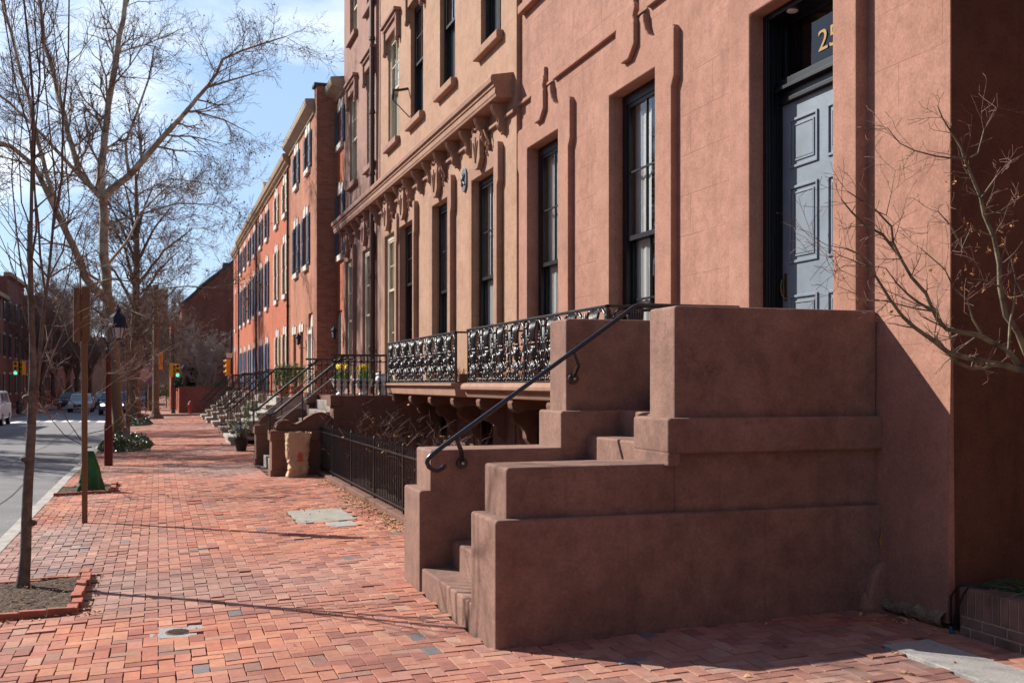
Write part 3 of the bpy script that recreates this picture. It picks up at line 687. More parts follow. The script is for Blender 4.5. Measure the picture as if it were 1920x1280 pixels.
for k in range(4):
    y_ = 5.92 + k * .19; q.box(XF - .06 + rr.uniform(-.015,.015), XF + .02, y_, y_ + .175, .045, .105)
build('exposed_brick', q, mat('old_brick', (.20,.07,.045), .95, var=.35, vscale=15, bump=.6), hA, bevel=.008)
q = MB(); q.prism([(4.90,.05),(4.89,.20),(4.93,.36),(4.99,.44),(5.08,.46),(5.08,.05)], 'XZ', 6.52, 6.70); q.ball((4.93, 6.6, .12), .09, 9, 6, (1,1,1.3)); build('plaster_lump', q, M['A_plain'], hA, bevel=.03, seg=3)

w = MB(); wall_with_openings(w, XF - .022, 9.40, 15.085, -.6, 1.545, [(10.5, 11.55, .25, 1.25), (13.4, 14.5, .25, 1.25)], .02); build('basement_wall', w, M['brown'], hA)
hA.location = (5.143, 10.652, -.025); hA.scale = (1, 1.0145, 1.0145)
hB = thing('town_house', 'tan stucco town house with oval blue plaque and shields over its tall first-floor windows', 'house', (5.07, 20.2, 0))
B_1 = [(16.13, 17.36), (18.97, 20.10), (21.81, 23.05)]; B_2 = [(15.85, 16.95), (18.56, 19.66), (21.01, 22.13)]
hC = thing('town_house', 'mauve stucco town house between the drainpipe and the brick houses', 'house', (5.07, 28, 0))
C_1 = [(23.61, 24.66), (26.46, 27.53), (29.13, 30.18)]; C_2 = [(23.30, 24.45), (26.04, 27.12), (28.55, 29.65)]
YB = 25.35
opsB = [(a, b_, 1.85 , 5.17) for a, b_ in B_1 + C_1[:1]] + [(a, b_, 7.24, 9.68) for a, b_ in B_2 + C_2[:1]] + [(a, b_, 11.25, 13) for a, b_ in B_2 + C_2[:1]] + [(16.2, 17.3, .25, 1.25), (19, 20, .25, 1.25)]
opsC = [(a, b_, 1.85, 5.17) for a, b_ in C_1[1:]] + [(a, b_, 7.24, 9.68) for a, b_ in C_2[1:]] + [(a, b_, 11.25, 13) for a, b_ in C_2[1:]]
w = MB(); wall_with_openings(w, XF + .004, 15.09, YB, -.6, ZT + .3, opsB, .55); build('wall', w, M['B'], hB)
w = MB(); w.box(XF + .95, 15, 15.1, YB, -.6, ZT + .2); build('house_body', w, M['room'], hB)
w = MB(); wall_with_openings(w, XF - .022, 15.095, 20.5, -.6, 1.545, [(16.2, 17.3, .25, 1.25), (19, 20, .25, 1.25)], .02); build('basement_wall', w, M['brown'], hB)
w = MB(); wall_with_openings(w, XF, YB, 30.62, -.6, ZT + .3, opsC, .55); build('wall', w, M['C'], hC)
w = MB(); w.box(XF + .95, 15, YB + .01, 30.6, -.6, ZT + .2); build('house_body', w, M['C'], hC)
def band(yc, e, zs, wd, ztop_in):
    pl = [(yc-e, 1.8), (yc-e, 4.82), (yc-e-.07, 4.90), (yc-e-.07, zs-.16)]
    for k in range(1, 7):
        a = k / 6 * math.pi / 2; pl.append((yc - e - .07 + .16 * (1 - math.cos(a)), zs - .16 + .16 * math.sin(a)))
    pl += [(yc-e+.14, zs-.06), (yc-e+.14-.0, zs - .10)]
    inn = [(yc-e+.06+wd*0, zs-.12), (yc-e-.07+wd+.01, zs-.2), (yc-e-.07+wd, 4.92), (yc-e+wd, 4.84), (yc-e+wd, 1.8)]
    return pl + inn
def mirror(pl, yc): return [(2*yc - y_, z_) for y_, z_ in pl]
def shield_mb(yc, X):
    s_ = MB()
    s_.prism([(yc-.24,5.80),(yc-.15,5.88),(yc,5.83),(yc+.15,5.88),(yc+.24,5.80),(yc+.20,5.68),(yc+.22,5.40),(yc+.08,5.26),(yc-.08,5.26),(yc-.22,5.40),(yc-.20,5.68)], 'YZ', X - .14, X - .05)
    s_.tube([(X-.145, yc-.12, 5.70), (X-.15, yc, 5.36)], .016, 5); s_.tube([(X-.145, yc+.12, 5.70), (X-.15, yc, 5.36)], .016, 5); s_.tube([(X-.145, yc, 5.78), (X-.15, yc, 5.36)], .014, 5)
    for sg in (-1, 1):
        s_.tube([(X-.12, yc+sg*.02, 5.9), (X-.13, yc+sg*.12, 5.97), (X-.12, yc+sg*.22, 5.92), (X-.11, yc+sg*.2, 5.84)], .028, 6)
        for (dy, zz, rr_) in ((.30,5.80,.06),(.34,5.70,.05),(.40,5.60,.065),(.45,5.52,.045),(.36,5.48,.04),(.42,5.42,.03),(.50,5.58,.035)):
            s_.ball((X-.05, yc+sg*dy*.92, zz), rr_*.62, 7, 5, (1.1, .8, 1.3))
        s_.tube([(X-.06, yc+sg*.28, 5.86), (X-.1, yc+sg*.36, 5.82), (X-.08, yc+sg*.42, 5.7), (X-.05, yc+sg*.46, 5.62)], [.02,.028,.022,.012], 6)
    return s_
centres1 = [(a + b_) / 2 for a, b_ in B_1 + C_1]
for i, (a, b_) in enumerate(B_1 + C_1):
    rt = hB if i < 4 else hC; mm = 'trim' if i < 4 else 'C'; yc = (a + b_) / 2
    s_ = MB(); hw_ = (b_ - a) / 2
    s_.prism(u_surround(yc, hw_, 5.17, 1.8, .80, .05, 5.42, XF, .05, .25), 'YZ', XF - .04, XF + .02)
    for (e, wd, th) in ((.98, .10, .095), (.87, .08, .07)):
        pl = [(yc-e, 1.8), (yc-e, 4.82), (yc-e-.06, 4.90), (yc-e-.06, 5.40 if e > .9 else 5.34)]
        top = 5.52 if e > .9 else 5.44
        for k in range(1, 6):
            aa = k / 5 * math.pi / 2; pl.append((yc - e - .06 + .12 * (1 - math.cos(aa)), top - .12 + .12 * math.sin(aa)))
        pl += [(yc-e+.12, top-.05), (yc-e-.06+wd+.02, top-.16), (yc-e-.06+wd, 4.92), (yc-e+wd, 4.84), (yc-e+wd, 1.8)]
        s_.prism(pl, 'YZ', XF - th, XF + .01)
    wo_ = build('window_surround', s_, M[mm] if i >= 4 else M['B_plain'], rt, bevel=.02, seg=3)
    build('shield', shield_mb(yc + .02, XF), M['C'] if i >= 4 else M['B_plain'], wo_, smooth=False, bevel=.008)
    if i != 2 and i != 3:
        window(rt, XF, a, b_, 1.85, 5.17, 'black' if i < 3 else 'cream', depth=.10 if i < 3 else .03, fw=.10, fdep=.12, half=3.5, inner='curtain' if i < 3 else 'blind')
    else:
        window(rt, XF, a, b_, 1.85, 5.17, 'black' if i < 3 else 'cream', depth=.10 if i == 2 else .03, fw=.12, fdep=.12, half=3.9, inner='none' if i == 2 else 'blind', glass='glass_dark' if i == 2 else 'glass')
for i, (a, b_) in enumerate(B_2 + C_2):
    rt = hB if i < 4 else hC; mm = M['B_plain'] if i < 3 else M['C']
    fr = 'black' if i < 3 else 'cream'
    window(rt, XF, a, b_, 7.24, 9.68, fr, depth=.09 if i < 3 else .05, rows=(1, 1) if i in (0, 1) else (2, 1), colsn=2, inner='blind' if i > 2 else 'curtain', glass='glass_mid' if i < 3 else 'glass', fw=.07)
    window(rt, XF, a, b_, 11.25, 13, fr, depth=.09, rows=(1, 1), inner='none', glass='glass_dark')
    for zs_ in (7.10, 11.12): s_ = MB(); s_.box(XF - .11, XF + .01, a - .12, b_ + .12, zs_, zs_ + .135); build('window_sill', s_, mm, rt, bevel=.015)
    s_ = MB(); s_.box(XF - .16, XF + .01, a - .20, b_ + .20, 9.98, 10.06); s_.box(XF - .11, XF + .01, a - .16, b_ + .16, 9.90, 9.98); s_.box(XF - .06, XF + .01, a - .10, b_ + .10, 9.70, 9.90)
    for yy in (a - .16, b_ + .04):
        s_.box(XF - .10, XF + .01, yy, yy + .12, 9.42, 9.90); s_.ball((XF - .06, yy + .06, 9.38), .055, 7, 5)
    build('window_hood', s_, mm, rt, bevel=.01)
for rt, a, b_, mm in ((hB, 15.23, YB, 'B_plain'), (hC, YB, 30.75, 'C')):
    s_ = MB(); s_.prism([(XF+.01,6.05),(4.80,6.05),(4.79,6.09),(4.78,6.10),(4.78,6.19),(4.76,6.20),(4.755,6.25),(4.72,6.26),(4.71,6.33),(4.73,6.37),(XF+.01,6.44)], 'XZ', a, b_)
    co = build('cornice', s_, M[mm], rt, bevel=.006)
    yb_ = 15.62
    while yb_ < 30.6:
        if a < yb_ < b_:
            s_ = MB()
            pr = [(XF+.01,6.05),(4.86,6.05),(4.85,6.0),(4.865,5.94),(4.90,5.88),(4.945,5.83),(4.965,5.77),(4.955,5.72),(4.965,5.67),(5.0,5.63),(5.03,5.60),(XF+.01,5.57)]
            s_.prism(pr, 'XZ', yb_ - .055, yb_ + .055)
            for dy in (-.035, .035): s_.tube([(x_-.004, yb_+dy, z_) for x_, z_ in pr[1:-1]], .016, 5)
            s_.ball((4.97, yb_, 5.72), .04, 8, 5, (1, 1.6, 1)); s_.ball((5.02, yb_, 5.60), .03, 7, 5, (1, 1.5, 1))
            build('bracket', s_, M[mm], co, bevel=.006)
        yb_ += .9
for i, (a, b_) in enumerate(((15.1, 16.38), (17.16, 19.15), (19.97, 22.0), (22.9, 23.75), (24.6, 25.3), (25.4, 26.6), (27.4, 29.3), (30.1, 30.6))):
    s_ = MB(); s_.box(XF - .055, XF + .01, a, b_, 5.80, 5.86); build('hood_moulding', s_, M['B_plain'] if i < 5 else M['C'], hB if i < 5 else hC, bevel=.01)
pq = thing('oval_plaque', 'small oval blue plaque with clasped emblem on the tan stucco wall', 'plaque', (5.05, 17.89, 5.29))
q = MB(); n_ = 20; q.prism([(17.89 + .16*math.cos(t_*2*math.pi/n_), 5.29 + .21*math.sin(t_*2*math.pi/n_)) for t_ in range(n_)], 'YZ', XF - .03, XF); build('plate', q, M['plaque'], pq, bevel=.008)
q = MB(); q.tube([(XF-.035, 17.80, 5.20), (XF-.045, 17.87, 5.26), (XF-.045, 17.93, 5.33), (XF-.035, 17.98, 5.38)], .022, 6); q.tube([(XF-.035, 17.98, 5.20), (XF-.045, 17.91, 5.25), (XF-.045, 17.85, 5.33), (XF-.035, 17.81, 5.38)], .022, 6); q.ball((XF-.04, 17.89, 5.29), .05, 8, 5)
build('emblem', q, mat('emblem_lead', (.12,.14,.16), .6), pq)
for (a, b_) in ((16.2, 17.3), (19, 20)): window(hB, XF, a, b_, .25, 1.25, 'black', depth=.12, rows=(1, 1), inner='none', colsn=3, glass='glass_dark')
dp = thing('drainpipe', 'dark brown drainpipe running down the joint of the tan and mauve houses', 'drainpipe', (4.98, 25.9, 0))
q = MB(); q.tube([(4.97, 25.9, ZT + .3), (4.97, 25.9, 6.5)], .065, 8); q.tube([(4.97, 25.9, 5.98), (4.97, 25.9, 0)], .065, 8)
for z_ in (12.2, 10.2, 8.4, 6.9, 4.4, 2.6): q.tube([(4.97, 25.9, z_ - .04), (4.97, 25.9, z_ + .04)], .085, 8)
build('pipe', q, mat('pipe_brown', (.085, .04, .035), .5), dp)
q = MB(); q.tube([(5.03, 25.45, ZT), (5.03, 25.42, 9.5), (5.02, 25.5, 6.5)], .022, 5); build('cable', q, M['C'], dp)
fb = thing('flag_bracket', 'small broken black bracket beside a second-floor window of the tan house', 'bracket', (5.05, 22.3, 7.9))
q = MB(); q.tube([(XF, 22.35, 8.05), (4.86, 22.35, 8.0), (4.72, 22.3, 7.98)], .03, 6); q.tube([(4.74, 22.3, 7.98), (4.72, 22.3, 7.78)], .03, 6); q.tube([(4.73, 22.32, 7.78), (XF, 22.25, 7.42)], .012, 5); build('arm', q, M['iron'], fb)

# ================================================================ big stoop
stp = thing('stoop', 'large stepped brown stucco stoop rising from the brick pavement to the blue-grey door', 'stoop', (2.1, 6.7, 0))
YI0, YI1 = 7.27, 8.76
q = MB()
q.box(2.10, 5.138, 6.68, YI0, -.08, .85)
q.box(2.20, 3.45, 6.755, YI0 - .003, .80, 1.19); q.box(3.44, 5.139, 6.756, YI0 - .004, .80, 1.285)
q.box(3.36, 5.140, 6.685, YI0 - .002, 1.26, 1.51); q.box(3.362, 3.46, 6.687, YI0 - .003, 1.17, 1.28)
q.box(3.45, 5.141, 6.765, 7.18, 1.48, 2.30)
build('parapet', q, M['stoop'], stp, bevel=.022, seg=3)
q = MB()
q.box(2.085, 5.138, YI1, 9.36, -.08, .85)
q.box(2.18, 5.139, YI1 + .003, 9.29, .80, 1.19)
q.box(3.36, 5.140, YI1 + .002, 9.35, 1.165, 1.51)
q.box(3.45, 5.141, 8.87, 9.30, 1.48, 2.33)
build('parapet', q, M['stoop'], stp, bevel=.022, seg=3)
sts = [(2.104, .20), (2.36, .42), (2.67, .64), (2.98, .86), (3.29, 1.08), (3.60, 1.29), (3.91, 1.51), (4.22, 1.73)]
q = MB()
for i, (x_, z_) in enumerate(sts):
    x1_e = sts[i+1][0] + .04 if i + 1 < len(sts) else 5.137
    q.box(x_, x1_e, YI0 - .01, YI1 + .01, -.08 if i == 0 else sts[i-1][1] - .05, z_)
build('steps', q, M['stoop'], stp, bevel=.018, seg=3)
q = MB()
q.tube([(2.27, 8.62, 1.075), (2.25, 8.62, 1.05), (2.21, 8.62, 1.03), (2.165, 8.62, 1.035), (2.13, 8.62, 1.06), (2.115, 8.62, 1.095), (2.125, 8.62, 1.13), (2.16, 8.62, 1.165), (2.3, 8.62, 1.263), (2.9, 8.62, 1.675), (3.99, 8.62, 2.425), (4.03, 8.62, 2.445), (5.13, 8.62, 2.445)], .0195, 10)
for (a, z0_, z1_, yf) in ((3.05, .02, .83, 6.68), (4.12, .02, .83, 6.68), (3.80, .87, 1.24, 6.756), (4.62, .87, 1.24, 6.756), (4.62, 1.29, 1.49, 6.685), (2.62, .87, 1.17, 6.755)):
    q_ = MB(); q_.box(a, a + .007, yf - .0025, yf + .01, z0_, z1_); build('scored_joint', q_, M['stoop'], stp)
hr = build('handrail', q, M['rail_blue'], stp, smooth=True)
for (xa, za, ywall) in ((2.36, 1.31, 8.762), (3.42, 2.03, 8.872), (4.35, 2.445, 8.872)):
    s_ = MB(); s_.tube([(xa, 8.62, za - .01), (xa + .06, 8.66, za - .12), (xa + .09, ywall - .02, za - .225)], [.017,.02,.02], 7)
    s_.tube([(xa + .09, ywall - .035, za - .235), (xa + .09, ywall + .002, za - .235)], .048, 16); s_.tube([(xa + .09, ywall - .045, za - .235), (xa + .09, ywall - .034, za - .235)], .018, 8)
    bo = build('bracket', s_, M['iron'], hr)
    s_ = MB(); s_.tube([(xa + .09, ywall - .052, za - .235), (xa + .09, ywall - .044, za - .235)], .013, 8); build('bolt', s_, M['steel'], bo)
# withered leaf in the corner of stoop and wall: part of litter below

# ================================================================ balconies
def motif():
    """one cast panel, local u = Y (centre 0), v = Z (0..0.74), thin in X"""
    m_ = MB(); V = lambda u, v, x=0.0: (x, u, v)
    for k in range(-3, 4): m_.tube([V(k*.032, .69, -.01), V(k*.026, .60, -.028), V(k*.016, .50, -.02), V(k*.011, .47)], [.016,.019,.014,.01], 5)
    m_.tube([V(-.13,.70), V(-.05,.715), V(.05,.715), V(.13,.70)], .016, 5)
    for k in (-1, 0, 1):
        m_.ball(V(k*.045, .445, -.01), .022, 6, 4); m_.ball(V(k*.05, .385, -.008), .024, 6, 4, (1,1,1.4))
    m_.lathe([(.02,.24),(.045,.27),(.062,.32),(.058,.36),(.03,.39),(.04,.41)], (0,0,0), 8)
    for k in range(-3, 4):
        a = k / 3 * 1.15; m_.tube([V(0,.10,-.01), V(.07*math.sin(a), .10+.07*math.cos(a), -.03), V(.125*math.sin(a), .10+.135*math.cos(a), -.01)], [.010,.016,.018], 5)
    m_.tube([V(.145*math.sin(a/10), .10+.155*math.cos(a/10), 0) for a in range(-14, 15, 2)], .014, 5)
    def spiral(cu_, cv, r0, tr, a0, sg, n_=14):
        return [V(cu_ + sg * r0 * (1-.75*k/n_) * math.cos(a0 + tr*k/n_), cv + r0 * (1-.75*k/n_) * math.sin(a0 + tr*k/n_)) for k in range(n_+1)]
    for sg in (-1, 1):
        m_.tube([V(sg*.12,.70), V(sg*.18,.705), V(sg*.235,.66), V(sg*.25,.58), V(sg*.225,.51)] + [V(sg*(.19+.045*math.cos(t_)), .53+.045*math.sin(t_)) for t_ in (-.6,-1.4,-2.4,-3.3,-4.2,-5.0)], [.016]*4+[.014]*3+[.012]*4, 5)
        m_.ball(V(sg*.19,.53), .022, 6, 4)
        m_.tube([V(sg*.225,.52), V(sg*.25,.44), V(sg*.21,.36), V(sg*.15,.33), V(sg*.10,.36)], [.012,.014,.016,.013,.010], 5)
        m_.tube([V(sg*.21,.36), V(sg*.245,.28), V(sg*.235,.20), V(sg*.18,.165), V(sg*.14,.20), V(sg*.17,.235)], [.012,.015,.015,.013,.012,.01], 5)
        m_.ball(V(sg*.27,.44), .020, 6, 4); m_.ball(V(sg*.265,.24), .020, 6, 4); m_.ball(V(sg*.155,.45), .018, 6, 4); m_.ball(V(sg*.10,.28), .02, 6, 4)
        m_.tube(spiral(.085, .075, .052, 5.4, .4, sg), .011, 5); m_.tube(spiral(.215, .075, .050, -5.4, 2.6, sg), .011, 5)
        m_.ball(V(sg*.085,.02), .02, 6, 4); m_.ball(V(sg*.15,.03), .02, 6, 4); m_.ball(V(sg*.215,.02), .02, 6, 4); m_.ball(V(sg*.285,.03), .018, 6, 4); m_.ball(V(sg*.285,.12), .016, 6, 4)
        m_.tube([V(sg*.29,.0), V(sg*.285,.35), V(sg*.29,.70)], .007, 4); m_.ball(V(sg*.285,.64), .022, 6, 4); m_.ball(V(sg*.285,.34), .022, 6, 4)
    m_.tube([V(0,0), V(0,.10)], .016, 5)
    return m_
MOT = motif(); mot_me = None
def turned(mb, x_, y_, z0_, z1_, r=.012):
    H = z1_ - z0_
    pr = [(r*.8,0),(r*.8,.08*H),(r*2.2,.10*H),(r*.9,.13*H),(r*1.0,.3*H),(r*1.9,.36*H),(r*1.0,.40*H),(r*2.3,.45*H),(r*1.1,.50*H),(r*.9,.62*H),(r*1.9,.66*H),(r*.8,.70*H),(r*.8,.87*H),(r*2.1,.9*H),(r*.8,.93*H),(r*.8,H)]
    mb.lathe(pr, (x_, y_, z0_), 7, closed=False)
def balcony(name, label, rlabel, y0_, y1_, cent, xo, pitch, posts, mat_, ztop, near_cast, roll):
    b_ = thing('balcony_slab', label, 'balcony', (5.0, (y0_+y1_)/2, 1.6))
    s_ = MB()
    if roll: s_.prism([(XF+.08,1.76),(xo-.03,1.76),(xo-.075,1.745),(xo-.10,1.71),(xo-.095,1.67),(xo-.06,1.645),(xo-.02,1.645),(xo-.02,1.60),(xo,1.56),(xo+.04,1.55),(XF+.08,1.55)], 'XZ', y0_, y1_)
    else: s_.prism([(XF,1.76),(xo-.09,1.76),(xo-.09,1.72),(xo-.05,1.70),(xo-.03,1.66),(xo-.02,1.57),(xo+.02,1.55),(XF,1.55)], 'XZ', y0_, y1_)
    build('slab', s_, mat_, b_, bevel=.006)
    yy = y0_ + .35
    while yy < y1_ - .1:
        s_ = MB(); pr = [(XF,1.55),(xo+.03,1.55),(xo+.01,1.50),(xo+.02,1.44),(xo+.07,1.39),(xo+.14,1.38),(xo+.22,1.42),(xo+.48,1.42),(xo+.52,1.36),(xo+.50,1.26),(xo+.55,1.18),(xo+.64,1.16),(xo+.70,1.08),(xo+.70,.98),(xo+.76,.90),(XF,.84)]
        s_.prism(pr, 'XZ', yy - .09, yy + .09); build('console', s_, M['brown'], b_, bevel=.015); yy += 1.42
    r_ = thing('balcony_railing', rlabel, 'railing', (xo, (y0_+y1_)/2, 1.76))
    ya, yb_ = y0_ + .04, y1_ - .04
    s_ = MB(); s_.box(xo-.022, xo+.022, ya, yb_, ztop-.03, ztop); s_.box(xo-.022, XF, ya, ya+.04, ztop-.029, ztop-.001); s_.box(xo-.022, XF, yb_-.04, yb_, ztop-.029, ztop-.001); build('top_rail', s_, M['iron'], r_, bevel=.006)
    s_ = MB(); s_.box(xo-.018, xo+.018, ya, yb_, ztop-.775, ztop-.75); s_.box(xo, XF, ya, ya+.03, ztop-.774, ztop-.751); s_.box(xo, XF, yb_-.03, yb_, ztop-.774, ztop-.751); build('bottom_rail', s_, M['iron'], r_, bevel=.004)
    for yp in posts:
        s_ = MB(); s_.box(xo-.016, xo+.016, yp-.016, yp+.016, 1.76, ztop-.03); build('post', s_, M['iron'], r_)
    global mot_me
    for k, yc in enumerate(cent):
        if mot_me is None:
            o = build('cast_panel', MOT, M['cast'], r_, local=True, smooth=True); mot_me = o.data
        else:
            o = bpy.data.objects.new('cast_panel', mot_me); COL.objects.link(o); o.parent = r_
        o.location = (0, yc - (y0_+y1_)/2, ztop - .75 - 1.76); o.scale = (1, pitch / .62, 1)
    if near_cast:
        for xx in (xo + .29, ):
            o = bpy.data.objects.new('cast_panel', mot_me); COL.objects.link(o); o.parent = r_
            o.location = (xx - xo, ya + .02 - (y0_+y1_)/2, ztop - .75 - 1.76); o.rotation_euler = (0, 0, R(90)); o.scale = (1, .9, 1)
        s_ = MB(); turned(s_, xo + .62, ya + .02, 1.78, ztop - .03); build('baluster', s_, M['iron'], r_)
    else:
        for xx in (xo + .3, xo + .6): s_ = MB(); turned(s_, xx, ya + .02, 1.76, ztop - .03); build('baluster', s_, M['iron'], r_)
    s_ = MB()
    for xx in (xo + .25, xo + .55): turned(s_, xx, yb_ - .02, 1.76, ztop - .03)
    build('baluster_pair', s_, M['iron'], r_)
balcony('A', 'brown stone balcony slab with rounded front edge on the salmon pink house', 'ornate black cast-iron balcony railing in front of the salmon pink house windows',
        9.62, 14.72, [14.31 - .62 * k for k in range(8)], 4.2, .62, (9.68, 12.16, 14.64), M['B_plain'], 2.53, True, True)
balcony('B', 'brown stone balcony slab with square front edge on the tan house', 'ornate black cast-iron balcony railing in front of the tan house windows',
        15.27, 20.22, [15.62 + .605 * k for k in range(8)], 4.2, .60, (15.32, 20.16), M['B_plain'], 2.53, False, False)
for nm, lb, yy, cc in (('planter_box', 'long low brown planter box on the floor of the tan house balcony', 16.4, 'planter'), ('planter_box', 'long low brown planter box behind the railing of the salmon house balcony', 13.2, 'planter')):
    t_ = thing(nm, lb, cc, (4.45, yy, 1.76), 'planter boxes on the balconies')
    s_ = MB(); s_.box(4.34, 4.56, yy - .75, yy + .75, 1.762, 1.90); build('box', s_, M['brown'], t_, bevel=.01)
    s_ = MB(); rq = random.Random(int(yy * 10))
    for k in range(40):
        y1_ = yy + rq.uniform(-.7, .7); x_ = 4.45 + rq.uniform(-.06, .06); s_.tube([(x_, y1_, 1.88), (x_ + rq.uniform(-.05,.05), y1_ + rq.uniform(-.06,.06), 1.93 + rq.uniform(0,.09))], .004, 3)
    build('dry_stems', s_, M['dry_leaf'], t_)
# glazed pots visible behind near end of railing
# ================================================================ front fence and areaway
sm = MB(); strip(sm, 2.98, 5.07, [9.36, 12, 15, 18, 20.5], lambda x, y: .045, 2); struct('planting_soil', sm, M['soil'])
cb = thing('fence_kerb', 'low brown stone kerb carrying the spiked iron fence', 'kerb stone', (2.95, 15, 0))
q = MB(); q.box(2.86, 3.04, 9.38, 13.9, -.05, .10); q.box(2.86, 3.04, 13.905, 17.2, -.05, .105); q.box(2.86, 3.04, 17.205, 20.9, -.05, .10); build('stone', q, M['brown'], cb, bevel=.015)
fn = thing('iron_fence', 'black wrought-iron fence with spiked pickets between the two brown stoops', 'fence', (2.95, 15, .1))
q = MB(); q.box(2.935, 2.965, 9.40, 20.9, .83, .85); build('top_rail', q, M['iron'], fn); q = MB(); q.box(2.935, 2.965, 9.40, 20.9, .16, .18); build('bottom_rail', q, M['iron'], fn)
for bay in range(6):
    q = MB(); ya = 9.42 + bay * 1.92
    for k in range(1, 17):
        yy = ya + k * 1.92 / 17; q.box(2.943, 2.957, yy - .007, yy + .007, .12, .93); q.lathe([(.007,0),(.014,.012),(.007,.03),(.001,.07)], (2.95, yy, .92), 5)
    build('picket_bay', q, M['iron'], fn)
    q = MB(); q.box(2.935, 2.965, ya - .015, ya + .015, .10, .95); q.lathe([(.01,0),(.024,.02),(.012,.05),(.001,.12)], (2.95, ya, .95), 6); build('post', q, M['iron'], fn)
ga = thing('fence_return', 'short dark iron panel of the fence beside the paper bag', 'fence panel', (3.0, 20.3, 0))
q = MB()
for k in range(8): yy = 19.9 + k * .09; q.box(3.03, 3.05, yy, yy + .018, .1, 1.0)
q.box(3.03, 3.06, 19.88, 20.55, .93, .97); q.box(3.03, 3.06, 19.88, 20.55, .15, .18); build('panel', q, M['iron'], ga)
for (y_, lb) in ((10.9, 'reddish'), ):
    pass
# shrubs in the areaway
def twig_shrub(name, label, cat, x_, y_, z_, h, n_, matn, seed, spread=.5, leaves=None, group=None, rbase=.007):
    rq = random.Random(seed); t_ = thing(name, label, cat, (x_, y_, z_), group); s_ = MB(); lf = MB()
    for k in range(n_):
        a = rq.uniform(0, 6.28); r0 = rq.uniform(0, .12); p = Vector((x_ + r0*math.cos(a), y_ + r0*math.sin(a), z_)); d = Vector((math.cos(a)*rq.uniform(.1,spread), math.sin(a)*rq.uniform(.1,spread), 1)).normalized()
        pts = [p.copy()]; L = h * rq.uniform(.6, 1.05); m_ = 6
        for j in range(m_):
            d = (d + Vector((rq.gauss(0,.14), rq.gauss(0,.14), rq.gauss(.02,.08)))).normalized(); p = p + d * L / m_; pts.append(p.copy())
            if j > 0:
                for _ in range(2):
                    dd = (d + Vector((rq.gauss(0,.8), rq.gauss(0,.8), rq.gauss(.1,.4)))).normalized(); l2 = L * rq.uniform(.08,.25); p2 = p + dd * l2
                    s_.tube([p, p + dd*l2*.5 + Vector((0,0,.01)), p2], [rbase*.5, rbase*.4, rbase*.25], 3)
                    if leaves and rq.random() < leaves:
                        for __ in range(2):
                            e = rq.uniform(.015, .035); u_ = Vector((rq.gauss(0,1),rq.gauss(0,1),rq.gauss(0,1))).normalized(); v_ = u_.orthogonal().normalized(); c_ = p2 + u_*e
                            lf.quad(c_-u_*e, c_+v_*e*.6, c_+u_*e, c_-v_*e*.6)
        s_.tube(pts, [rbase*(1-.7*i/m_) for i in range(m_+1)], 4)
    build('stems', s_, M[matn], t_)
    if lf.f: build('leaves', lf, M['dry_leaf'] if leaves < .5 else M['ivy'], t_)
    return t_
shr = [(3.35,19.3,1.35),(3.6,18.2,1.3),(3.4,17.3,1.15),(3.5,16.2,1.25),(3.4,15.2,1.05),(3.55,14.1,1.2),(3.4,13.1,1.0),(3.55,12.2,1.1)]
wd = ['first','second','third','fourth','fifth','sixth','seventh','eighth','ninth','tenth','eleventh','twelfth','thirteenth','fourteenth','fifteenth','sixteenth','seventeenth','eighteenth']
for i, (x_, y_, h) in enumerate(shr):
    twig_shrub('bare_shrub', 'bare reddish-brown shrub behind the iron fence, %s from the paper bag' % wd[i], 'shrub', x_, y_, .04, h, 34, 'twig_red', 100+i, .6, .05, 'bare shrubs behind the iron fence')

# ================================================================ brownstone stoop of the tan / mauve houses
bs = thing('stoop', 'dark brownstone stoop with carved scroll cheeks and pedestal piers beside the paper bag', 'stoop', (2.0, 20.6, 0))
def ped(x0, x1, y0, y1, zt):
    q = MB(); q.box(x0-.03, x1+.03, y0-.03, y1+.03, zt-.19, zt); q.box(x0, x1, y0, y1, .10, zt-.18); q.box(x0-.025, x1+.02, y0-.025, y1+.025, -.12, .12); return q
build('pedestal', ped(2.03, 3.0, 20.55, 20.98, .86), M['brown'], bs, bevel=.012)
build('pedestal', ped(2.03, 3.0, 23.95, 24.38, .84), M['brown'], bs, bevel=.012)
scr = [(2.14,.86),(2.12,.93),(2.16,1.01),(2.25,1.065),(2.35,1.06),(2.42,1.0),(2.50,.985),(2.60,1.03),(2.72,1.12),(2.84,1.185),(2.97,1.205),(3.08,1.18),(3.17,1.11),(3.22,1.0),(3.22,.50),(2.9,.50),(2.9,.86)]
for y0_ in (20.60, 24.0):
    q = MB(); q.prism(scr, 'XZ', y0_, y0_ + .30)
    for off in (.0, .30):
        q.tube([(x_, y0_ + off, z_ - .02) for x_, z_ in scr[:13]], .022, 6)
    q.tube([(2.25 + .06*math.cos(a*.6)*(1-a/16), y0_ - .005, .96 + .06*math.sin(a*.6)*(1-a/16)) for a in range(14)], .014, 5)
    build('scroll_cheek', q, M['brown'], bs, bevel=.012)
    q = MB(); q.box(3.18, 5.07, y0_ - .06, y0_ + .34, -.1, 1.52) if y0_ > 22 else q.prism([(3.18,-.1),(3.18,1.52),(5.07,1.52),(5.07,-.1),(4.75,-.1),(4.75,.45),(4.6,.75),(4.35,.9),(4.05,.9),(3.8,.75),(3.65,.45),(3.65,-.1)], 'XZ', y0_ - .14, y0_ + .3)
    build('platform_side', q, M['brown'], bs, bevel=.012)
    q = MB(); q.box(3.12, 3.34, y0_ - .17, y0_ + .36, 1.32, 1.53); build('platform_corner', q, M['brown'], bs, bevel=.012)
q = MB(); q.box(3.4, 5.07, 20.9, 24.0, -.1, 1.5); build('platform', q, M['brown'], bs, bevel=.01)
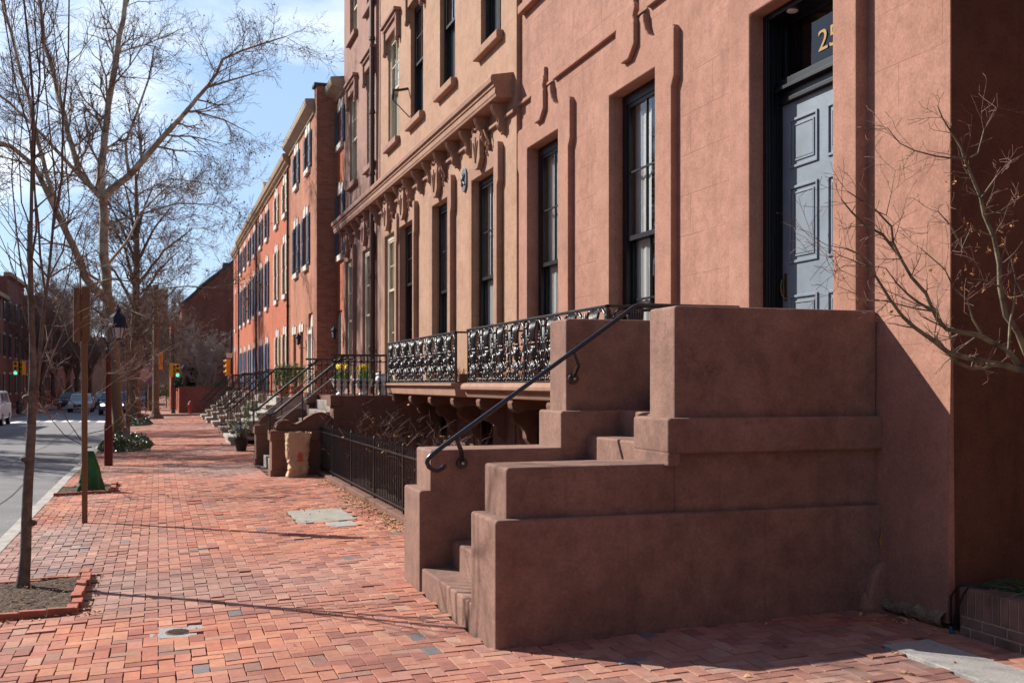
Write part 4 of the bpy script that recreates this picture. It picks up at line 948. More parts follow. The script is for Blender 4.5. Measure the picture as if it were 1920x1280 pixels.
q = MB()
for i in range(7): q.box(2.18 + .19*i, 3.45, 20.99, 23.93, -.1 if i == 0 else .2*i, .2 * (i + 1))
build('steps', q, M['bstep'], bs, bevel=.01)
br_ = thing('stoop_railing', 'black iron railing with turned balusters on the dark brownstone stoop', 'railing', (3.2, 22, 1.5))
for yr in (20.62, 24.2):
    q = MB(); q.box(3.14, 4.24, yr - .03, yr + .03, 2.28, 2.32); q.box(3.16, 4.24, yr - .015, yr + .015, 2.16, 2.18); build('top_rail', q, M['iron'], br_, bevel=.006)
    q = MB(); q.tube([(3.42, yr, 2.29), (2.10, yr, 1.20), (2.0, yr, 1.16), (1.93, yr, 1.165)], .028, 7); q.tube([(3.4, yr, 2.02), (2.1, yr, .98)], .014, 5); build('sloping_rail', q, M['iron'], br_)
    for k in range(9):
        q = MB(); xx = 3.24 + k * .125; turned(q, xx, yr, 1.36 if yr < 22 else 1.5, 2.29, .016); build('baluster', q, M['iron'], br_)
    q = MB(); q.box(1.985, 2.02, yr-.015, yr+.015, .80, 1.17); build('newel', q, M['iron'], br_); q = MB(); q.box(2.6, 2.625, yr-.012, yr+.012, .95, 1.62); build('newel', q, M['iron'], br_)
# urns with daffodils
def urn(x_, y_, label, flowers, seed, tall=False):
    t_ = thing('urn', label, 'urn', (x_, y_, 1.52), None); q = MB()
    if tall: pr = [(.10,0),(.11,.03),(.08,.06),(.13,.16),(.165,.28),(.15,.36),(.12,.385),(.14,.40),(.16,.42),(.14,.44),(.12,.44)]
    else: pr = [(.10,0),(.10,.03),(.06,.05),(.05,.08),(.09,.11),(.14,.16),(.16,.22),(.19,.29),(.215,.30),(.215,.32),(.18,.32),(.16,.30)]
    q.lathe(pr, (x_, y_, 1.52), 20); build('bowl', q, M['urn'], t_, smooth=True)
    if flowers:
        rq = random.Random(seed); l = MB(); f = MB()
        for k in range(70):
            a = rq.uniform(0, 6.28); r_ = rq.uniform(0, .15); p = Vector((x_ + r_*math.cos(a), y_ + r_*math.sin(a), 1.82)); h = rq.uniform(.13,.24); tip = p + Vector((rq.gauss(0,.03), rq.gauss(0,.03), h)); wv = Vector((math.cos(a+1), math.sin(a+1), 0)) * .011
            l.quad(p - wv, p + wv, tip + wv*.3, tip - wv*.3)
        for k in range(11):
            a = rq.uniform(0, 6.28); r_ = rq.uniform(0, .13); c_ = Vector((x_ + r_*math.cos(a), y_ + r_*math.sin(a), 1.82 + rq.uniform(.17,.30)))
            l.tube([c_ - Vector((0,0,.2)), c_], .005, 4); n0 = Vector((rq.uniform(-1,0), rq.uniform(-1,0), .3)).normalized(); u_ = n0.orthogonal().normalized(); v_ = n0.cross(u_)
            for j in range(6):
                b_ = j * math.pi / 3; d_ = u_*math.cos(b_) + v_*math.sin(b_); e_ = u_*math.cos(b_+1.57) + v_*math.sin(b_+1.57); f.quad(c_, c_ + d_*.03 + e_*.018, c_ + d_*.055, c_ + d_*.03 - e_*.018)
            f.tube([c_, c_ + n0*.03], [.012, .02], 7)
        build('leaves', l, mat('daffodil_leaf', (.10,.22,.03), .5), t_); build('daffodils', f, M['daff'], t_)
urn(3.40, 20.95, 'white stone urn of yellow daffodils nearer the steps', True, 4)
urn(3.86, 20.98, 'white stone urn of yellow daffodils, middle of the three white pots', True, 5)
urn(4.25, 20.95, 'tall white vase-shaped urn without flowers at the end of the balcony', False, 6, True)

# paper yard-waste bag
pb = thing('paper_bag', 'crumpled brown paper yard-waste bag with red print standing against the brownstone pedestal', 'paper bag', (2.45, 20.2, 0))
q = MB(); nr, nc = 44, 96
def crease(p, sc, sd): return 1 - abs(mnoise.noise(Vector((p[0]*sc + sd, p[1]*sc, p[2]*sc)))) * 2.4
for i in range(nr + 1):
    t_ = i / nr; z_ = .0 + .83 * t_; sq = math.exp(-((t_-.24)/.11)**2)
    wx = .185 + .045 * t_ - .022 * sq; wy = .14 + .02 * t_ + .01*sq
    for k in range(nc):
        a = 2*math.pi*k/nc; ca_, sa_ = math.cos(a), math.sin(a)
        exq = .32 + .2*t_; X_ = wx * math.copysign(abs(ca_) ** exq, ca_); Y_ = wy * math.copysign(abs(sa_) ** exq, sa_); P_ = (X_, Y_, z_)
        amp = .010 + .020 * math.exp(-((t_-.2)/.22)**2) + .012 * max(0, t_-.8) * 5
        nn = amp * (crease(P_, 6, 2) - .55) + amp * .6 * (crease(P_, 13, 7) - .55) + .012 * mnoise.noise(Vector((X_*30, Y_*30, z_*24)))
        l_ = math.hypot(X_, Y_); zz = z_ * (1 - .02*mnoise.noise(Vector((X_*8, Y_*8, 3)))) + (0.05 * mnoise.noise(Vector((X_*7, Y_*7, 5))) + .012*math.sin(k*.9) if i == nr else 0)
        q.v.append((2.44 + X_*(1+nn/l_) + .035*t_ + .02*sq, 20.12 + Y_*(1+nn/l_) - .03*sq, zz + gz(2.4, 20.1)))
for i in range(nr):
    for k in range(nc):
        k2 = (k+1) % nc; q.f.append((i*nc+k, i*nc+k2, (i+1)*nc+k2, (i+1)*nc+k))
q.f.append(tuple(range(nc)))
po = build('bag', q, M['kraft'], pb, smooth=True); md = po.modifiers.new('s', 'SOLIDIFY'); md.thickness = .004
q = MB()
for (y_, z_, w_, h_) in ((-.3, 0, 0, 0),): pass
for (dx, z0_, z1_, hw) in ((0.045, .36, .40, .045), (0.045, .41, .475, .035), (.045, .31, .345, .05)):
    q.box(2.44 + dx - hw, 2.44 + dx + hw, 20.12 - .182, 20.12 - .155, z0_, z1_)
q.box(2.265, 2.27, 20.06, 20.16, .34, .50)
build('print', q, M['red_print'], pb)

# slabs, manhole, litter, planter, hose
def slab(name, label, cat, x0, x1, y0, y1, m_, dz=.012, seam=None):
    q = MB(); xs_ = [x0] + ([seam] if seam else []) + [x1]
    for a, b_ in zip(xs_[:-1], xs_[1:]):
        n = len(q.v); c4 = ((a+.004,y0),(b_-.004,y0),(b_-.004,y1),(a+.004,y1))
        q.v += [(x_, y_, gz(x_, y_) + .003 + dz*.2) for x_, y_ in c4] + [(x_, y_, gz(x_, y_) - .05) for x_, y_ in c4]
        q.f += [tuple(n+i for i in f_) for f_ in ((0,1,2,3),(4,5,1,0),(5,6,2,1),(6,7,3,2),(7,4,0,3))]
    o = build(name, q, M[m_], None, bevel=.006); return setp(o, label, cat)
slab('paving_slab', 'grey-green concrete slab among fallen leaves in the brick pavement', 'slab', 1.68, 2.42, 13.62, 14.95, 'conc')
slab('utility_cover', 'small square concrete utility cover just in front of the larger slab', 'utility cover', 1.99, 2.34, 13.05, 13.50, 'conc_grey')
slab('speckled_slab', 'speckled grey slab half in shadow in front of the brick planter', 'slab', 4.40, 4.78, 4.36, 5.76, 'conc_grey')
vc = thing('valve_cover', 'round rusty valve cover set in mortar in the foreground bricks', 'valve cover', (.13, 8.17, gz(.13, 8.17)))
q = MB(); zz = gz(.13, 8.17) - .002; q.box(-.06, .33, 7.93, 8.42, zz - .04, zz - .009); q.box(.005, .265, 8.01, 8.34, zz - .04, zz); build('mortar', q, M['conc_grey'], vc)
q = MB(); q.lathe([(.001,.006),(.085,.006),(.09,.004),(.09,-.01)], (.135, 8.17, zz), 22, closed=False)
for k in range(-3, 4): q.box(.135 - math.sqrt(max(0, .075**2 - (k*.022)**2)), .135 + math.sqrt(max(0, .075**2 - (k*.022)**2)), 8.17 + k*.022 - .004, 8.17 + k*.022 + .004, zz + .004, zz + .011)
build('lid', q, M['grate'], vc)
def scatter(name, mat_, spec_, seed, kind='stuff', label=None, cat=None):
    rq = random.Random(seed); q = MB()
    for (n_, fx, fy, smin, smax) in spec_:
        for _ in range(n_):
            x_, y_ = fx(rq), fy(rq)
            if callable(x_): pass
            e = rq.uniform(smin, smax); a = rq.uniform(0, 6.28); z_ = gz(x_, y_) + und(x_, y_) + rq.uniform(.003, .012)
            u_ = Vector((math.cos(a), math.sin(a), rq.gauss(0, .25))) * e; v_ = Vector((-math.sin(a), math.cos(a), rq.gauss(0, .35))) * e * rq.uniform(.4, .7); c_ = Vector((x_, y_, z_))
            q.quad(c_ - u_, c_ + v_ + Vector((0,0,.3*e)), c_ + u_, c_ - v_ + Vector((0,0,.3*e)))
    o = build(name, q, mat_, None); o['kind'] = kind
    if label: o['label'] = label; o['category'] = cat
    return o
g_ = lambda m_, s_: (lambda r: r.gauss(m_, s_)); u = lambda a, b_: (lambda r: r.uniform(a, b_)); ex = lambda b_, s_: (lambda r: b_ - abs(r.gauss(0, s_)))
scatter('leaf_litter', M['litter'], [
    (520, ex(2.86, .10), u(9.8, 20.3), .010, .026), (330, ex(2.82, .17), u(12.2, 16.5), .012, .028), (60, u(1.6, 2.5), lambda r: 15.0 + abs(r.gauss(0, .06)), .010, .022),
    (40, u(1.5, 1.7), u(13.6, 15), .01, .02), (30, u(1.7, 2.4), u(13.5, 15), .008, .018), (90, u(-1.5, 3.5), u(5, 30), .006, .018), (60, u(-1.45, -.4), g_(9.12, .05), .012, .026),
    (45, u(-1.62, -.6), g_(19.2, .05), .012, .024), (25, g_(4.9, .1), g_(6.3, .25), .012, .03), (14, u(3.2, 4.9), u(4.8, 6.6), .012, .026), (60, u(-.6, -.5), u(9.2, 11), .008, .018)], 21,
    label='dry tan leaves scattered over the brick pavement and along the fence kerb', cat='fallen leaves')
rq = random.Random(8); q = MB()
for _ in range(260):
    y_ = rq.uniform(10, 40); x_ = -1.85 - abs(rq.gauss(0, .16)); e = rq.uniform(.01, .03); a = rq.uniform(0, 6.28); z_ = crown(x_, y_) + .012
    u_ = Vector((math.cos(a), math.sin(a), .1))*e; v_ = Vector((-math.sin(a), math.cos(a), .2))*e*.5; c_ = Vector((x_, y_, z_)); q.quad(c_-u_, c_+v_, c_+u_, c_-v_)
o = build('gutter_leaves', q, M['litter']); setp(o, 'thin line of dry leaves and grit lying in the road gutter', 'fallen leaves', kind='stuff')
lf = thing('withered_leaf', 'single curled orange-brown leaf stuck in the corner between stoop and wall', 'leaf', (5.07, 6.66, .5))
q = MB(); q.quad((5.10,6.665,.52),(5.088,6.65,.60),(5.11,6.66,.68),(5.12,6.655,.60)); q.quad((5.10,6.665,.52),(5.08,6.662,.585),(5.11,6.66,.68),(5.088,6.65,.60)); build('blade', q, M['dry_leaf'], lf)
# tree pits
def pit(nm_label, px_, seed, brick_label):
    x0, x1, y0, y1 = px_; q = MB(); n_ = 26
    for i in range(n_+1):
        for j in range(n_+1):
            x_ = x0 + .02 + (x1-x0-.04)*i/n_; y_ = y0 + .02 + (y1-y0-.04)*j/n_
            q.v.append((x_, y_, gz(x_, y_) - .005 + .025*mnoise.noise(Vector((x_*3, y_*3, seed))) + .014*mnoise.noise(Vector((x_*14, y_*14, seed)))))
    for i in range(n_):
        for j in range(n_): a = i*(n_+1)+j; q.f.append((a, a+n_+1, a+n_+2, a+1))
    struct('tree_pit_soil', q, M['soil'])
    e = thing('brick_edging', brick_label, 'edging', (x1, y0, gz(x1, y0))); rq = random.Random(seed)
    for side in ('near', 'right', 'far'):
        q = MB()
        if side == 'right':
            y_ = y0 + .02
            while y_ < y1 - .1:
                z_ = gz(x1, y_); o_ = rq.uniform(-.015, .015); q.box(x1 - .09 + o_, x1 - .005 + o_, y_, y_ + .19, z_ - .03, z_ + .055 + rq.uniform(-.012, .015)); y_ += .2
        else:
            yy = y0 if side == 'near' else y1 - .06; x_ = x0 + .0
            while x_ < x1 - .22:
                z_ = gz(x_ + .1, yy); q.box(x_, x_ + .198, yy, yy + .06, z_ - .03, z_ + (.05 if side == 'near' else .012) + rq.uniform(-.008, .01)); x_ += .205
        build('edging_course', q, mat('edging_brick%d' % seed, (.36,.12,.08), .9, var=.3, vscale=9), e, bevel=.006)
pit('a', PIT1, 3, 'low brick edging around the near tree pit with the slender sapling')
pit('b', PIT2, 4, 'low brick edging around the tree pit with the green bag')
rq = random.Random(31); q = MB()
for _ in range(700):
    P_ = PIT1 if rq.random() < .8 else PIT2
    x_ = rq.uniform(P_[0]+.05, P_[1]-.1); y_ = rq.uniform(P_[2]+.08, P_[3]-.06); e = rq.uniform(.006, .02); a = rq.uniform(0, 6.28); c_ = Vector((x_, y_, gz(x_, y_) + .022))
    u_ = Vector((math.cos(a), math.sin(a), rq.gauss(0,.2)))*e; v_ = Vector((-math.sin(a), math.cos(a), rq.gauss(0,.4)))*e*.4; q.quad(c_-u_, c_+v_, c_+u_, c_-v_)
o = build('bark_mulch', q, mat('mulch', (.14,.085,.05), .95, vscale=50, col2=(.34,.22,.13))); setp(o, 'brown bark chips and leaf scraps on the soil of the tree pits', 'mulch', kind='stuff')
# brick planter at right
bp_ = thing('brick_planter', 'low brown brick planter with upright soldier bricks along its top, at the lower right corner', 'planter', (5.06, 5.0, 0))
q = MB(); q.box(5.068, 5.30, 2.6, 5.80, -.02, .395); q.box(5.3, 12, 2.6, 6.0, -.02, .33); build('mortar_core', q, mat('mortar', (.42,.37,.32), .95, var=.2, vscale=30), bp_)
mbk = mat('brown_brick', (.17,.10,.08), .85, var=.35, vscale=6, bump=.3); q = MB(); rq = random.Random(9); y_ = 2.6
while y_ < 5.76: q.box(5.06, 5.295, y_, min(y_ + .062, 5.803), .215, .402 + rq.uniform(-.003,.003)); y_ += .073
build('soldier_course', q, mbk, bp_, bevel=.004)
q = MB()
for r_ in range(3):
    y_ = 2.6 - (r_ % 2) * .11
    while y_ < 5.77:
        a, b_ = max(y_, 2.6), min(y_ + .205, 5.803)
        if b_ - a > .03: q.box(5.061, 5.2, a, b_ - .004, .205 - .069 * (r_ + 1) + .011, .205 - .069 * r_)
        y_ += .215
build('stretcher_courses', q, mbk, bp_, bevel=.004)
q = MB(); q.box(5.31, 11.9, 2.7, 5.99, .3, .36); struct('planter_soil', q, M['soil'])
hs = thing('garden_hose', 'thin black hose looping over the planter corner down to the pavement', 'hose', (5.03, 5.83, .08))
q = MB(); q.tube([(5.035,5.845,.085),(5.03,5.85,.2),(5.03,5.845,.33),(5.05,5.80,.415),(5.12,5.70,.425),(5.25,5.55,.41),(5.35,5.3,.40)], .008, 6); q.tube([(5.035,5.835,.09),(5.02,5.80,.2),(5.035,5.74,.36),(5.07,5.72,.42),(5.14,5.62,.42)], .008, 6); build('hose', q, M['hose'], hs, smooth=True)
q = MB(); q.tube([(5.035,5.84,.075),(5.035,5.84,.13)], .02, 8); build('connector', q, M['blue'], hs)
gp = thing('grass_tuft', 'tuft of strap-like green leaves in the planter at the right edge', 'plant', (5.35, 5.35, .37))
q = MB(); rq = random.Random(12)
for k in range(90):
    a = rq.uniform(0, 6.28); p = Vector((5.36 + rq.gauss(0,.05), 5.42 + rq.gauss(0,.08), .36)); L_ = rq.uniform(.12,.3); d_ = Vector((math.cos(a), math.sin(a), 0)); wv = Vector((-d_.y, d_.x, 0))*.006; prev = p
    for j in range(4):
        t_ = (j+1)/4; nx_ = p + d_*L_*t_*.9 + Vector((0,0,L_*(.9*t_ - .85*t_*t_))); q.quad(prev-wv, prev+wv, nx_+wv*(1-t_*.7), nx_-wv*(1-t_*.7)); prev = nx_
build('blades', q, M['grass'], gp)
q = MB(); q.ball((5.42, 5.75, .37), .15, 10, 6, (1.6, .8, .5)); mo = build('moss_mound', q, mat('moss', (.04,.05,.015), .98, var=.5, vscale=30, bump=1, bscale=40, bdist=.03)); setp(mo, 'low dark mossy mound against the wall in the planter', 'moss')

# ================================================================ trees
class Tree:
    def __init__(s, seed): s.r = random.Random(seed); s.tr = MB(); s.cr = MB(); s.tips = []
    def wob(s, d, k): return (d + Vector((s.r.gauss(0,k), s.r.gauss(0,k), s.r.gauss(0,k)))).normalized()
    def branch(s, p, d, L, r, lvl, P):
        """grow one branch and its children"""
        n = P['seg'][lvl]; pts = [p.copy()]; rad = [r]; q = p.copy(); kids = []
        for i in range(n):
            d = s.wob(d, P['wob'][lvl]); d = (d + Vector((0,0,P['up'][lvl]))).normalized(); q = q + d * L / n; pts.append(q.copy()); rad.append(max(r * (1 - .8*(i+1)/n), P['rmin']))
            if lvl < P['lv'] and (i + 1) / n > P['bare'][lvl]: kids.append((q.copy(), d.copy(), rad[-1], (i+1)/n))
        (s.tr if r > P['rt'] else s.cr).tube(pts, rad, 6 if r > P['rt']*1.5 else (4 if r > P['rt']*.5 else 3), cap=False)
        if lvl == P['lv']: s.tips.append(q)
        for (kp, kd, kr, t_) in kids:
            for _ in range(P['n'][lvl]):
                ax = kd.orthogonal().normalized(); ax.rotate(Matrix.Rotation(s.r.uniform(0, 6.283), 3, kd)); an = s.r.uniform(*P['ang']); nd = (kd * math.cos(an) + ax * math.sin(an)).normalized()
                s.branch(kp, nd, L * s.r.uniform(*P['lr']) * (1.15 - .5*t_), min(kr * .75, r * P['rr']), lvl + 1, P)
    def limb(s, pts, r0, r1, P, every=.5, kl=(1.6, 2.8), start=.25, kr=.4):
        """explicit limb through points, with side branches grown on it"""
        pts = [Vector(p) for p in pts]; dense = [pts[0]]
        for a, b_ in zip(pts[:-1], pts[1:]):
            n = max(1, int((b_-a).length / .45))
            for k in range(1, n+1): dense.append(a.lerp(b_, k/n) + (Vector((s.r.gauss(0,.016), s.r.gauss(0,.016), s.r.gauss(0,.012))) * min(1, r0 * 14) if r0 < .3 else Vector((0,0,0))))
        N = len(dense) - 1; rad = [r0 + (r1-r0)*i/N for i in range(N+1)]
        s.tr.tube(dense, rad, 8 if r0 > .06 else 6, cap=False)
        tot = sum((b_-a).length for a, b_ in zip(dense[:-1], dense[1:])); acc = 0; nxt = tot*start
        for i in range(N):
            d = dense[i+1]-dense[i]; acc += d.length; d = d.normalized()
            while acc > nxt:
                nxt += every * s.r.uniform(.6, 1.3); ax = d.orthogonal().normalized(); ax.rotate(Matrix.Rotation(s.r.uniform(0, 6.283), 3, d)); an = s.r.uniform(.6, 1.15)
                s.branch(dense[i+1], (d*math.cos(an)+ax*math.sin(an)).normalized(), s.r.uniform(*kl), rad[i]*kr if rad[i]*kr < .05 else .05, 1, P)
    def finish(s, name, label, cat, loc, bark, twig, group=None, balls=0):
        t_ = thing(name, label, cat, loc, group); build('trunk', s.tr, bark, t_, smooth=True); build('crown', s.cr, twig, t_)
        if balls:
            b_ = MB()
            for _ in range(balls): p = s.r.choice(s.tips); b_.octa((p.x, p.y, p.z - s.r.uniform(.03,.12)), s.r.uniform(.022,.034))
            o = build('seed_balls', b_, M['ball'], t_); o['kind'] = 'stuff'
        return t_
PT = dict(seg=[6,5,4,3,2], wob=[.1,.16,.22,.25,.3], up=[.05,.07,.05,.03,0], bare=[.3,.15,.1,.2,0], n=[2,2,2,2,2], ang=(.45,.95), lr=(.42,.6), rr=.5, rmin=.004, rt=.03, lv=3)
# tree 1: sycamore by the kerb
Y1 = 36.0
def tp(px, py, dy=0): return onY(px, py, Y1 + dy)
def bark_height(m, z0_, z1_, dark):
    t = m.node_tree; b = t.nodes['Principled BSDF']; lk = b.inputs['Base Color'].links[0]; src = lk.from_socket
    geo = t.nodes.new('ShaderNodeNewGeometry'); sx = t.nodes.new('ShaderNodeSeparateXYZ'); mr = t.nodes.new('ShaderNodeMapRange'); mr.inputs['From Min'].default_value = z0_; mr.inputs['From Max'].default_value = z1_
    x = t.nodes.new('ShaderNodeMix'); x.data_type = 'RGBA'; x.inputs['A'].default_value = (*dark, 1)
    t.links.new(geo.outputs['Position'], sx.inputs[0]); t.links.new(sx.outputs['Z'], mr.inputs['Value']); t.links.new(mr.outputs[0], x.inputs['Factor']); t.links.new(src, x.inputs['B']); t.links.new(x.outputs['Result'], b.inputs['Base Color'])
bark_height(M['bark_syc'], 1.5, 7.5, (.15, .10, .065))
T = Tree(41); P1 = dict(PT); P1.update(rmin=.0042, lv=3, n=[2,2,2,2], seg=[6,5,4,3])
T.limb([(-1.2, 36, -.2), (-1.21, 36, .15), tp(216,700), tp(207,600), tp(199,520), tp(195,440), tp(192,378)], .19, .135, P1, every=3, start=.6)
T.limb([tp(192,378), tp(187,345,.2), tp(193,280,.4), tp(203,200,.3), tp(213,130,.1), tp(225,70), tp(238,0,-.3), tp(245,-70,-.5)], .13, .06, P1, every=.42, start=.12, kl=(1.3,2.6))
T.limb([tp(192,378), tp(207,358,-.3), tp(242,330,-.8), tp(290,275,-1.3), tp(348,210,-1.7), tp(388,165,-2), tp(418,112,-2.3), tp(455,95,-2.5), tp(500,80,-2.6), tp(535,68,-2.7)], .12, .018, P1, every=.36, start=.2, kl=(1.0,2.2))
T.limb([tp(385,165,-2), tp(430,152,-2.4), tp(470,140,-2.7), tp(500,130,-2.9)], .04, .012, P1, every=.35, kl=(.8,1.5))
T.limb([tp(348,210,-1.7), tp(370,210,-1), tp(420,225,-.8), tp(470,250,-.6)], .035, .01, P1, every=.35, kl=(.7,1.3))
T.limb([tp(242,330,-.8), tp(236,268,-1.2), tp(262,200,-1.6), tp(278,150,-1.8), tp(290,90,-2)], .055, .02, P1, every=.4, kl=(1,1.9))
T.limb([tp(192,375), tp(172,352,.3), tp(150,330,.5), tp(128,250,.9), tp(102,150,1.1), tp(82,80,1.3), tp(74,-20,1.5)], .10, .05, P1, every=.42, start=.15, kl=(1.2,2.4))
T.limb([tp(150,330,.5), tp(112,290,.2), tp(66,240,-.3), tp(20,195,-.8), tp(-40,150,-1.4)], .06, .025, P1, every=.45, kl=(1.2,2.2))
T.limb([tp(203,565), tp(180,545,-.3), tp(160,520,-.5), tp(128,440,-1), tp(106,396,-1.3), tp(64,310,-1.8), tp(20,275,-2.2), tp(-40,255,-2.5)], .13, .06, P1, every=.5, start=.3, kl=(1.2,2.3))
T.limb([tp(128,440,-1), tp(112,410,-1), tp(80,300,-.7), tp(44,150,-.4), tp(12,30,0), tp(0,-40,.2)], .075, .035, P1, every=.45, start=.15, kl=(1.2,2.4))
T.limb([tp(196,425), tp(225,412,-.6), tp(258,404,-1), tp(330,382,-1.8), tp(400,384,-2.4), tp(438,405,-2.8)], .045, .01, P1, every=.35, start=.15, kl=(.8,1.7))
T.limb([tp(199,500), tp(240,450,1), tp(262,400,1.5), tp(330,335,2), tp(395,345,2.5), tp(430,380,3)], .05, .01, P1, every=.4, start=.2, kl=(.9,1.8))
T.limb([tp(205,585), tp(190,545,-2), tp(172,533,-4), tp(211,524,-5), tp(255,528,-5), tp(262,560,-5.2), tp(305,540,-5.5), tp(351,536,-5.8), tp(400,540,-6), tp(440,532,-6.2)], .05, .012, P1, every=.5, start=.35, kl=(.5,1.2))
T.limb([tp(205,600), tp(230,575,-1), tp(262,590,-2), tp(300,605,-2.5), tp(350,640,-3)], .035, .01, P1, every=.4, start=.2, kl=(.6,1.4))
T.limb([tp(213,680), tp(180,640,.5), tp(140,600,1), tp(100,560,1.5)], .04, .015, P1, every=.5, start=.2, kl=(.8,1.8))
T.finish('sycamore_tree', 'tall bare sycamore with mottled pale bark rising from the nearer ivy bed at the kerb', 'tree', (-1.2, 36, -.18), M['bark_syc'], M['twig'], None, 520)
# tree 2: big straight tree
Y2 = 57.0
def tq(px, py, dy=0): return onY(px, py, Y2 + dy)
T = Tree(52); P2 = dict(PT); P2.update(rmin=.0085, lv=3, ang=(.5,1.0))
T.limb([(-1.15, 57, -.5), (-1.15, 57, 0), tq(252,720), tq(254,600), tq(256,500), tq(257,420), tq(256,370), tq(255,330)], .34, .07, P2, every=.55, start=.42, kl=(1.8,3.4), kr=.5)
for (x_, y_, dy) in ((200,380,1), (320,390,-1), (180,470,-1), (335,470,1), (230,340,1.5), (290,345,-1.5), (330,540,-1), (150,560,1), (360,430,2), (215,430,-2), (300,580,-2)):
    T.limb([tq(254, min(640, y_+110)), tq((254+x_)/2, y_+40, dy/2), tq(x_, y_, dy)], .09, .025, P2, every=.6, start=.2, kl=(1.2,2.6))
T.finish('oak_tree', 'large dark bare tree with a thick straight trunk rising from the farther ivy bed', 'tree', (-1.15, 57, -.4), M['bark_brown'], M['twig'])
# tree 3: slim multi-stem tree
T = Tree(63); P3 = dict(PT); P3.update(rmin=.007, lv=2, n=[1,1,1,1], up=[.12,.12,.1,.05], ang=(.3,.6))
b3 = onY(240, 800, 44.5)
for k, (px_, py_) in enumerate(((232,600), (247,610), (262,640), (225,640), (255,580))):
    T.limb([(b3.x, 44.5, -.3), onY(240, 735, 44.5), onY((240+px_)/2, (700+py_)/2, 44.5+k*.2), onY(px_, py_, 44.5 + (k-2)*.5)], .075, .015, P3, every=.45, start=.5, kl=(.8,1.6))
T.finish('young_tree', 'slim young bare tree whose stems fork low, between the sycamore and the big dark tree', 'tree', (b3.x, 44.5, -.22), M['bark_brown'], M['twig_dark'])
# sapling in near pit
T = Tree(74); P4 = dict(PT); P4.update(rmin=.0028, lv=2, seg=[5,4,3], n=[1,1,1], up=[.06,.12,.1], rt=.006, ang=(.3,.7), wob=[.06,.1,.16], bare=[.3,.3,.3])
Ys = 10.7
def ts(px, py, dy=0): return onY(px, py, Ys + dy)
T.tr.tube([ts(43,1110), ts(43,1095), ts(45,1075), ts(48,1040), ts(50,960), ts(53,900), ts(58,820), ts(60,765), ts(62,700), ts(61,640), ts(58,570), ts(57,500), ts(55,420)], [.078,.066,.056,.05,.048,.046,.043,.042,.036,.03,.027,.025,.02], 10, cap=False)
for pts, r0, r1 in (([(57,500),(58,400),(60,300),(62,200),(55,100),(45,0),(40,-60)], .02, .008), ([(60,765),(70,715),(76,660),(80,600),(92,520),(98,430),(115,330),(118,220),(128,120),(130,0),(128,-60)], .022, .006),
                    ([(74,690),(90,640),(110,580),(128,520),(140,450),(160,400),(175,380)], .010, .003), ([(78,640),(86,560),(76,480),(72,420),(62,330),(55,250),(30,160),(12,60),(0,-20)], .014, .005),
                    ([(98,430),(105,350),(95,260),(84,150),(78,60),(72,-40)], .010, .004), ([(92,520),(118,470),(126,420),(130,380),(120,260),(112,160),(100,40),(98,-40)], .009, .004), ([(58,570),(40,500),(30,430),(22,330),(28,220),(20,100)], .010, .003),
                    ([(61,640),(45,590),(30,520),(12,470),(-10,420)], .008, .003), ([(57,500),(68,430),(64,330),(66,250),(75,150),(66,60),(62,-40)], .012, .005), ([(80,720),(100,665),(120,620),(140,590),(152,540)], .007, .003), ([(55,420),(40,380),(36,300),(44,200),(40,120)], .008, .003)):
    T.limb([ts(x_, y_, (x_ - 70) * .004) for x_, y_ in pts], r0, r1, P4, every=.34, start=.15, kl=(.3,.85), kr=.55)
for (x_, y_) in ((63,1000),(56,880),(60,765)): T.tr.ball(ts(x_-6, y_-20), .055, 8, 5, (1.1,1,.6))
T.finish('sapling', 'slender young tree with reddish upright twigs in the near tree pit', 'tree', (ts(43,1098).x, Ys, -.1), M['bark_sap'], M['twig_red'])
# sapling with the watering bag
T = Tree(85); P5 = dict(P4); P5.update(rmin=.0035, lv=2, n=[1,1,1,1], seg=[5,4,3,2], wob=[.1,.15,.2,.2], up=[.04,.06,.03,0], bare=[.3,.2,.2,.2])
Yg = 19.75
def tg(px, py, dy=0): return onY(px, py, Yg + dy)
T.tr.tube([tg(157,925), tg(156,850), tg(155,740), tg(153,640), tg(151,560), tg(150,500)], [.032,.028,.024,.02,.016,.012], 7, cap=False)
for pts in ([(156,835),(120,815),(95,785),(72,755)], [(156,830),(128,790),(108,750),(102,700)], [(155,800),(180,740),(215,715),(255,688),(290,670)], [(155,750),(190,735),(200,700),(245,680),(260,655)], [(155,815),(200,805),(235,775),(262,745)],
            [(153,700),(180,640),(205,600),(235,560)], [(153,680),(130,640),(115,580),(100,520)], [(152,620),(175,560),(190,500),(200,440)], [(151,560),(140,500),(128,430)], [(154,770),(120,740),(100,690),(85,660)], [(154,730),(180,690),(205,660),(225,640)], [(151,520),(158,460),(165,400)]):
    T.limb([tg(x_, y_, (i*.25 if (x_+y_) % 2 else -i*.2)) for i, (x_, y_) in enumerate(pts)], .009, .003, P5, every=.17, start=.2, kl=(.2,.5), kr=.6)
T.finish('sapling', 'thin pale-twigged sapling growing out of the green watering bag', 'tree', (-1.15, Yg, -.1), M['bark_sap'], M['twig_sap'])
wb = thing('watering_bag', 'green plastic watering bag wrapped around the sapling at the kerb', 'watering bag', (-1.14, 19.75, -.1))
q = MB(); nr, nc = 30, 56; cb_ = tg(166, 922); ct = tg(165, 845)
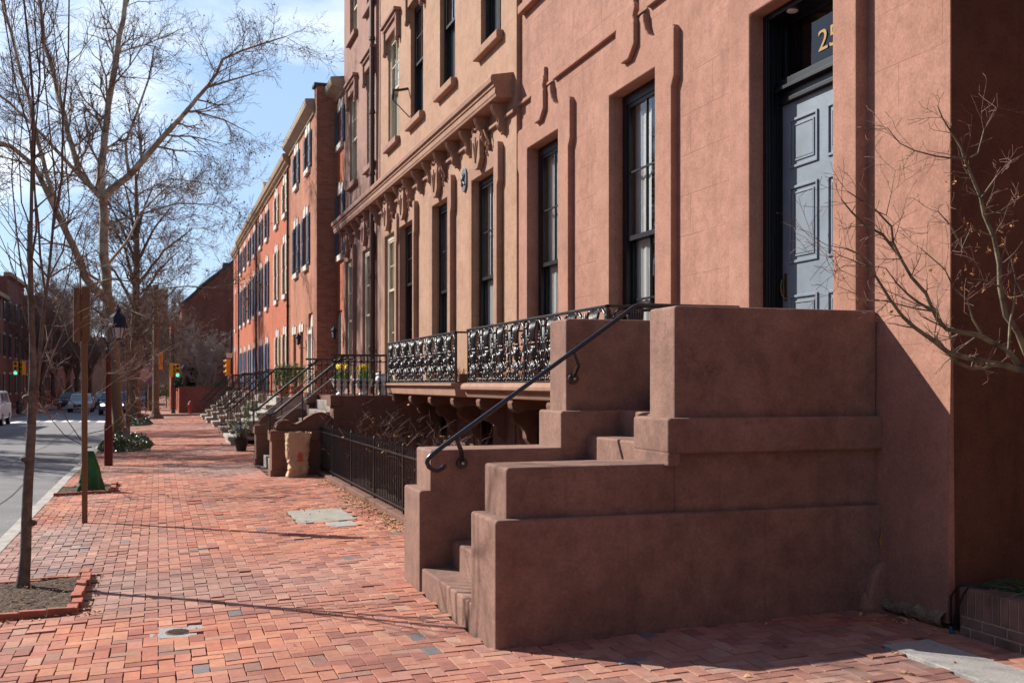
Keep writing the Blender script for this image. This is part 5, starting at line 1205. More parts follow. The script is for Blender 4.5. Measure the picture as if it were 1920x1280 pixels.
for i in range(nr+1):
    t_ = i/nr; z_ = cb_.z + (ct.z - cb_.z) * t_; r_ = .185*(1-t_)**.8 + .05
    for k in range(nc):
        a = 2*math.pi*k/nc; rr_ = r_ * (1 + .13*math.sin(3*a + 1.2 + t_*1.5) * (1-t_*.3) + .07*math.sin(7*a + t_*3) + .16*mnoise.noise(Vector((math.cos(a)*1.7, math.sin(a)*1.7, t_*4))) + .07*abs(mnoise.noise(Vector((math.cos(a)*4, math.sin(a)*4, t_*9))))); q.v.append((cb_.x + .02 + rr_*math.cos(a)*.95, 19.75 + rr_*math.sin(a)*.8, z_ + (0 if i else -.02)))
for i in range(nr):
    for k in range(nc): k2=(k+1)%nc; q.f.append((i*nc+k, i*nc+k2, (i+1)*nc+k2, (i+1)*nc+k))
q.f.append(tuple(nr*nc+k for k in range(nc))); build('bag', q, M['tarp'], wb, smooth=True)
q = MB(); q.tube([(cb_.x-.02, 19.5, ct.z+.02), (cb_.x-.05, 19.6, ct.z+.07), (cb_.x+.05, 19.7, ct.z+.07)], .012, 5); build('strap', q, M['iron'], wb)
# Japanese maple branches at right
T = Tree(96); P6 = dict(PT); P6.update(rmin=.0014, lv=2, seg=[5,4,3], n=[1,1,1], wob=[.1,.14,.18], up=[.02,.05,.03], rt=.0045, ang=(.5,1.1), bare=[.2,.15,.1], lr=(.4,.65), rr=.6)
def tm(x, y, Yp=5.3): return onY(1560 + x/2.461, 200 + y/2.461, Yp)
MLB = [([(900,1225),(870,1215),(800,1190),(700,1175),(640,1165),(575,1150),(535,1130),(480,1080),(380,1015),(330,975),(270,890),(200,790),(160,730),(120,680),(60,655)], 5.3, .021, .003, -.012),
       ([(870,1200),(800,1115),(740,1090),(680,1055),(600,1045),(530,1030),(490,980),(460,920),(430,860),(370,790),(320,700),(280,630),(268,560),(240,520),(200,480),(140,430),(75,388)], 5.35, .017, .003, -.01),
       ([(470,945),(400,900),(350,865),(300,815),(245,745)], 5.25, .009, .003, -.01), ([(320,700),(230,590),(150,545),(90,490),(42,430)], 5.3, .009, .004, -.01),
       ([(900,1150),(850,1040),(800,960),(775,830),(770,720),(745,600),(700,500),(690,420),(650,330),(612,240),(595,190),(550,120),(510,50),(485,-5)], 5.25, .018, .003, -.004),
       ([(612,240),(540,238),(480,228),(380,205),(310,170),(258,100)], 5.2, .006, .002, -.01), ([(640,235),(672,215),(700,110),(755,5)], 5.2, .005, .0015, 0),
       ([(545,1140),(575,1180),(640,1205),(700,1205),(760,1190)], 5.35, .011, .009, 0), ([(690,1045),(650,980),(625,890),(560,830),(520,750),(440,680),(405,650)], 5.3, .007, .002, -.008),
       ([(605,655),(545,545),(490,485)], 5.3, .006, .003, 0), ([(815,1120),(822,1000),(842,900),(850,800),(835,740)], 5.2, .008, .003, 0), ([(850,800),(880,860),(900,900)], 5.2, .006, .003, 0),
       ([(470,945),(380,930),(260,900),(150,880),(30,830)], 5.25, .005, .0015, 0), ([(200,480),(250,500),(270,400),(293,295)], 5.3, .0045, .0015, 0), ([(690,420),(760,320),(830,250),(900,210)], 5.2, .006, .002, 0),
       ([(745,600),(640,560),(600,650)], 5.2, .004, .002, 0), ([(120,680),(60,655),(-20,640),(-95,600)], 5.3, .003, .001, 0), ([(700,500),(780,480),(850,430),(900,400)], 5.2, .005, .002, 0), ([(775,830),(700,800),(620,790)], 5.2, .004, .0015, 0), ([(160,740),(100,710),(40,690),(0,660)], 5.3, .004, .0015, 0), ([(480,935),(400,915),(300,870),(40,755)], 5.28, .004, .0015, 0)]
tb = tm(900,1225)
T.tr.tube([(5.75, 4.75, .3), (5.7, 4.8, .9), (5.55, 5.0, 1.4), tuple(tm(915,1228)), tuple(tb)], [.05,.045,.035,.028,.022], 8, cap=False)
T.tr.tube([(5.7, 4.8, .9), (5.62, 4.95, 1.7), tuple(tm(915,1180,5.27)), tuple(tm(900,1150,5.25))], [.035,.03,.022,.018], 8, cap=False)
for pts, Yp, r0, r1, dd in MLB:
    T.limb([tm(x_, y_, Yp + dd * i) for i, (x_, y_) in enumerate(pts)], r0 * 1.1, r1, P6, every=.075, start=.22, kl=(.08,.28), kr=.4)
mt = T.finish('japanese_maple', 'bare maple with arching green-brown branches and a few curled orange leaves at the right edge', 'tree', (5.75, 4.75, .3), M['maple'], M['twig_maple'])
q = MB(); rq = random.Random(14); spots = [(545,380),(530,345),(565,345),(610,265),(630,262),(640,560),(625,555),(650,570),(685,590),(780,560),(835,545),(785,630),(720,665),(670,650),(600,830),(700,840),(455,750),(650,765),(850,700),(815,820),(820,860),(850,900),(330,770),(235,790),(270,935),(860,420),(840,720),(800,850),(610,530),(235,765),(615,750),(520,745)]
for (x_, y_) in spots:
    c0 = tm(x_, y_, 5.22)
    for j in range(rq.randint(3, 6)):
        c_ = c0 + Vector((rq.gauss(0,.006), rq.gauss(0,.006), rq.gauss(-.006,.008))); e = rq.uniform(.008,.019); u_ = Vector((rq.gauss(0,1),rq.gauss(0,1),rq.gauss(-.6,1))).normalized(); v_ = u_.orthogonal().normalized()
        q.quad(c_-u_*e, c_+v_*e*.45, c_+u_*e, c_-v_*e*.45)
    q.tube([c0, c0 + Vector((0,0,.03))], .001, 3)
o = build('withered_leaves', q, M['dry_leaf'], mt); o['kind'] = 'stuff'
q = MB()
for _ in range(160):
    p = rq.choice(T.tips); q.octa(p, rq.uniform(.0022,.0038))
o = build('buds', q, M['twig_pale'], mt); o['kind'] = 'stuff'

# ================================================================ brick houses beyond
def small_window(root, X, y0, y1, z0, z1, frame='white', shutter=None, lint='white', sill=True, sash='cream', sw=None, arch=False):
    f = MB(); xf = X + .09; w_ = .05
    f.box(xf, xf+.06, y0, y0+w_, z0, z1); f.box(xf, xf+.06, y1-w_, y1, z0, z1); f.box(xf, xf+.06, y0+w_, y1-w_, z1-w_, z1); f.box(xf, xf+.06, y0+w_, y1-w_, z0, z0+w_)
    zm = (z0+z1)/2; ym = (y0+y1)/2; f.box(xf+.01, xf+.05, y0+w_, y1-w_, zm-.025, zm+.025); f.box(xf+.02, xf+.04, ym-.012, ym+.012, z0+w_, zm-.03); f.box(xf+.02, xf+.04, ym-.012, ym+.012, zm+.03, z1-w_)
    fo = build('window', f, M[sash], root)
    p = MB(); p.quad((xf+.035, y0+w_, z0+w_), (xf+.035, y1-w_, z0+w_), (xf+.035, y1-w_, z1-w_), (xf+.035, y0+w_, z1-w_)); build('pane', p, M['glass_dark'], fo)
    p = MB(); p.quad((xf+.075, y0, z0), (xf+.075, y1, z0), (xf+.075, y1, z1), (xf+.075, y0, z1)); build('dark_interior', p, M['room'], fo)
    if sill: q = MB(); q.box(X-.09, X+.02, y0-.10, y1+.10, z0-.16, z0); build('sill', q, M[lint], fo)
    if lint: q = MB(); q.prism([(y0-.08, z1), (y1+.08, z1), (y1+.14, z1+.26), (y0-.14, z1+.26)], 'YZ', X-.03, X+.02); q.box(X-.05, X+.02, ym-.08, ym+.08, z1-.0+.001, z1+.33); build('lintel', q, M[lint], fo)
    if shutter:
        s_ = sw or (y1-y0)*.5
        for a in (y0 - s_ - .02, y1 + .02):
            q = MB(); q.box(X-.055, X-.015, a, a+s_, z0, z1-.01)
            for zz0, zz1 in ((z0+.1, zm-.07), (zm+.05, z1-.11)):
                q.box(X-.072, X-.054, a+.06, a+s_-.06, zz0, zz1)
            build('shutter', q, M[shutter], fo)
    return fo
def brick_house(label, X, y0, y1, ztop, wm, floors, corn, eave_x, roofh=1.2, zb=-1.2, extra_ops=(), depth=12, group='brick row houses'):
    h = thing('brick_house', label, 'house', (X, (y0+y1)/2, 0), group)
    ops = [(yc-hw, yc+hw, a, b_) for (cs, hw, a, b_, *_r) in floors for yc in cs] + list(extra_ops)
    w = MB(); wall_with_openings(w, X, y0, y1, zb, ztop, ops, .3); build('wall', w, M[wm], h)
    w = MB(); w.box(X+.31, X+depth, y0, y1, zb, ztop-.01); build('house_body', w, M['brkSide'], h)
    for (cs, hw, a, b_, sh, sill) in floors:
        for yc in cs: small_window(h, X, yc-hw, yc+hw, a, b_, shutter=sh, sill=sill)
    q = MB(); q.prism([(X+.02, ztop-.42), (X-.06, ztop-.42), (X-.07, ztop-.36), (X-.16, ztop-.30), (eave_x+.05, ztop-.24), (eave_x, ztop-.20), (eave_x-.03, ztop-.10), (eave_x-.03, ztop-.04), (eave_x+.03, ztop), (X+.02, ztop)], 'XZ', y0+.01, y1-.01)
    build('cornice', q, M[corn], h)
    q = MB(); q.prism([(eave_x-.02, ztop+.004), (X+depth*.5, ztop+roofh), (X+depth, ztop+.004)], 'XZ', y0+.02, y1-.02); build('roof', q, M['roof'], h)
    return h
# D: recessed slice of orange brick
hD = brick_house('narrow strip of orange brick house tucked between the mauve house and the projecting party wall', XF, 30.66, 32.38, 10.55, 'brkD',
    [((31.2,), .36, 8.75, 9.75, 'blue', True), ((31.2,), .36, 5.5, 7.3, 'blue', True)], 'eave', 4.72, 0.8, extra_ops=[(31.0, 31.9, 1.2, 3.9)])
q = MB(); pl = [(31.02,1.2),(31.88,1.2),(31.88,3.45)] + [(31.45+.43*math.cos(a), 3.45+.43*math.sin(a)) for a in [k*math.pi/8 for k in range(1,8)]] + [(31.02,3.45)]
q.prism(pl, 'YZ', XF+.03, XF+.08); build('arched_door', q, M['cream'], hD)
# E
hE = brick_house('pinkish brick house with dark blue shutters and wide cream eaves, its side wall in shadow', 4.49, 32.4, 38.9, 10.32, 'brkE',
    [((34.0, 36.9), .42, 8.5, 9.6, 'blue', True), ((34.45, 37.0), .45, 5.5, 7.1, 'blue', True), ((35.6, 37.5), .40, 1.3, 3.45, None, False)], 'eave', 4.22, 0.5, extra_ops=[(33.0, 33.95, 1.2, 3.95)])
q = MB(); q.box(4.47, 16, 31.95, 32.45, -1, 10.62); build('party_wall', q, M['brkSide'], hE)
q = MB(); q.box(4.40, 6, 31.92, 32.47, 10.62, 10.70); build('coping', q, M['roof'], hE)
q = MB(); pl = [(33.02,1.2),(33.93,1.2),(33.93,3.45)] + [(33.475+.455*math.cos(a), 3.45+.48*math.sin(a)) for a in [k*math.pi/10 for k in range(1,10)]] + [(33.02,3.45)]
q.prism(pl, 'YZ', 4.49+.06, 4.49+.10); q.box(4.49-.02, 4.6, 32.98, 33.97, 3.30, 3.42); q.box(4.49-.03, 4.58, 32.94, 33.06, 1.2, 3.5); q.box(4.49-.03, 4.58, 33.89, 34.01, 1.2, 3.5); build('arched_door', q, M['white'], hE)
q = MB(); q.box(5.4, 6.2, 36.6, 37.4, 10.2, 11.6); build('chimney', q, M['brkSide'], hE)
hR1 = brick_house('orange-red brick house with pale cream shutters, third brick front from the mauve house', 4.49, 38.9, 46.0, 10.0, 'brkR',
    [((40.4, 43.4), .42, 8.05, 9.2, 'cream', True), ((40.4, 43.4), .42, 5.05, 7.0, 'cream', True), ((40.4, 43.0), .42, 1.4, 3.6, 'cream', False)], 'ochre', 4.25, 0.9)
hR2 = brick_house('narrow orange-red brick house with light blue ground-floor shutters, fourth brick front from the mauve house', 4.49, 46.0, 52.1, 10.02, 'brkR',
    [((47.3, 50.2), .42, 8.05, 9.2, 'blue', True), ((47.3, 50.2), .42, 5.05, 7.0, 'blue', True), ((47.3, 50.2), .42, 1.4, 3.5, 'blue_light', False)], 'ochre', 4.25, 0.9)
hR3 = brick_house('wide orange-red brick house with four bays of blue shutters near the street corner', 4.49, 52.1, 64.0, 10.05, 'brkR',
    [((53.7, 56.7, 59.7, 62.6), .42, 8.05, 9.2, 'blue', True), ((53.7, 56.7, 59.7, 62.6), .42, 5.05, 7.0, 'blue', True), ((53.7, 56.7, 59.7, 62.6), .42, 1.4, 3.5, 'blue_light', False)], 'ochre', 4.25, 0.9)
hR4 = brick_house('last orange brick house of the row, a narrow blank-shuttered front at the street corner', 4.49, 64.0, 69.2, 9.95, 'brkR',
    [((67.0,), .35, 8.0, 9.5, None, True), ((67.0,), .35, 5.05, 7.2, None, True), ((65.2, 67.6), .35, 1.3, 3.7, None, False)], 'eave', 4.3, 0.9)
for hh, yy in ((hR1, 44.6), (hR2, 51.0), (hR3, 61)):
    q = MB(); q.box(5.6, 6.4, yy-.5, yy+.5, 10.1, 11.6); build('chimney', q, M['brkSide'], hh)
q = MB(); q.box(4.9, 5.9, 52.6, 54.0, 10.1, 11.1); q.prism([(52.5, 11.1), (54.1, 11.1), (53.3, 11.6)], 'YZ', 4.85, 5.9); build('dormer', q, M['ochre'], hR3)
for i, (yy, lb) in enumerate(((39.0, 'black downpipe at the joint of the pinkish and orange-red brick houses'), (52.1, 'black downpipe before the wide four-bay brick house'), (63.9, 'black downpipe near the street corner'))):
    t_ = thing('downpipe', lb, 'drainpipe', (4.42, yy, 0), 'downpipes on the brick row'); q = MB(); q.tube([(4.42, yy, 9.5), (4.42, yy, -.3)], .045, 6)
    for zz in (2, 4.5, 7): q.tube([(4.42, yy, zz), (4.42, yy, zz+.08)], .06, 6)
    build('pipe', q, M['iron'], t_)
def wall_lantern(X, y_, z_, lb):
    t_ = thing('wall_lantern', lb, 'lantern', (X, y_, z_), 'wall lanterns on the brick houses'); q = MB(); q.tube([(X, y_, z_-.1), (X-.18, y_, z_-.12), (X-.22, y_, z_+.02)], .012, 5); build('arm', q, M['iron'], t_)
    q = MB(); c_ = (X-.22, y_, z_); q.lathe([(.05,0),(.09,.22),(.12,.24),(.03,.34),(.01,.40)], c_, 6); build('lantern', q, M['bluedk'], t_)
    q = MB(); q.lathe([(.045,.02),(.082,.2)], (X-.228, y_, z_), 6); build('glass', q, M['lampglass'], t_)
wall_lantern(4.49, 34.7, 3.0, 'black wall lantern on the pinkish brick house left of its arched door'); wall_lantern(XF, 31.02, 3.05, 'black wall lantern on the orange brick strip beside the mauve house')
# marble stoops
def marble_stoop(label, xw, y0, y1, n, tread, xl, rlabel, rh=.85):
    t_ = thing('stoop', label, 'stoop', (xw, (y0+y1)/2, 0), 'white marble stoops of the brick row'); g0 = gz(2.3, (y0+y1)/2)
    top = 1.35; rise = (top - g0) / n; q = MB(); q.box(xl, xw + .02, y0, y1, g0 - .2, top); build('landing', q, M['marble'], t_, bevel=.01)
    for i in range(n - 1):
        q = MB(); x1_ = xl - tread * (n - 2 - i); zt = g0 + rise * (i+1)
        q.box(x1_ - tread - .03, xl, y0 + .06, y1 - .06, zt - rise * .45, zt); q.box(x1_ - tread + .03, xl, y0 + .1, y1 - .1, g0 - .1, zt - rise * .44); build('step', q, M['marble'], t_, bevel=.008)
    r_ = thing('stoop_railing', rlabel, 'railing', (xl, (y0+y1)/2, 0), 'iron railings of the marble stoops')
    xb = xl - tread * (n - 1)
    for yy in (y0 + .08, y1 - .08):
        q = MB(); q.tube([(xw, yy, top + rh), (xl, yy, top + rh), (xb + .05, yy, g0 + .2 + rh), (xb - .08, yy, g0 + .16 + rh)], .026, 6); q.tube([(xw, yy, top + .12), (xl, yy, top + .12), (xb + .05, yy, g0 + .32)], .012, 4); build('handrail', q, M['iron'], r_)
        q = MB()
        xx = xw - .1
        while xx > xb:
            zl = top if xx > xl else g0 + rise * 1 + (top - g0 - rise) * (xx - xb) / (xl - xb); zu = top + rh if xx > xl else g0 + .2 + rh + (top - g0 - .2) * (xx - xb) / (xl - xb)
            q.tube([(xx, yy, zl), (xx, yy, zu)], .008, 4)
            if int(xx * 10) % 3 == 0: q.tube([(xx + .05*math.cos(a), yy, (zl+zu)/2 + .09*math.sin(a)) for a in [k*.8 for k in range(9)]], .007, 4)
            xx -= .115
        build('balusters', q, M['iron'], r_)
    return t_
marble_stoop('white marble stoop with black-topped planters before the pinkish brick house', 4.49, 32.6, 35.4, 6, .27, 3.35, 'black railings on the marble stoop nearest the brownstone stoop')
marble_stoop('white marble stoop of the house with cream shutters', 4.49, 40.9, 42.5, 6, .27, 3.55, 'black railings on the second marble stoop')
marble_stoop('white marble stoop of the first blue-shuttered house', 4.49, 47.9, 49.5, 6, .27, 3.6, 'black railings on the third marble stoop')
marble_stoop('white marble stoop below the near bays of the wide blue-shuttered house', 4.49, 54.4, 56.0, 6, .27, 3.6, 'black railings on the fourth marble stoop')
marble_stoop('white marble stoop below the far bays of the wide blue-shuttered house', 4.49, 60.4, 62.0, 6, .27, 3.6, 'silver-topped railings on the farthest marble stoop')
t_ = thing('stone_block', 'small white stone block standing on the pavement behind the black flower pot', 'stone block', (2.25, 34.9, gz(2.2,34.9)))
q = MB(); q.box(2.15, 2.42, 34.75, 35.15, gz(2.2,35)-.05, gz(2.2,35)+.30); q.box(2.12, 2.45, 34.72, 35.18, gz(2.2,35)+.30, gz(2.2,35)+.34); build('block', q, M['marble'], t_, bevel=.01)
def leaf_ball(mb, c, r, n_, e, rq, sc=(1,1,1), hollow=.55):
    for _ in range(n_):
        d_ = Vector((rq.gauss(0,1), rq.gauss(0,1), rq.gauss(0,1))).normalized(); rr_ = r * (hollow + (1-hollow)*rq.random()) * (1 + .18*mnoise.noise(d_*2.2 + Vector(c)))
        p = Vector((c[0]+d_.x*rr_*sc[0], c[1]+d_.y*rr_*sc[1], c[2]+d_.z*rr_*sc[2])); s_ = e*rq.uniform(.6,1.3)
        u_ = (d_ + Vector((rq.gauss(0,.6), rq.gauss(0,.6), rq.gauss(0,.6)))).normalized(); v_ = u_.orthogonal(); v_.rotate(Matrix.Rotation(rq.uniform(0,6.28), 3, u_)); v_.normalize()
        mb.quad(p-v_*s_, p+u_.cross(v_)*s_*.5, p+v_*s_, p-u_.cross(v_)*s_*.5)
def potted(x_, y_, z_, pr, rr_, ph, r0, lb, cat='potted shrub', seed=1, pot='terra', leaf='leafg', sc=(1,1,1), ne=2600, e=.02):
    t_ = thing('potted_shrub', lb, cat, (x_, y_, z_)); q = MB(); q.lathe([(pr*.7,0),(pr*.95,ph*.85),(pr*1.05,ph*.86),(pr*1.05,ph),(pr*.9,ph),(pr*.88,ph*.9)], (x_, y_, z_), 16); build('pot', q, M[pot], t_)
    q = MB(); q.tube([(x_, y_, z_+ph*.8), (x_+.01, y_, z_+ph+rr_)], .02, 6); build('stem', q, M['bark_brown'], t_)
    q = MB(); leaf_ball(q, (x_, y_, z_+ph+rr_*sc[2]*.95), rr_, ne, e, random.Random(seed), sc); build('foliage', q, M[leaf], t_)
potted(3.62, 33.0, 1.35, .20, .36, .34, 0, 'round clipped boxwood in a terracotta pot on the marble stoop, nearer the street', seed=2)
potted(4.05, 33.3, 1.35, .22, .40, .32, 0, 'round clipped boxwood on the marble stoop, nearer the wall', seed=3)
potted(3.0, 36.2, gz(3,36), .25, .42, .5, 0, 'green shrub in a dark planter beside the marble steps', seed=4, pot='blackpot')
bpt = thing('flower_pot', 'round black pot of tangled yellow-green stems with a blue flower on the brick pavement', 'flower pot', (2.1, 29.3, gz(2.1,29.3)))
q = MB(); q.lathe([(.12,0),(.19,.28),(.205,.29),(.205,.33),(.18,.33),(.17,.30)], (2.1, 29.3, gz(2.1,29.3)), 18); build('pot', q, M['blackpot'], bpt)
q = MB(); lfq = MB(); rq = random.Random(77); c0 = Vector((2.1, 29.3, gz(2.1,29.3)+.3))
for k in range(60):
    a = rq.uniform(0, 6.28); el = rq.uniform(.3, 1.4); L_ = rq.uniform(.35, .8); d_ = Vector((math.cos(a)*math.cos(el), math.sin(a)*math.cos(el), math.sin(el))); p1 = c0 + d_*L_*.55 + Vector((0,0,.08)); p2 = c0 + d_*L_ + Vector((0,0,rq.uniform(-.1,.1)))
    q.tube([c0 + Vector((d_.x*.1, d_.y*.1, 0)), p1, p2], [.006,.005,.003], 3)
    for _ in range(16):
        p = p1.lerp(p2, rq.random()) + Vector((rq.gauss(0,.05), rq.gauss(0,.05), rq.gauss(0,.05))); u_ = Vector((rq.gauss(0,1),rq.gauss(0,1),rq.gauss(0,1))).normalized(); v_ = u_.orthogonal().normalized(); e = rq.uniform(.012,.028); lfq.quad(p-u_*e, p+v_*e*.5, p+u_*e, p-v_*e*.5)
build('stems', q, M['twig_dark'], bpt); build('leaves', lfq, M['leafg'], bpt)
q = MB()
for _ in range(40): p = (2.03 + rq.gauss(0,.035), 29.05 + rq.gauss(0,.03), c0.z + .33 + rq.gauss(0,.03)); q.octa(p, .016)
build('blue_flower', q, mat('flower_blue', (.03,.05,.5), .6), bpt)
# ivy beds
def ivy_bed(bd, h, n_, lb, seed):
    rq = random.Random(seed); q = MB(); x0, x1, y0, y1 = bd; cx_, cy_ = (x0+x1)/2, (y0+y1)/2
    for _ in range(n_):
        a = rq.uniform(0, 6.283); r_ = math.sqrt(rq.random()); x_ = cx_ + (x1-x0)*.56*r_*math.cos(a); y_ = cy_ + (y1-y0)*.5*r_*math.sin(a)
        hz = h * (1 - r_**2.6) * (.8 + .45*mnoise.noise(Vector((x_*2.2, y_*1.4, seed)))); p = Vector((x_, y_, gz(x_, y_) + hz * rq.uniform(.55, 1.05) + .02)); e = rq.uniform(.022, .05)
        u_ = Vector((rq.gauss(0,1), rq.gauss(0,1), rq.gauss(0,.6))).normalized(); v_ = Vector((rq.gauss(0,1), rq.gauss(0,1), rq.gauss(0,.6))).cross(u_).normalized(); q.quad(p-u_*e, p+v_*e*.7, p+u_*e, p-v_*e*.7)
    o = build('ivy_bed', q, M['ivy']); setp(o, lb, 'ivy', kind='stuff')
    sb_ = MB(); sb_.quad((x0, y0, gz(x0,y0)+.002), (x1, y0, gz(x1,y0)+.002), (x1, y1, gz(x1,y1)+.002), (x0, y1, gz(x0,y1)+.002)); struct('bed_soil', sb_, M['soil'])
ivy_bed(BED1, .50, 6500, 'glossy dark green ivy mound around the foot of the sycamore at the kerb', 5)
ivy_bed(BED2, .42, 5200, 'brighter green ivy patch around the foot of the big dark tree farther along', 6)

# ================================================================ street furniture
pp = thing('sign_post', 'tall brown steel post carrying a brown sign seen from behind, standing in the pavement', 'sign post', (-.93, 15.25, -.1))
zp = gz(-.93, 15.25); q = MB(); q.box(-.965, -.895, 15.22, 15.28, zp-.02, zp + 3.14); build('post', q, M['post_br'], pp, bevel=.006)
q = MB(); q.box(-1.17, -.70, 15.185, 15.20, zp+2.42, zp+3.10); build('dummy', q, M['signback'], pp) if False else None
# the sign plate is edge-on to the street: plane along Y
q = MB(); q.tube([(-1.02, 15.2, zp+2.40), (-1.02, 15.2, zp+3.10)], .052, 14); build('sign_roll', q, M['signback'], pp, smooth=False)
q = MB(); q.box(-.962, -.862, 15.17, 15.205, zp+2.40, zp+3.13); build('sign_plate', q, M['signback'], pp, bevel=.01)
q = MB(); q.box(-1.09, -.885, 15.205, 15.225, zp+2.50, zp+2.54); q.box(-1.09, -.885, 15.205, 15.225, zp+2.95, zp+2.99); build('clamp', q, M['post_br'], pp)
lp_ = thing('street_lamp', 'dark red street lamp post with a black lantern at the kerb', 'street lamp', (-1.09, 26.2, -.13))
zl = gz(-1.09, 26.2); bx = -1.09
q = MB(); q.lathe([(.095,0),(.095,.9),(.075,1.0),(.07,1.05),(.058,2.62)], (bx, 26.2, zl), 12); build('post', q, M['lamp_red'], lp_, bevel=0)
q = MB(); q.lathe([(.062,2.60),(.075,2.63),(.06,2.68),(.035,2.70),(.03,2.84)], (bx, 26.2, zl), 10); q.tube([(bx, 26.2, zl+2.78), (bx+.06, 26.2, zl+2.86), (bx+.2, 26.2, zl+2.9)], .02, 6)
q.tube([(bx-.02, 26.2, zl+2.8), (bx-.14, 26.2, zl+2.95), (bx-.16, 26.2, zl+3.1), (bx-.08, 26.2, zl+3.22), (bx+.04, 26.2, zl+3.2)], .014, 6); build('collar', q, M['iron'], lp_)
lx = bx + .2; q = MB(); q.lathe([(.105,2.90),(.105,2.93),(.10,2.93)], (lx, 26.2, zl), 6)
for k in range(6): a = k*math.pi/3; q.tube([(lx+.10*math.cos(a), 26.2+.10*math.sin(a), zl+2.92), (lx+.155*math.cos(a), 26.2+.155*math.sin(a), zl+3.2)], .009, 4)
q.lathe([(.21,3.17),(.21,3.23),(.18,3.27),(.17,3.42),(.10,3.49),(.06,3.52),(.07,3.60),(.04,3.64),(.012,3.70)], (lx, 26.2, zl), 6); build('lantern', q, M['bluedk'], lp_)
q = MB(); q.lathe([(.092,2.93),(.145,3.2)], (lx, 26.2, zl), 6); build('lantern_glass', q, M['lampglass'], lp_)
ds = thing('small_sign', 'small grey sign with a red ring on a stake in the nearer ivy bed', 'sign', (-.72, 32.6, gz(-.7,32.6)))
c_ = onY(236, 809, 32.4); q = MB(); q.box(c_.x-.095, c_.x+.095, 32.38, 32.40, c_.z-.15, c_.z+.13); build('plate', q, mat('sign_grey', (.22,.22,.23), .6), ds)
q = MB(); q.tube([(c_.x+.055*math.cos(a), 32.372, c_.z+.04+.055*math.sin(a)) for a in [k*.4 for k in range(17)]], .011, 5); q.tube([(c_.x-.035, 32.372, c_.z+.08), (c_.x+.035, 32.372, c_.z)], .008, 4); build('ring', q, M['red_print'], ds)
q = MB(); q.tube([(c_.x, 32.41, gz(c_.x,32.4)), (c_.x, 32.41, c_.z+.1)], .012, 5); build('stake', q, M['steel'], ds)
def signal(x_, y_, z_, label, facing=-1, lit=True, rot=0, grp='yellow traffic signals'):
    t_ = thing('traffic_signal', label, 'traffic light', (x_, y_, z_), grp, rot); ROOTLOC[t_] = Vector((0,0,0))
    q = MB(); q.box(-.17, .17, -.12, .12, 0, 1.0); build('housing', q, M['yellow'], t_, bevel=.02, local=True)
    for k in range(3):
        q = MB(); q.lathe([(.11,0),(.10,.012)], (0,0,0), 12); v_ = [(a, -.125 - c2*1.0, .17 + .33*k + b2) for a, b2, c2 in q.v]; q.v = v_; build('lens', q, M['green_light'] if (k == 0 and lit) else M['lens_dark'], t_, local=True)
        q = MB(); q.tube([(.13*math.cos(a), -.22, .17+.33*k+.13*math.sin(a)) for a in [j*math.pi/8 for j in range(9)]], .02, 4); q.tube([(.13*math.cos(a), -.14, .17+.33*k+.13*math.sin(a)) for a in [j*math.pi/8 for j in range(9)]], .02, 4); build('visor', q, M['yellow'], t_, local=True)
    return t_
def pole(name, x_, y_, z0_, h, r_, label, cat, m_='iron', base=True, group=None):
    t_ = thing(name, label, cat, (x_, y_, z0_), group); q = MB(); q.tube([(x_, y_, z0_-.2), (x_, y_, z0_+h)], [r_, r_*.8], 8); build('shaft', q, M[m_], t_)
    if base: q = MB(); q.lathe([(r_*2.4,0),(r_*2.2,.12),(r_*1.4,.3),(r_,.5)], (x_, y_, z0_), 10); build('base', q, M[m_], t_)
    return t_
zs = gz(-.3, 66)
a_ = onY(292, 785, 65.5); upx = a_.x; pole('utility_pole', upx, 65.5, zs, 7.8, .20, 'dark brown utility pole at the end of the pavement', 'pole', 'bark_brown')
signal(upx + .22, 65.9, 2.6, 'traffic signal seen from behind on the dark brown utility pole', lit=False, rot=3.14)
c_ = onY(325, 775, 82.5); zz = rz(82.5)+.15; pole('signal_pole', c_.x, 82.5, zz, 6.2, .07, 'thin dark signal pole in front of the brick garden wall', 'pole')
c1 = onY(333, 706, 82.4); signal(c1.x, 82.3, c1.z - .05, 'traffic signal showing green, right one of the pair by the brick garden wall'); c1 = onY(322, 706, 82.4); signal(c1.x, 82.3, c1.z - .02, 'unlit side-turned traffic signal, left one of the pair by the brick garden wall', lit=False, rot=1.4)
c_ = onY(37, 775, 84.0); pole('signal_pole', c_.x, 84, rz(84)+.15, 5.2, .08, 'thin dark signal pole on the left pavement across the junction', 'pole')
c1 = onY(30, 702, 84); signal(c1.x, 83.8, c1.z - .05, 'traffic signal showing green, left one of the pair across the road'); c1 = onY(45, 702, 84); signal(c1.x, 83.8, c1.z - .02, 'unlit side-turned traffic signal, right one of the pair across the road', lit=False, rot=-1.3)
c_ = onX(430, 785, 3.95); yq = 66.8; c_ = onY(430, 700, yq); cpx = c_.x; pole('signal_pole', cpx + .12, yq, gz(4, yq), 5.2, .07, 'thin pole with white plates at the corner of the brick row', 'pole')
c1 = onY(427, 705, yq - .2); signal(c1.x, yq - .2, c1.z, 'side-turned traffic signal at the corner of the brick row', lit=False, rot=-1.45)
for (py, h_, w_, lb) in ((666, .28, .34, 'small white sign plate above the signal at the brick row corner'), (713, .75, .26, 'tall white sign plate below the signal at the brick row corner')):
    c1 = onY(430, py, yq - .4); t_ = thing('sign_plate', lb, 'sign', (c1.x, yq-.4, c1.z)); q = MB(); q.box(c1.x-w_/2, c1.x+w_/2, yq-.42, yq-.40, c1.z-h_/2, c1.z+h_/2); build('plate', q, M['white'], t_)
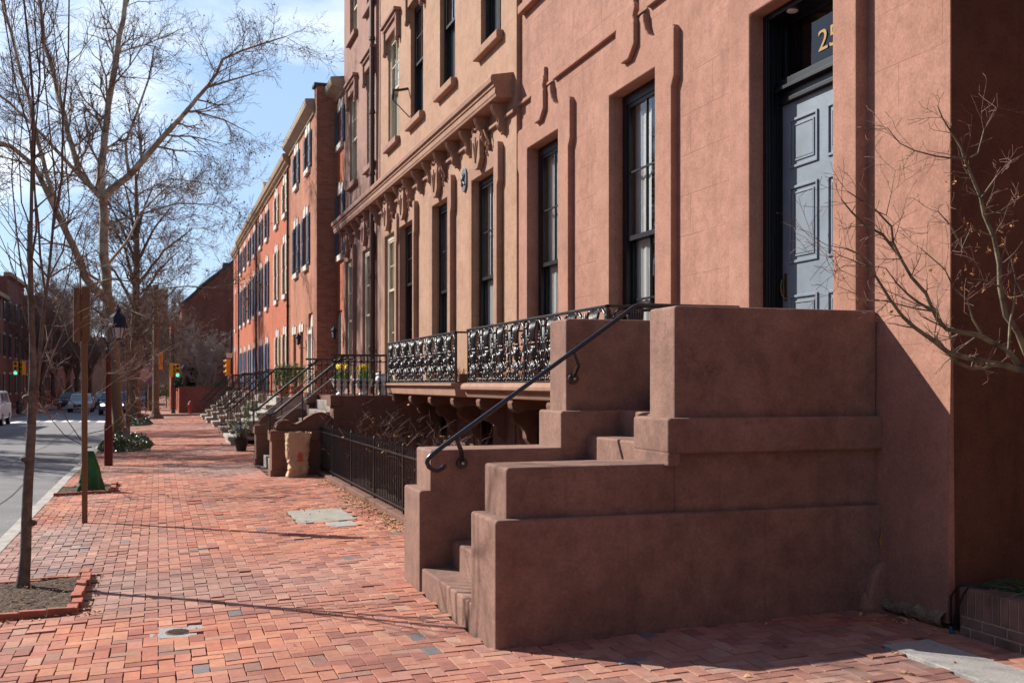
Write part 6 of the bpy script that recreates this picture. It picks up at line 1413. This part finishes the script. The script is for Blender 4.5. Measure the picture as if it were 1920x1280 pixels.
c_ = onY(271, 702, 86); t_ = thing('warning_sign', 'diamond sign seen from its tan back on a thin dark post beyond the junction', 'sign', (c_.x, 86, rz(86))); q = MB(); q.prism([(c_.x-.62, c_.z), (c_.x, c_.z-.62), (c_.x+.62, c_.z), (c_.x, c_.z+.62)], 'XZ', 85.97, 86.0); build('plate', q, M['orange_sign'], t_)
q = MB(); q.tube([(c_.x+.1, 86.05, rz(86)), (c_.x+.1, 86.05, c_.z+.5)], .05, 6); build('post', q, M['iron'], t_)
c_ = onY(281, 702, 90); t_ = thing('banner', 'purple banner hanging beyond the diamond sign', 'banner', (c_.x, 90, rz(90))); q = MB(); q.box(c_.x-.3, c_.x+.3, 90, 90.03, c_.z-.75, c_.z+.75); build('cloth', q, M['purple'], t_)
q = MB(); q.tube([(c_.x+.34, 90, rz(90)), (c_.x+.34, 90, c_.z+.9)], .04, 6); build('post', q, M['iron'], t_)
hx = onY(357, 778, 80.9); zz = rz(81) + .15; hy = thing('fire_hydrant', 'dark red fire hydrant in front of the brick garden wall', 'fire hydrant', (hx.x, 81.2, zz))
q = MB(); q.lathe([(.2,0),(.2,.06),(.13,.08),(.13,.6),(.18,.62),(.18,.68),(.15,.72),(.10,.86),(.04,.92),(.04,.97)], (hx.x, 81.2, zz), 12); build('barrel', q, M['hyd'], hy); q = MB(); q.tube([(hx.x-.26, 81.2, zz+.5), (hx.x+.26, 81.2, zz+.5)], .07, 8); q.tube([(hx.x, 80.95, zz+.42), (hx.x, 81.2, zz+.42)], .09, 8); build('outlets', q, M['hyd'], hy)
c_ = onY(345, 700, 84.5); t_ = pole('lamp_post', c_.x, 84.5, rz(84)+.15, 3.0, .06, 'black post lamp behind the brick garden wall', 'lamp'); q = MB(); q.lathe([(.1,3.0),(.2,3.35),(.24,3.37),(.05,3.65),(.02,3.8)], (c_.x, 84.5, rz(84)+.15), 6); build('lantern', q, M['bluedk'], t_)
bo_ = thing('bollard', 'dark bollard on the left pavement across the junction', 'bollard', (-9.9, 88, rz(88)+.15)); c_ = onY(36, 760, 88); q = MB(); q.lathe([(.22,0),(.2,.7),(.24,.75),(.2,.9),(.05,1.0)], (c_.x, 88, rz(88)+.15), 10); build('post', q, M['iron'], bo_)
# brick garden wall and building beyond the junction
gw = thing('garden_wall', 'tall dark red brick garden wall across the side street', 'wall', (3.5, 84, 0)); zb_ = rz(84)
wl = onY(336, 727, 83.2); q = MB(); q.box(wl.x, 9, 83.2, 83.5, zb_-.2, wl.z); build('front', q, M['brkDark'], gw); q = MB(); q.box(wl.x-.02, wl.x+.28, 83.5, 100, zb_-.2, wl.z-.01); build('side', q, M['brkR'], gw)  # same wall: sunlit side coloured brighter than the shaded front
q = MB(); q.box(wl.x-.06, 9, 83.14, 83.56, wl.z, wl.z+.10); build('coping', q, M['brkDark'], gw)
fb_ = thing('corner_building', 'large dark red brick house with a sloping roofline beyond the junction', 'house', (5, 97, 0)); Yf = 96.0
P0 = [onY(x_, y_, Yf) for x_, y_ in ((341,600),(341,575),(372,545),(440,490),(470,470),(640,470))]
q = MB(); q.prism([(P0[0].x, -2)] + [(p.x, p.z) for p in P0] + [(P0[-1].x, -2)], 'XZ', Yf, Yf + 12); build('gable_wall', q, M['brkDark'], fb_)
q = MB(); q.box(P0[0].x-.9, P0[0].x-.01, Yf+.8, Yf+14, -2, P0[0].z-.2); build('bay', q, M['brkR'], fb_)  # sunlit face given brighter brick colour than the shaded gable
q = MB(); p = onY(432, 500, Yf); q.box(p.x-.6, p.x+.6, Yf+.5, Yf+1.6, p.z-.8, p.z+.4); build('chimney', q, M['brkDark'], fb_)
q = MB()
for a, b_ in zip(P0[1:-1], P0[2:]):
    q.prism([(a.x-.15, a.z), (b_.x, b_.z), (b_.x, b_.z+.25), (a.x-.15, a.z+.25)], 'XZ', Yf-.25, Yf+12.2)
build('roof_edge', q, M['roof'], fb_)
# houses along the left side
def flat_house(label, xf, y0, y1, zt, wm, dirn, nwin, floors, grp, mans=False, zb=-2.5, arm='white', depth=9):
    h = thing('town_house', label, 'house', (xf, (y0+y1)/2, 0), grp); s_ = dirn
    q = MB(); q.box(min(xf, xf - s_*depth), max(xf, xf - s_*depth), y0, y1, zb, zt); build('wall', q, M[wm], h)
    q = MB(); q.box(min(xf + s_*.35, xf - s_*.3), max(xf + s_*.35, xf - s_*.3), y0, y1, zt, zt + .35); build('cornice', q, M['cream'] if mans else M['ochre'], h)
    if mans: q = MB(); q.prism([(xf, zt+.35), (xf - s_*1.2, zt+2.6), (xf - s_*depth, zt+2.6), (xf - s_*depth, zt+.35)], 'XZ', y0, y1); build('roof', q, M['roof'], h)
    for (za, zb2) in floors:
        for k in range(nwin):
            yc = y0 + (y1-y0)*(k+.5)/nwin
            q = MB(); q.box(min(xf, xf+s_*.03), max(xf, xf+s_*.03), yc-.6, yc+.6, za-.15, zb2+.2); wo2 = build('window', q, M[arm], h)
            q = MB(); q.box(min(xf+s_*.031, xf+s_*.04), max(xf+s_*.031, xf+s_*.04), yc-.45, yc+.45, za, zb2); build('pane', q, M['carglass'], wo2)
            for a in (yc-.95, yc+.61): q = MB(); q.box(min(xf, xf+s_*.05), max(xf, xf+s_*.05), a, a+.34, za, zb2); build('shutter', q, M['bluedk'], wo2)
    return h
fl = [(.9, 2.6), (4.2, 6.1), (7.5, 9.2)]
ly = YC1 + 1.5; lbs = ['first brick house on the left across the junction, with a grey mansard roof', 'second brick house on the left across the junction', 'third brick house on the left across the junction', 'fourth brick house on the left across the junction', 'fifth brick house on the left across the junction', 'farthest brick block on the left side of the street']
for i, (wd_, ht, wm) in enumerate(((13, 10.2, 'brkDark'), (11, 9.2, 'brkSide'), (13, 11.5, 'brkDark'), (16, 10, 'brkR'), (22, 12, 'brkDark'), (60, 11, 'brkSide'))):
    flat_house(lbs[i], -13.0, ly, ly + wd_ - .02, ht, wm, 1, 3 if i < 4 else 5, fl, 'brick houses along the left side beyond the junction', mans=(i == 0)); ly += wd_
ry = 112
for i, (wd_, ht) in enumerate(((18, 9), (30, 10.5), (60, 11))):
    flat_house(['low red house far along the right side behind the trees', 'taller red house far along the right side', 'last red block far along the right side'][i], 6.5, ry, ry + wd_ - .02, ht, 'brkDark', -1, 4, fl, 'red houses far along the right side'); ry += wd_
h = thing('town_house', 'far brick building closing the end of the street with a square chimney', 'house', (0, 300, 0)); q = MB(); q.box(-30, 20, 300, 310, -4, 14); build('wall', q, M['brkSide'], h); q = MB(); q.box(-1, 2.4, 300, 303, 14, 27); build('chimney', q, M['brkDark'], h)
# houses across the street and added ones behind the camera, outside the frame (they shade the road and hold back the sky)
nl = ['first', 'second', 'third', 'fourth', 'fifth', 'sixth', 'seventh']
yy = -34
for i in range(7):
    flat_house('%s brick house across the street, counted from behind the camera' % nl[i], -14.2, yy, yy + 14.3, (7.6, 8.6, 7.2, 8.2, 7.9, 7.0, 7.7)[i], ('brkDark', 'brkR', 'brkSide')[i % 3], 1, 3, [(.9, 2.6), (4.0, 5.8)], 'brick houses across the street', zb=-1.5); yy += 14.4
for i, (a, b_, ht) in enumerate(((-10, 1.2, 12.5), (-22, -10.02, 11.5), (-34, -22.02, 12.5))):
    flat_house(['nearest', 'middle', 'farthest'][i] + ' unseen red brick house added behind the camera', 5.2, a, b_, ht, 'brkDark', -1, 3, fl, 'added brick houses behind the camera', zb=-1, depth=12)
# ================================================================ background trees (copies of two prototypes)
T = Tree(201); PB = dict(PT); PB.update(rmin=.014, lv=3, seg=[6,5,4,3], n=[2,2,2,2], ang=(.45,1.0), rt=.05, wob=[.12,.18,.22,.25])
T.limb([(0,0,-.5), (0,0,.2), (.05,.1,2.0), (0,.05,3.6)], .34, .26, PB, every=9)
for (dx, dy, z1_) in ((1.6, .6, 8.5), (-1.8, .4, 9), (.3, -1.8, 9.5), (.2, 1.7, 10.5), (-.4, -.3, 12)):
    T.limb([(0,.05,3.4), (dx*.4, dy*.4, 5.2), (dx, dy, 7), (dx*1.7, dy*1.7, z1_), (dx*2.2, dy*2.2, z1_+2)], .17, .03, PB, every=.55, start=.15, kl=(1.6,3.2), kr=.5)
protoA = T.finish('bare_tree', 'thick dark bare tree on the left pavement across the junction, nearest of its line', 'tree', (0,0,0), M['bark_brown'], M['twig'], 'bare street trees beyond the junction')
T = Tree(202); PC = dict(PB); PC.update(up=[.14,.12,.08,.04], ang=(.3,.7), rmin=.012)
for k in range(5):
    a = k * 1.26; T.limb([(.08*math.cos(a), .08*math.sin(a), -.3), (.25*math.cos(a), .25*math.sin(a), 1.4), (.7*math.cos(a), .7*math.sin(a), 3.4), (1.2*math.cos(a), 1.2*math.sin(a), 5.2)], .07, .02, PC, every=.4, start=.3, kl=(.9,1.8), kr=.5)
protoB = T.finish('pale_tree', 'pale multi-stemmed bare tree behind the brick garden wall, right one of three', 'tree', (0,0,0), M['twig_pale'], M['twig_pale'], 'pale bare trees behind the garden wall')
def place(proto, x_, y_, z_, s_, rot, label=None, first=False):
    o = proto if first else copy_tree(proto); o.location = (x_, y_, z_); o.scale = (s_, s_, s_); o.rotation_euler = (0,0,rot)
    if label: o['label'] = label
place(protoA, -10.1, 106, rz(106)+.15, .85, .3, None, True)
ln = ['second','third','fourth','fifth','sixth','seventh']
for i, (x_, y_, s_, r_) in enumerate(((-10.2, 119, .85, 2.1), (-10.0, 134, .95, 4.0), (-10.2, 152, 1.0, 1.0), (-10, 175, 1.1, 5.1))):
    place(protoA, x_, y_, rz(y_)+.15, s_, r_, '%s dark bare tree of the line on the left pavement across the junction' % ln[i])
for i, (x_, y_, s_, r_) in enumerate(((-.6, 92, .62, 1.5), (-.9, 108, .75, 3.6), (-.7, 126, .85, 5.5), (-.8, 150, 1.0, 2.6), (2.5, 200, 1.3, 2.0), (-5, 240, 1.4, 4.4))):
    place(protoA, x_, y_, rz(y_)+.15, s_, r_, '%s bare tree of the line on the right pavement beyond the junction' % (['first']+ln)[i])
for i, (x_, y_) in enumerate(((-10.3, 52), (-10.3, 38.5))):
    place(protoA, x_, y_, rz(y_)+.15, (.9, .9)[i], i * 2.0 + .5, '%s of two bare trees on the pavement across the street from the stoops' % ['farther', 'nearer'][i])
c_ = onY(388, 700, 88); place(protoB, c_.x, 88, rz(88), 1.05, 0, None, True)
c_ = onY(362, 700, 92); place(protoB, c_.x, 92, rz(92), .95, 2, 'pale multi-stemmed bare tree behind the brick garden wall, middle one of three')
c_ = onY(348, 700, 98); place(protoB, c_.x, 98, rz(98), .9, 4, 'pale multi-stemmed bare tree behind the brick garden wall, left one of three')
c_ = onY(360, 700, 90); t_ = thing('evergreen_tree', 'dark narrow evergreen behind the brick garden wall', 'tree', (c_.x, 90, rz(90))); q = MB(); leaf_ball(q, (c_.x, 90, 2.2), 1.0, 2500, .09, random.Random(3), (.8,.8,1.9), .2); build('crown', q, M['ever'], t_); q = MB(); q.tube([(c_.x,90,-1),(c_.x,90,2)], .1, 6); build('trunk', q, M['bark_brown'], t_)
for i, (px_, py_, yy_, r_) in enumerate(((312, 728, 110, 1.3), (413, 722, 86, .7), (335, 715, 86.5, .6))):
    c_ = onY(px_, py_, yy_); t_ = thing('green_shrub', ['olive green bush far along the right pavement', 'small green bush above the garden wall near the brick row', 'dark green bush just behind the end of the garden wall'][i], 'shrub', (c_.x, yy_, rz(yy_)))
    q = MB(); leaf_ball(q, (c_.x, yy_, c_.z - r_*.3), r_, 1200, .06, random.Random(30+i), (1,1,1), .4); build('foliage', q, M['leafg'] if i < 2 else M['ever'], t_); q = MB(); q.tube([(c_.x, yy_, rz(yy_)-.2), (c_.x, yy_, c_.z)], .06, 5); build('stem', q, M['bark_brown'], t_)

# ================================================================ vehicles
def car(x_, y_, label, col, kind='sedan', lights=None, cat='car', L=4.5, Wd=1.8, H=1.45, detail=True):
    zg = crown(x_, y_); t_ = thing({'van': 'parked_van'}.get(kind, 'car'), label, cat, (x_, y_, zg), 'vehicles in the street'); ROOTLOC[t_] = Vector((0,0,0))
    m_ = M.setdefault('car_' + kind + str(col), mat('car_paint', col, .25, spec=.7)); hw = Wd/2
    if kind == 'van': side = [(-L/2,.35),(-L/2,.9),(-L/2+.25,1.05),(-L/2+.75,1.15),(L/2-.02,1.2),(L/2,.35)]; cab = [(-L/2+.6,1.12),(-L/2+1.15,H-.02),(-L/2+1.5,H),(L/2-.15,H),(L/2-.02,1.15)]
    elif kind == 'suv': side = [(-L/2,.35),(-L/2,.85),(-L/2+.15,.98),(-L/2+1.2,1.08),(L/2-.05,1.1),(L/2,.9),(L/2,.35)]; cab = [(-L/2+1.15,1.05),(-L/2+1.85,H-.04),(-L/2+2.3,H),(L/2-.5,H-.03),(L/2-.12,1.05)]
    else: side = [(-L/2,.3),(-L/2,.68),(-L/2+.2,.80),(-L/2+1.3,.93),(L/2-.7,.97),(L/2-.05,.9),(L/2,.35)]; cab = [(-L/2+1.2,.90),(-L/2+2.0,H-.05),(-L/2+2.5,H),(L/2-1.5,H-.04),(L/2-.6,.93)]
    q = MB(); q.prism(side, 'YZ', -hw, hw); build('body', q, m_, t_, bevel=.09, seg=3, local=True, smooth=False)
    q = MB(); n = len(cab); inn = .12
    def cx(z_): return hw - .04 - (inn + .04) * (z_ - cab[0][1]) / max(.1, H - cab[0][1])
    q.v = [(-cx(z2), y2, z2) for y2, z2 in cab] + [(cx(z2), y2, z2) for y2, z2 in cab]; q.f = [tuple(range(n)), tuple(n+i for i in reversed(range(n)))] + [(i, n+i, n+(i+1)%n, (i+1)%n) for i in range(n)]
    co_ = build('cabin', q, m_, t_, bevel=.05, seg=2, local=True)
    z0_, z1_ = cab[0][1] + .06, H - .10; (ya, za), (yb_, zb2) = cab[0], cab[1]
    def ws(t): return (ya + (yb_-ya)*t, za + (zb2-za)*t)
    (y1_, zz1), (y2_, zz2) = ws(.12), ws(.92); q = MB(); q.quad((-cx(zz1)+.08, y1_-.012, zz1+.01), (cx(zz1)-.08, y1_-.012, zz1+.01), (cx(zz2)-.09, y2_-.012, zz2+.01), (-cx(zz2)+.09, y2_-.012, zz2+.01)); build('windscreen', q, M['carglass'], t_, local=True)
    for sg in (-1, 1):
        ym0, ym1 = cab[0][0] + .45, cab[-1][0] - .35
        for a, b_ in ((ym0, (ym0+ym1)/2 - .05), ((ym0+ym1)/2 + .05, ym1)):
            q = MB(); q.quad((sg*(cx(z0_)+.004), a, z0_), (sg*(cx(z0_)+.004), b_, z0_), (sg*(cx(z1_)+.004), b_ - .05, z1_), (sg*(cx(z1_)+.004), a + (.25 if a == ym0 else 0), z1_)); build('side_window', q, M['carglass'], t_, local=True)
        q = MB(); q.ball((sg*(hw+.08), cab[0][0]+.35, cab[0][1]+.1), .1, 7, 5, (1,.6,.8)); build('mirror', q, m_, t_, local=True)
        for yw in (-L/2 + .85, L/2 - .85):
            q = MB(); q.tube([(sg*(hw-.16), yw, .33), (sg*(hw+.015), yw, .33)], .33, 16); wo3 = build('wheel', q, M['tyre'], t_, local=True); q = MB(); q.tube([(sg*(hw-.1), yw, .33), (sg*(hw+.025), yw, .33)], .2, 12); build('rim', q, M['rim'], wo3, local=True)
        q = MB(); zl_ = .66 if kind == 'sedan' else .78; q.ball((sg*(hw-.28), -L/2-.0, zl_), .13, 8, 5, (1.3,.35,.7)); build('headlight', q, M['head_light'] if lights == 'head' else (M['amber_light'] if lights == 'amber' and sg == 1 else M['white']), t_, local=True)
    q = MB(); q.box(-.45, .45, -L/2-.015, -L/2+.02, .42, .62); build('grille', q, M['tyre'], t_, local=True)
    q = MB(); q.box(-.18, .18, -L/2-.03, -L/2-.014, .36, .46); build('number_plate', q, M['white'], t_, local=True)
    return t_
car(-8.55, 62.0, 'white van cut by the left edge of the photo, near side of the crossing', (.70,.70,.74), 'van', None, 'van', 4.4, 1.8, 1.80)
car(-7.75, 106, 'dark blue estate car parked behind the silver car on the left', (.03,.045,.07), 'suv', None, H=1.65)
car(-5.95, 93.5, 'silver car waiting beside the crossing between the two posts', (.42,.44,.50), 'sedan', None, H=1.5)
car(-4.9, 108, 'blue car with one amber light behind the silver car', (.06,.12,.20), 'suv', 'amber', H=1.6)
car(-3.15, 83.5, 'dark blue car with white headlights on, behind the dark red lamp post', (.02,.035,.10), 'suv', 'head', H=1.68)
car(-2.6, 118, 'pale blue car farther back behind the sycamore trunk', (.15,.25,.38), 'suv', None, H=1.7)
car(-2.2, 140, 'light grey car far behind the big dark tree trunk', (.40,.45,.52), 'suv', None, H=1.7)
# distant pedestrian
px_ = onY(300, 745, 190); ps = thing('person', 'distant person in dark clothes walking on the far pavement', 'person', (px_.x, 190, rz(190)+.15)); ROOTLOC[ps] = Vector((0,0,0))
sk = bpy.data.meshes.new('body'); vs = [(0,0,.95),(0,0,1.2),(0,0,1.42),(0,0,1.52),(0,0,1.66),(.1,0,.9),(.12,-.12,.5),(.12,-.05,.06),(-.1,0,.9),(-.12,.14,.5),(-.12,.22,.08),(.2,0,1.4),(.26,.05,1.12),(.25,-.08,.88),(-.2,0,1.4),(-.26,-.05,1.12),(-.25,-.16,.9),(.12,-.2,.04),(-.12,.1,.04)]
sk.from_pydata(vs, [(0,1),(1,2),(2,3),(3,4),(0,5),(5,6),(6,7),(0,8),(8,9),(9,10),(2,11),(11,12),(12,13),(2,14),(14,15),(15,16),(7,17),(10,18)], [])
so2 = bpy.data.objects.new('body', sk); COL.objects.link(so2); so2.parent = ps; sk.materials.append(M['cloth_dk']); md = so2.modifiers.new('s', 'SKIN')
rr2 = [.14,.15,.16,.06,.11,.09,.07,.045,.09,.07,.045,.06,.045,.035,.06,.045,.035,.035,.035]
for v_, r_ in zip(sk.skin_vertices[0].data, rr2): v_.radius = (r_, r_)
sk.skin_vertices[0].data[0].use_root = True; so2.modifiers.new('d', 'SUBSURF').levels = 1
q = MB(); q.ball((0,-.02,1.66), .085, 8, 6, (.9,.9,1.1)); build('face', q, M['skin'], ps, local=True)
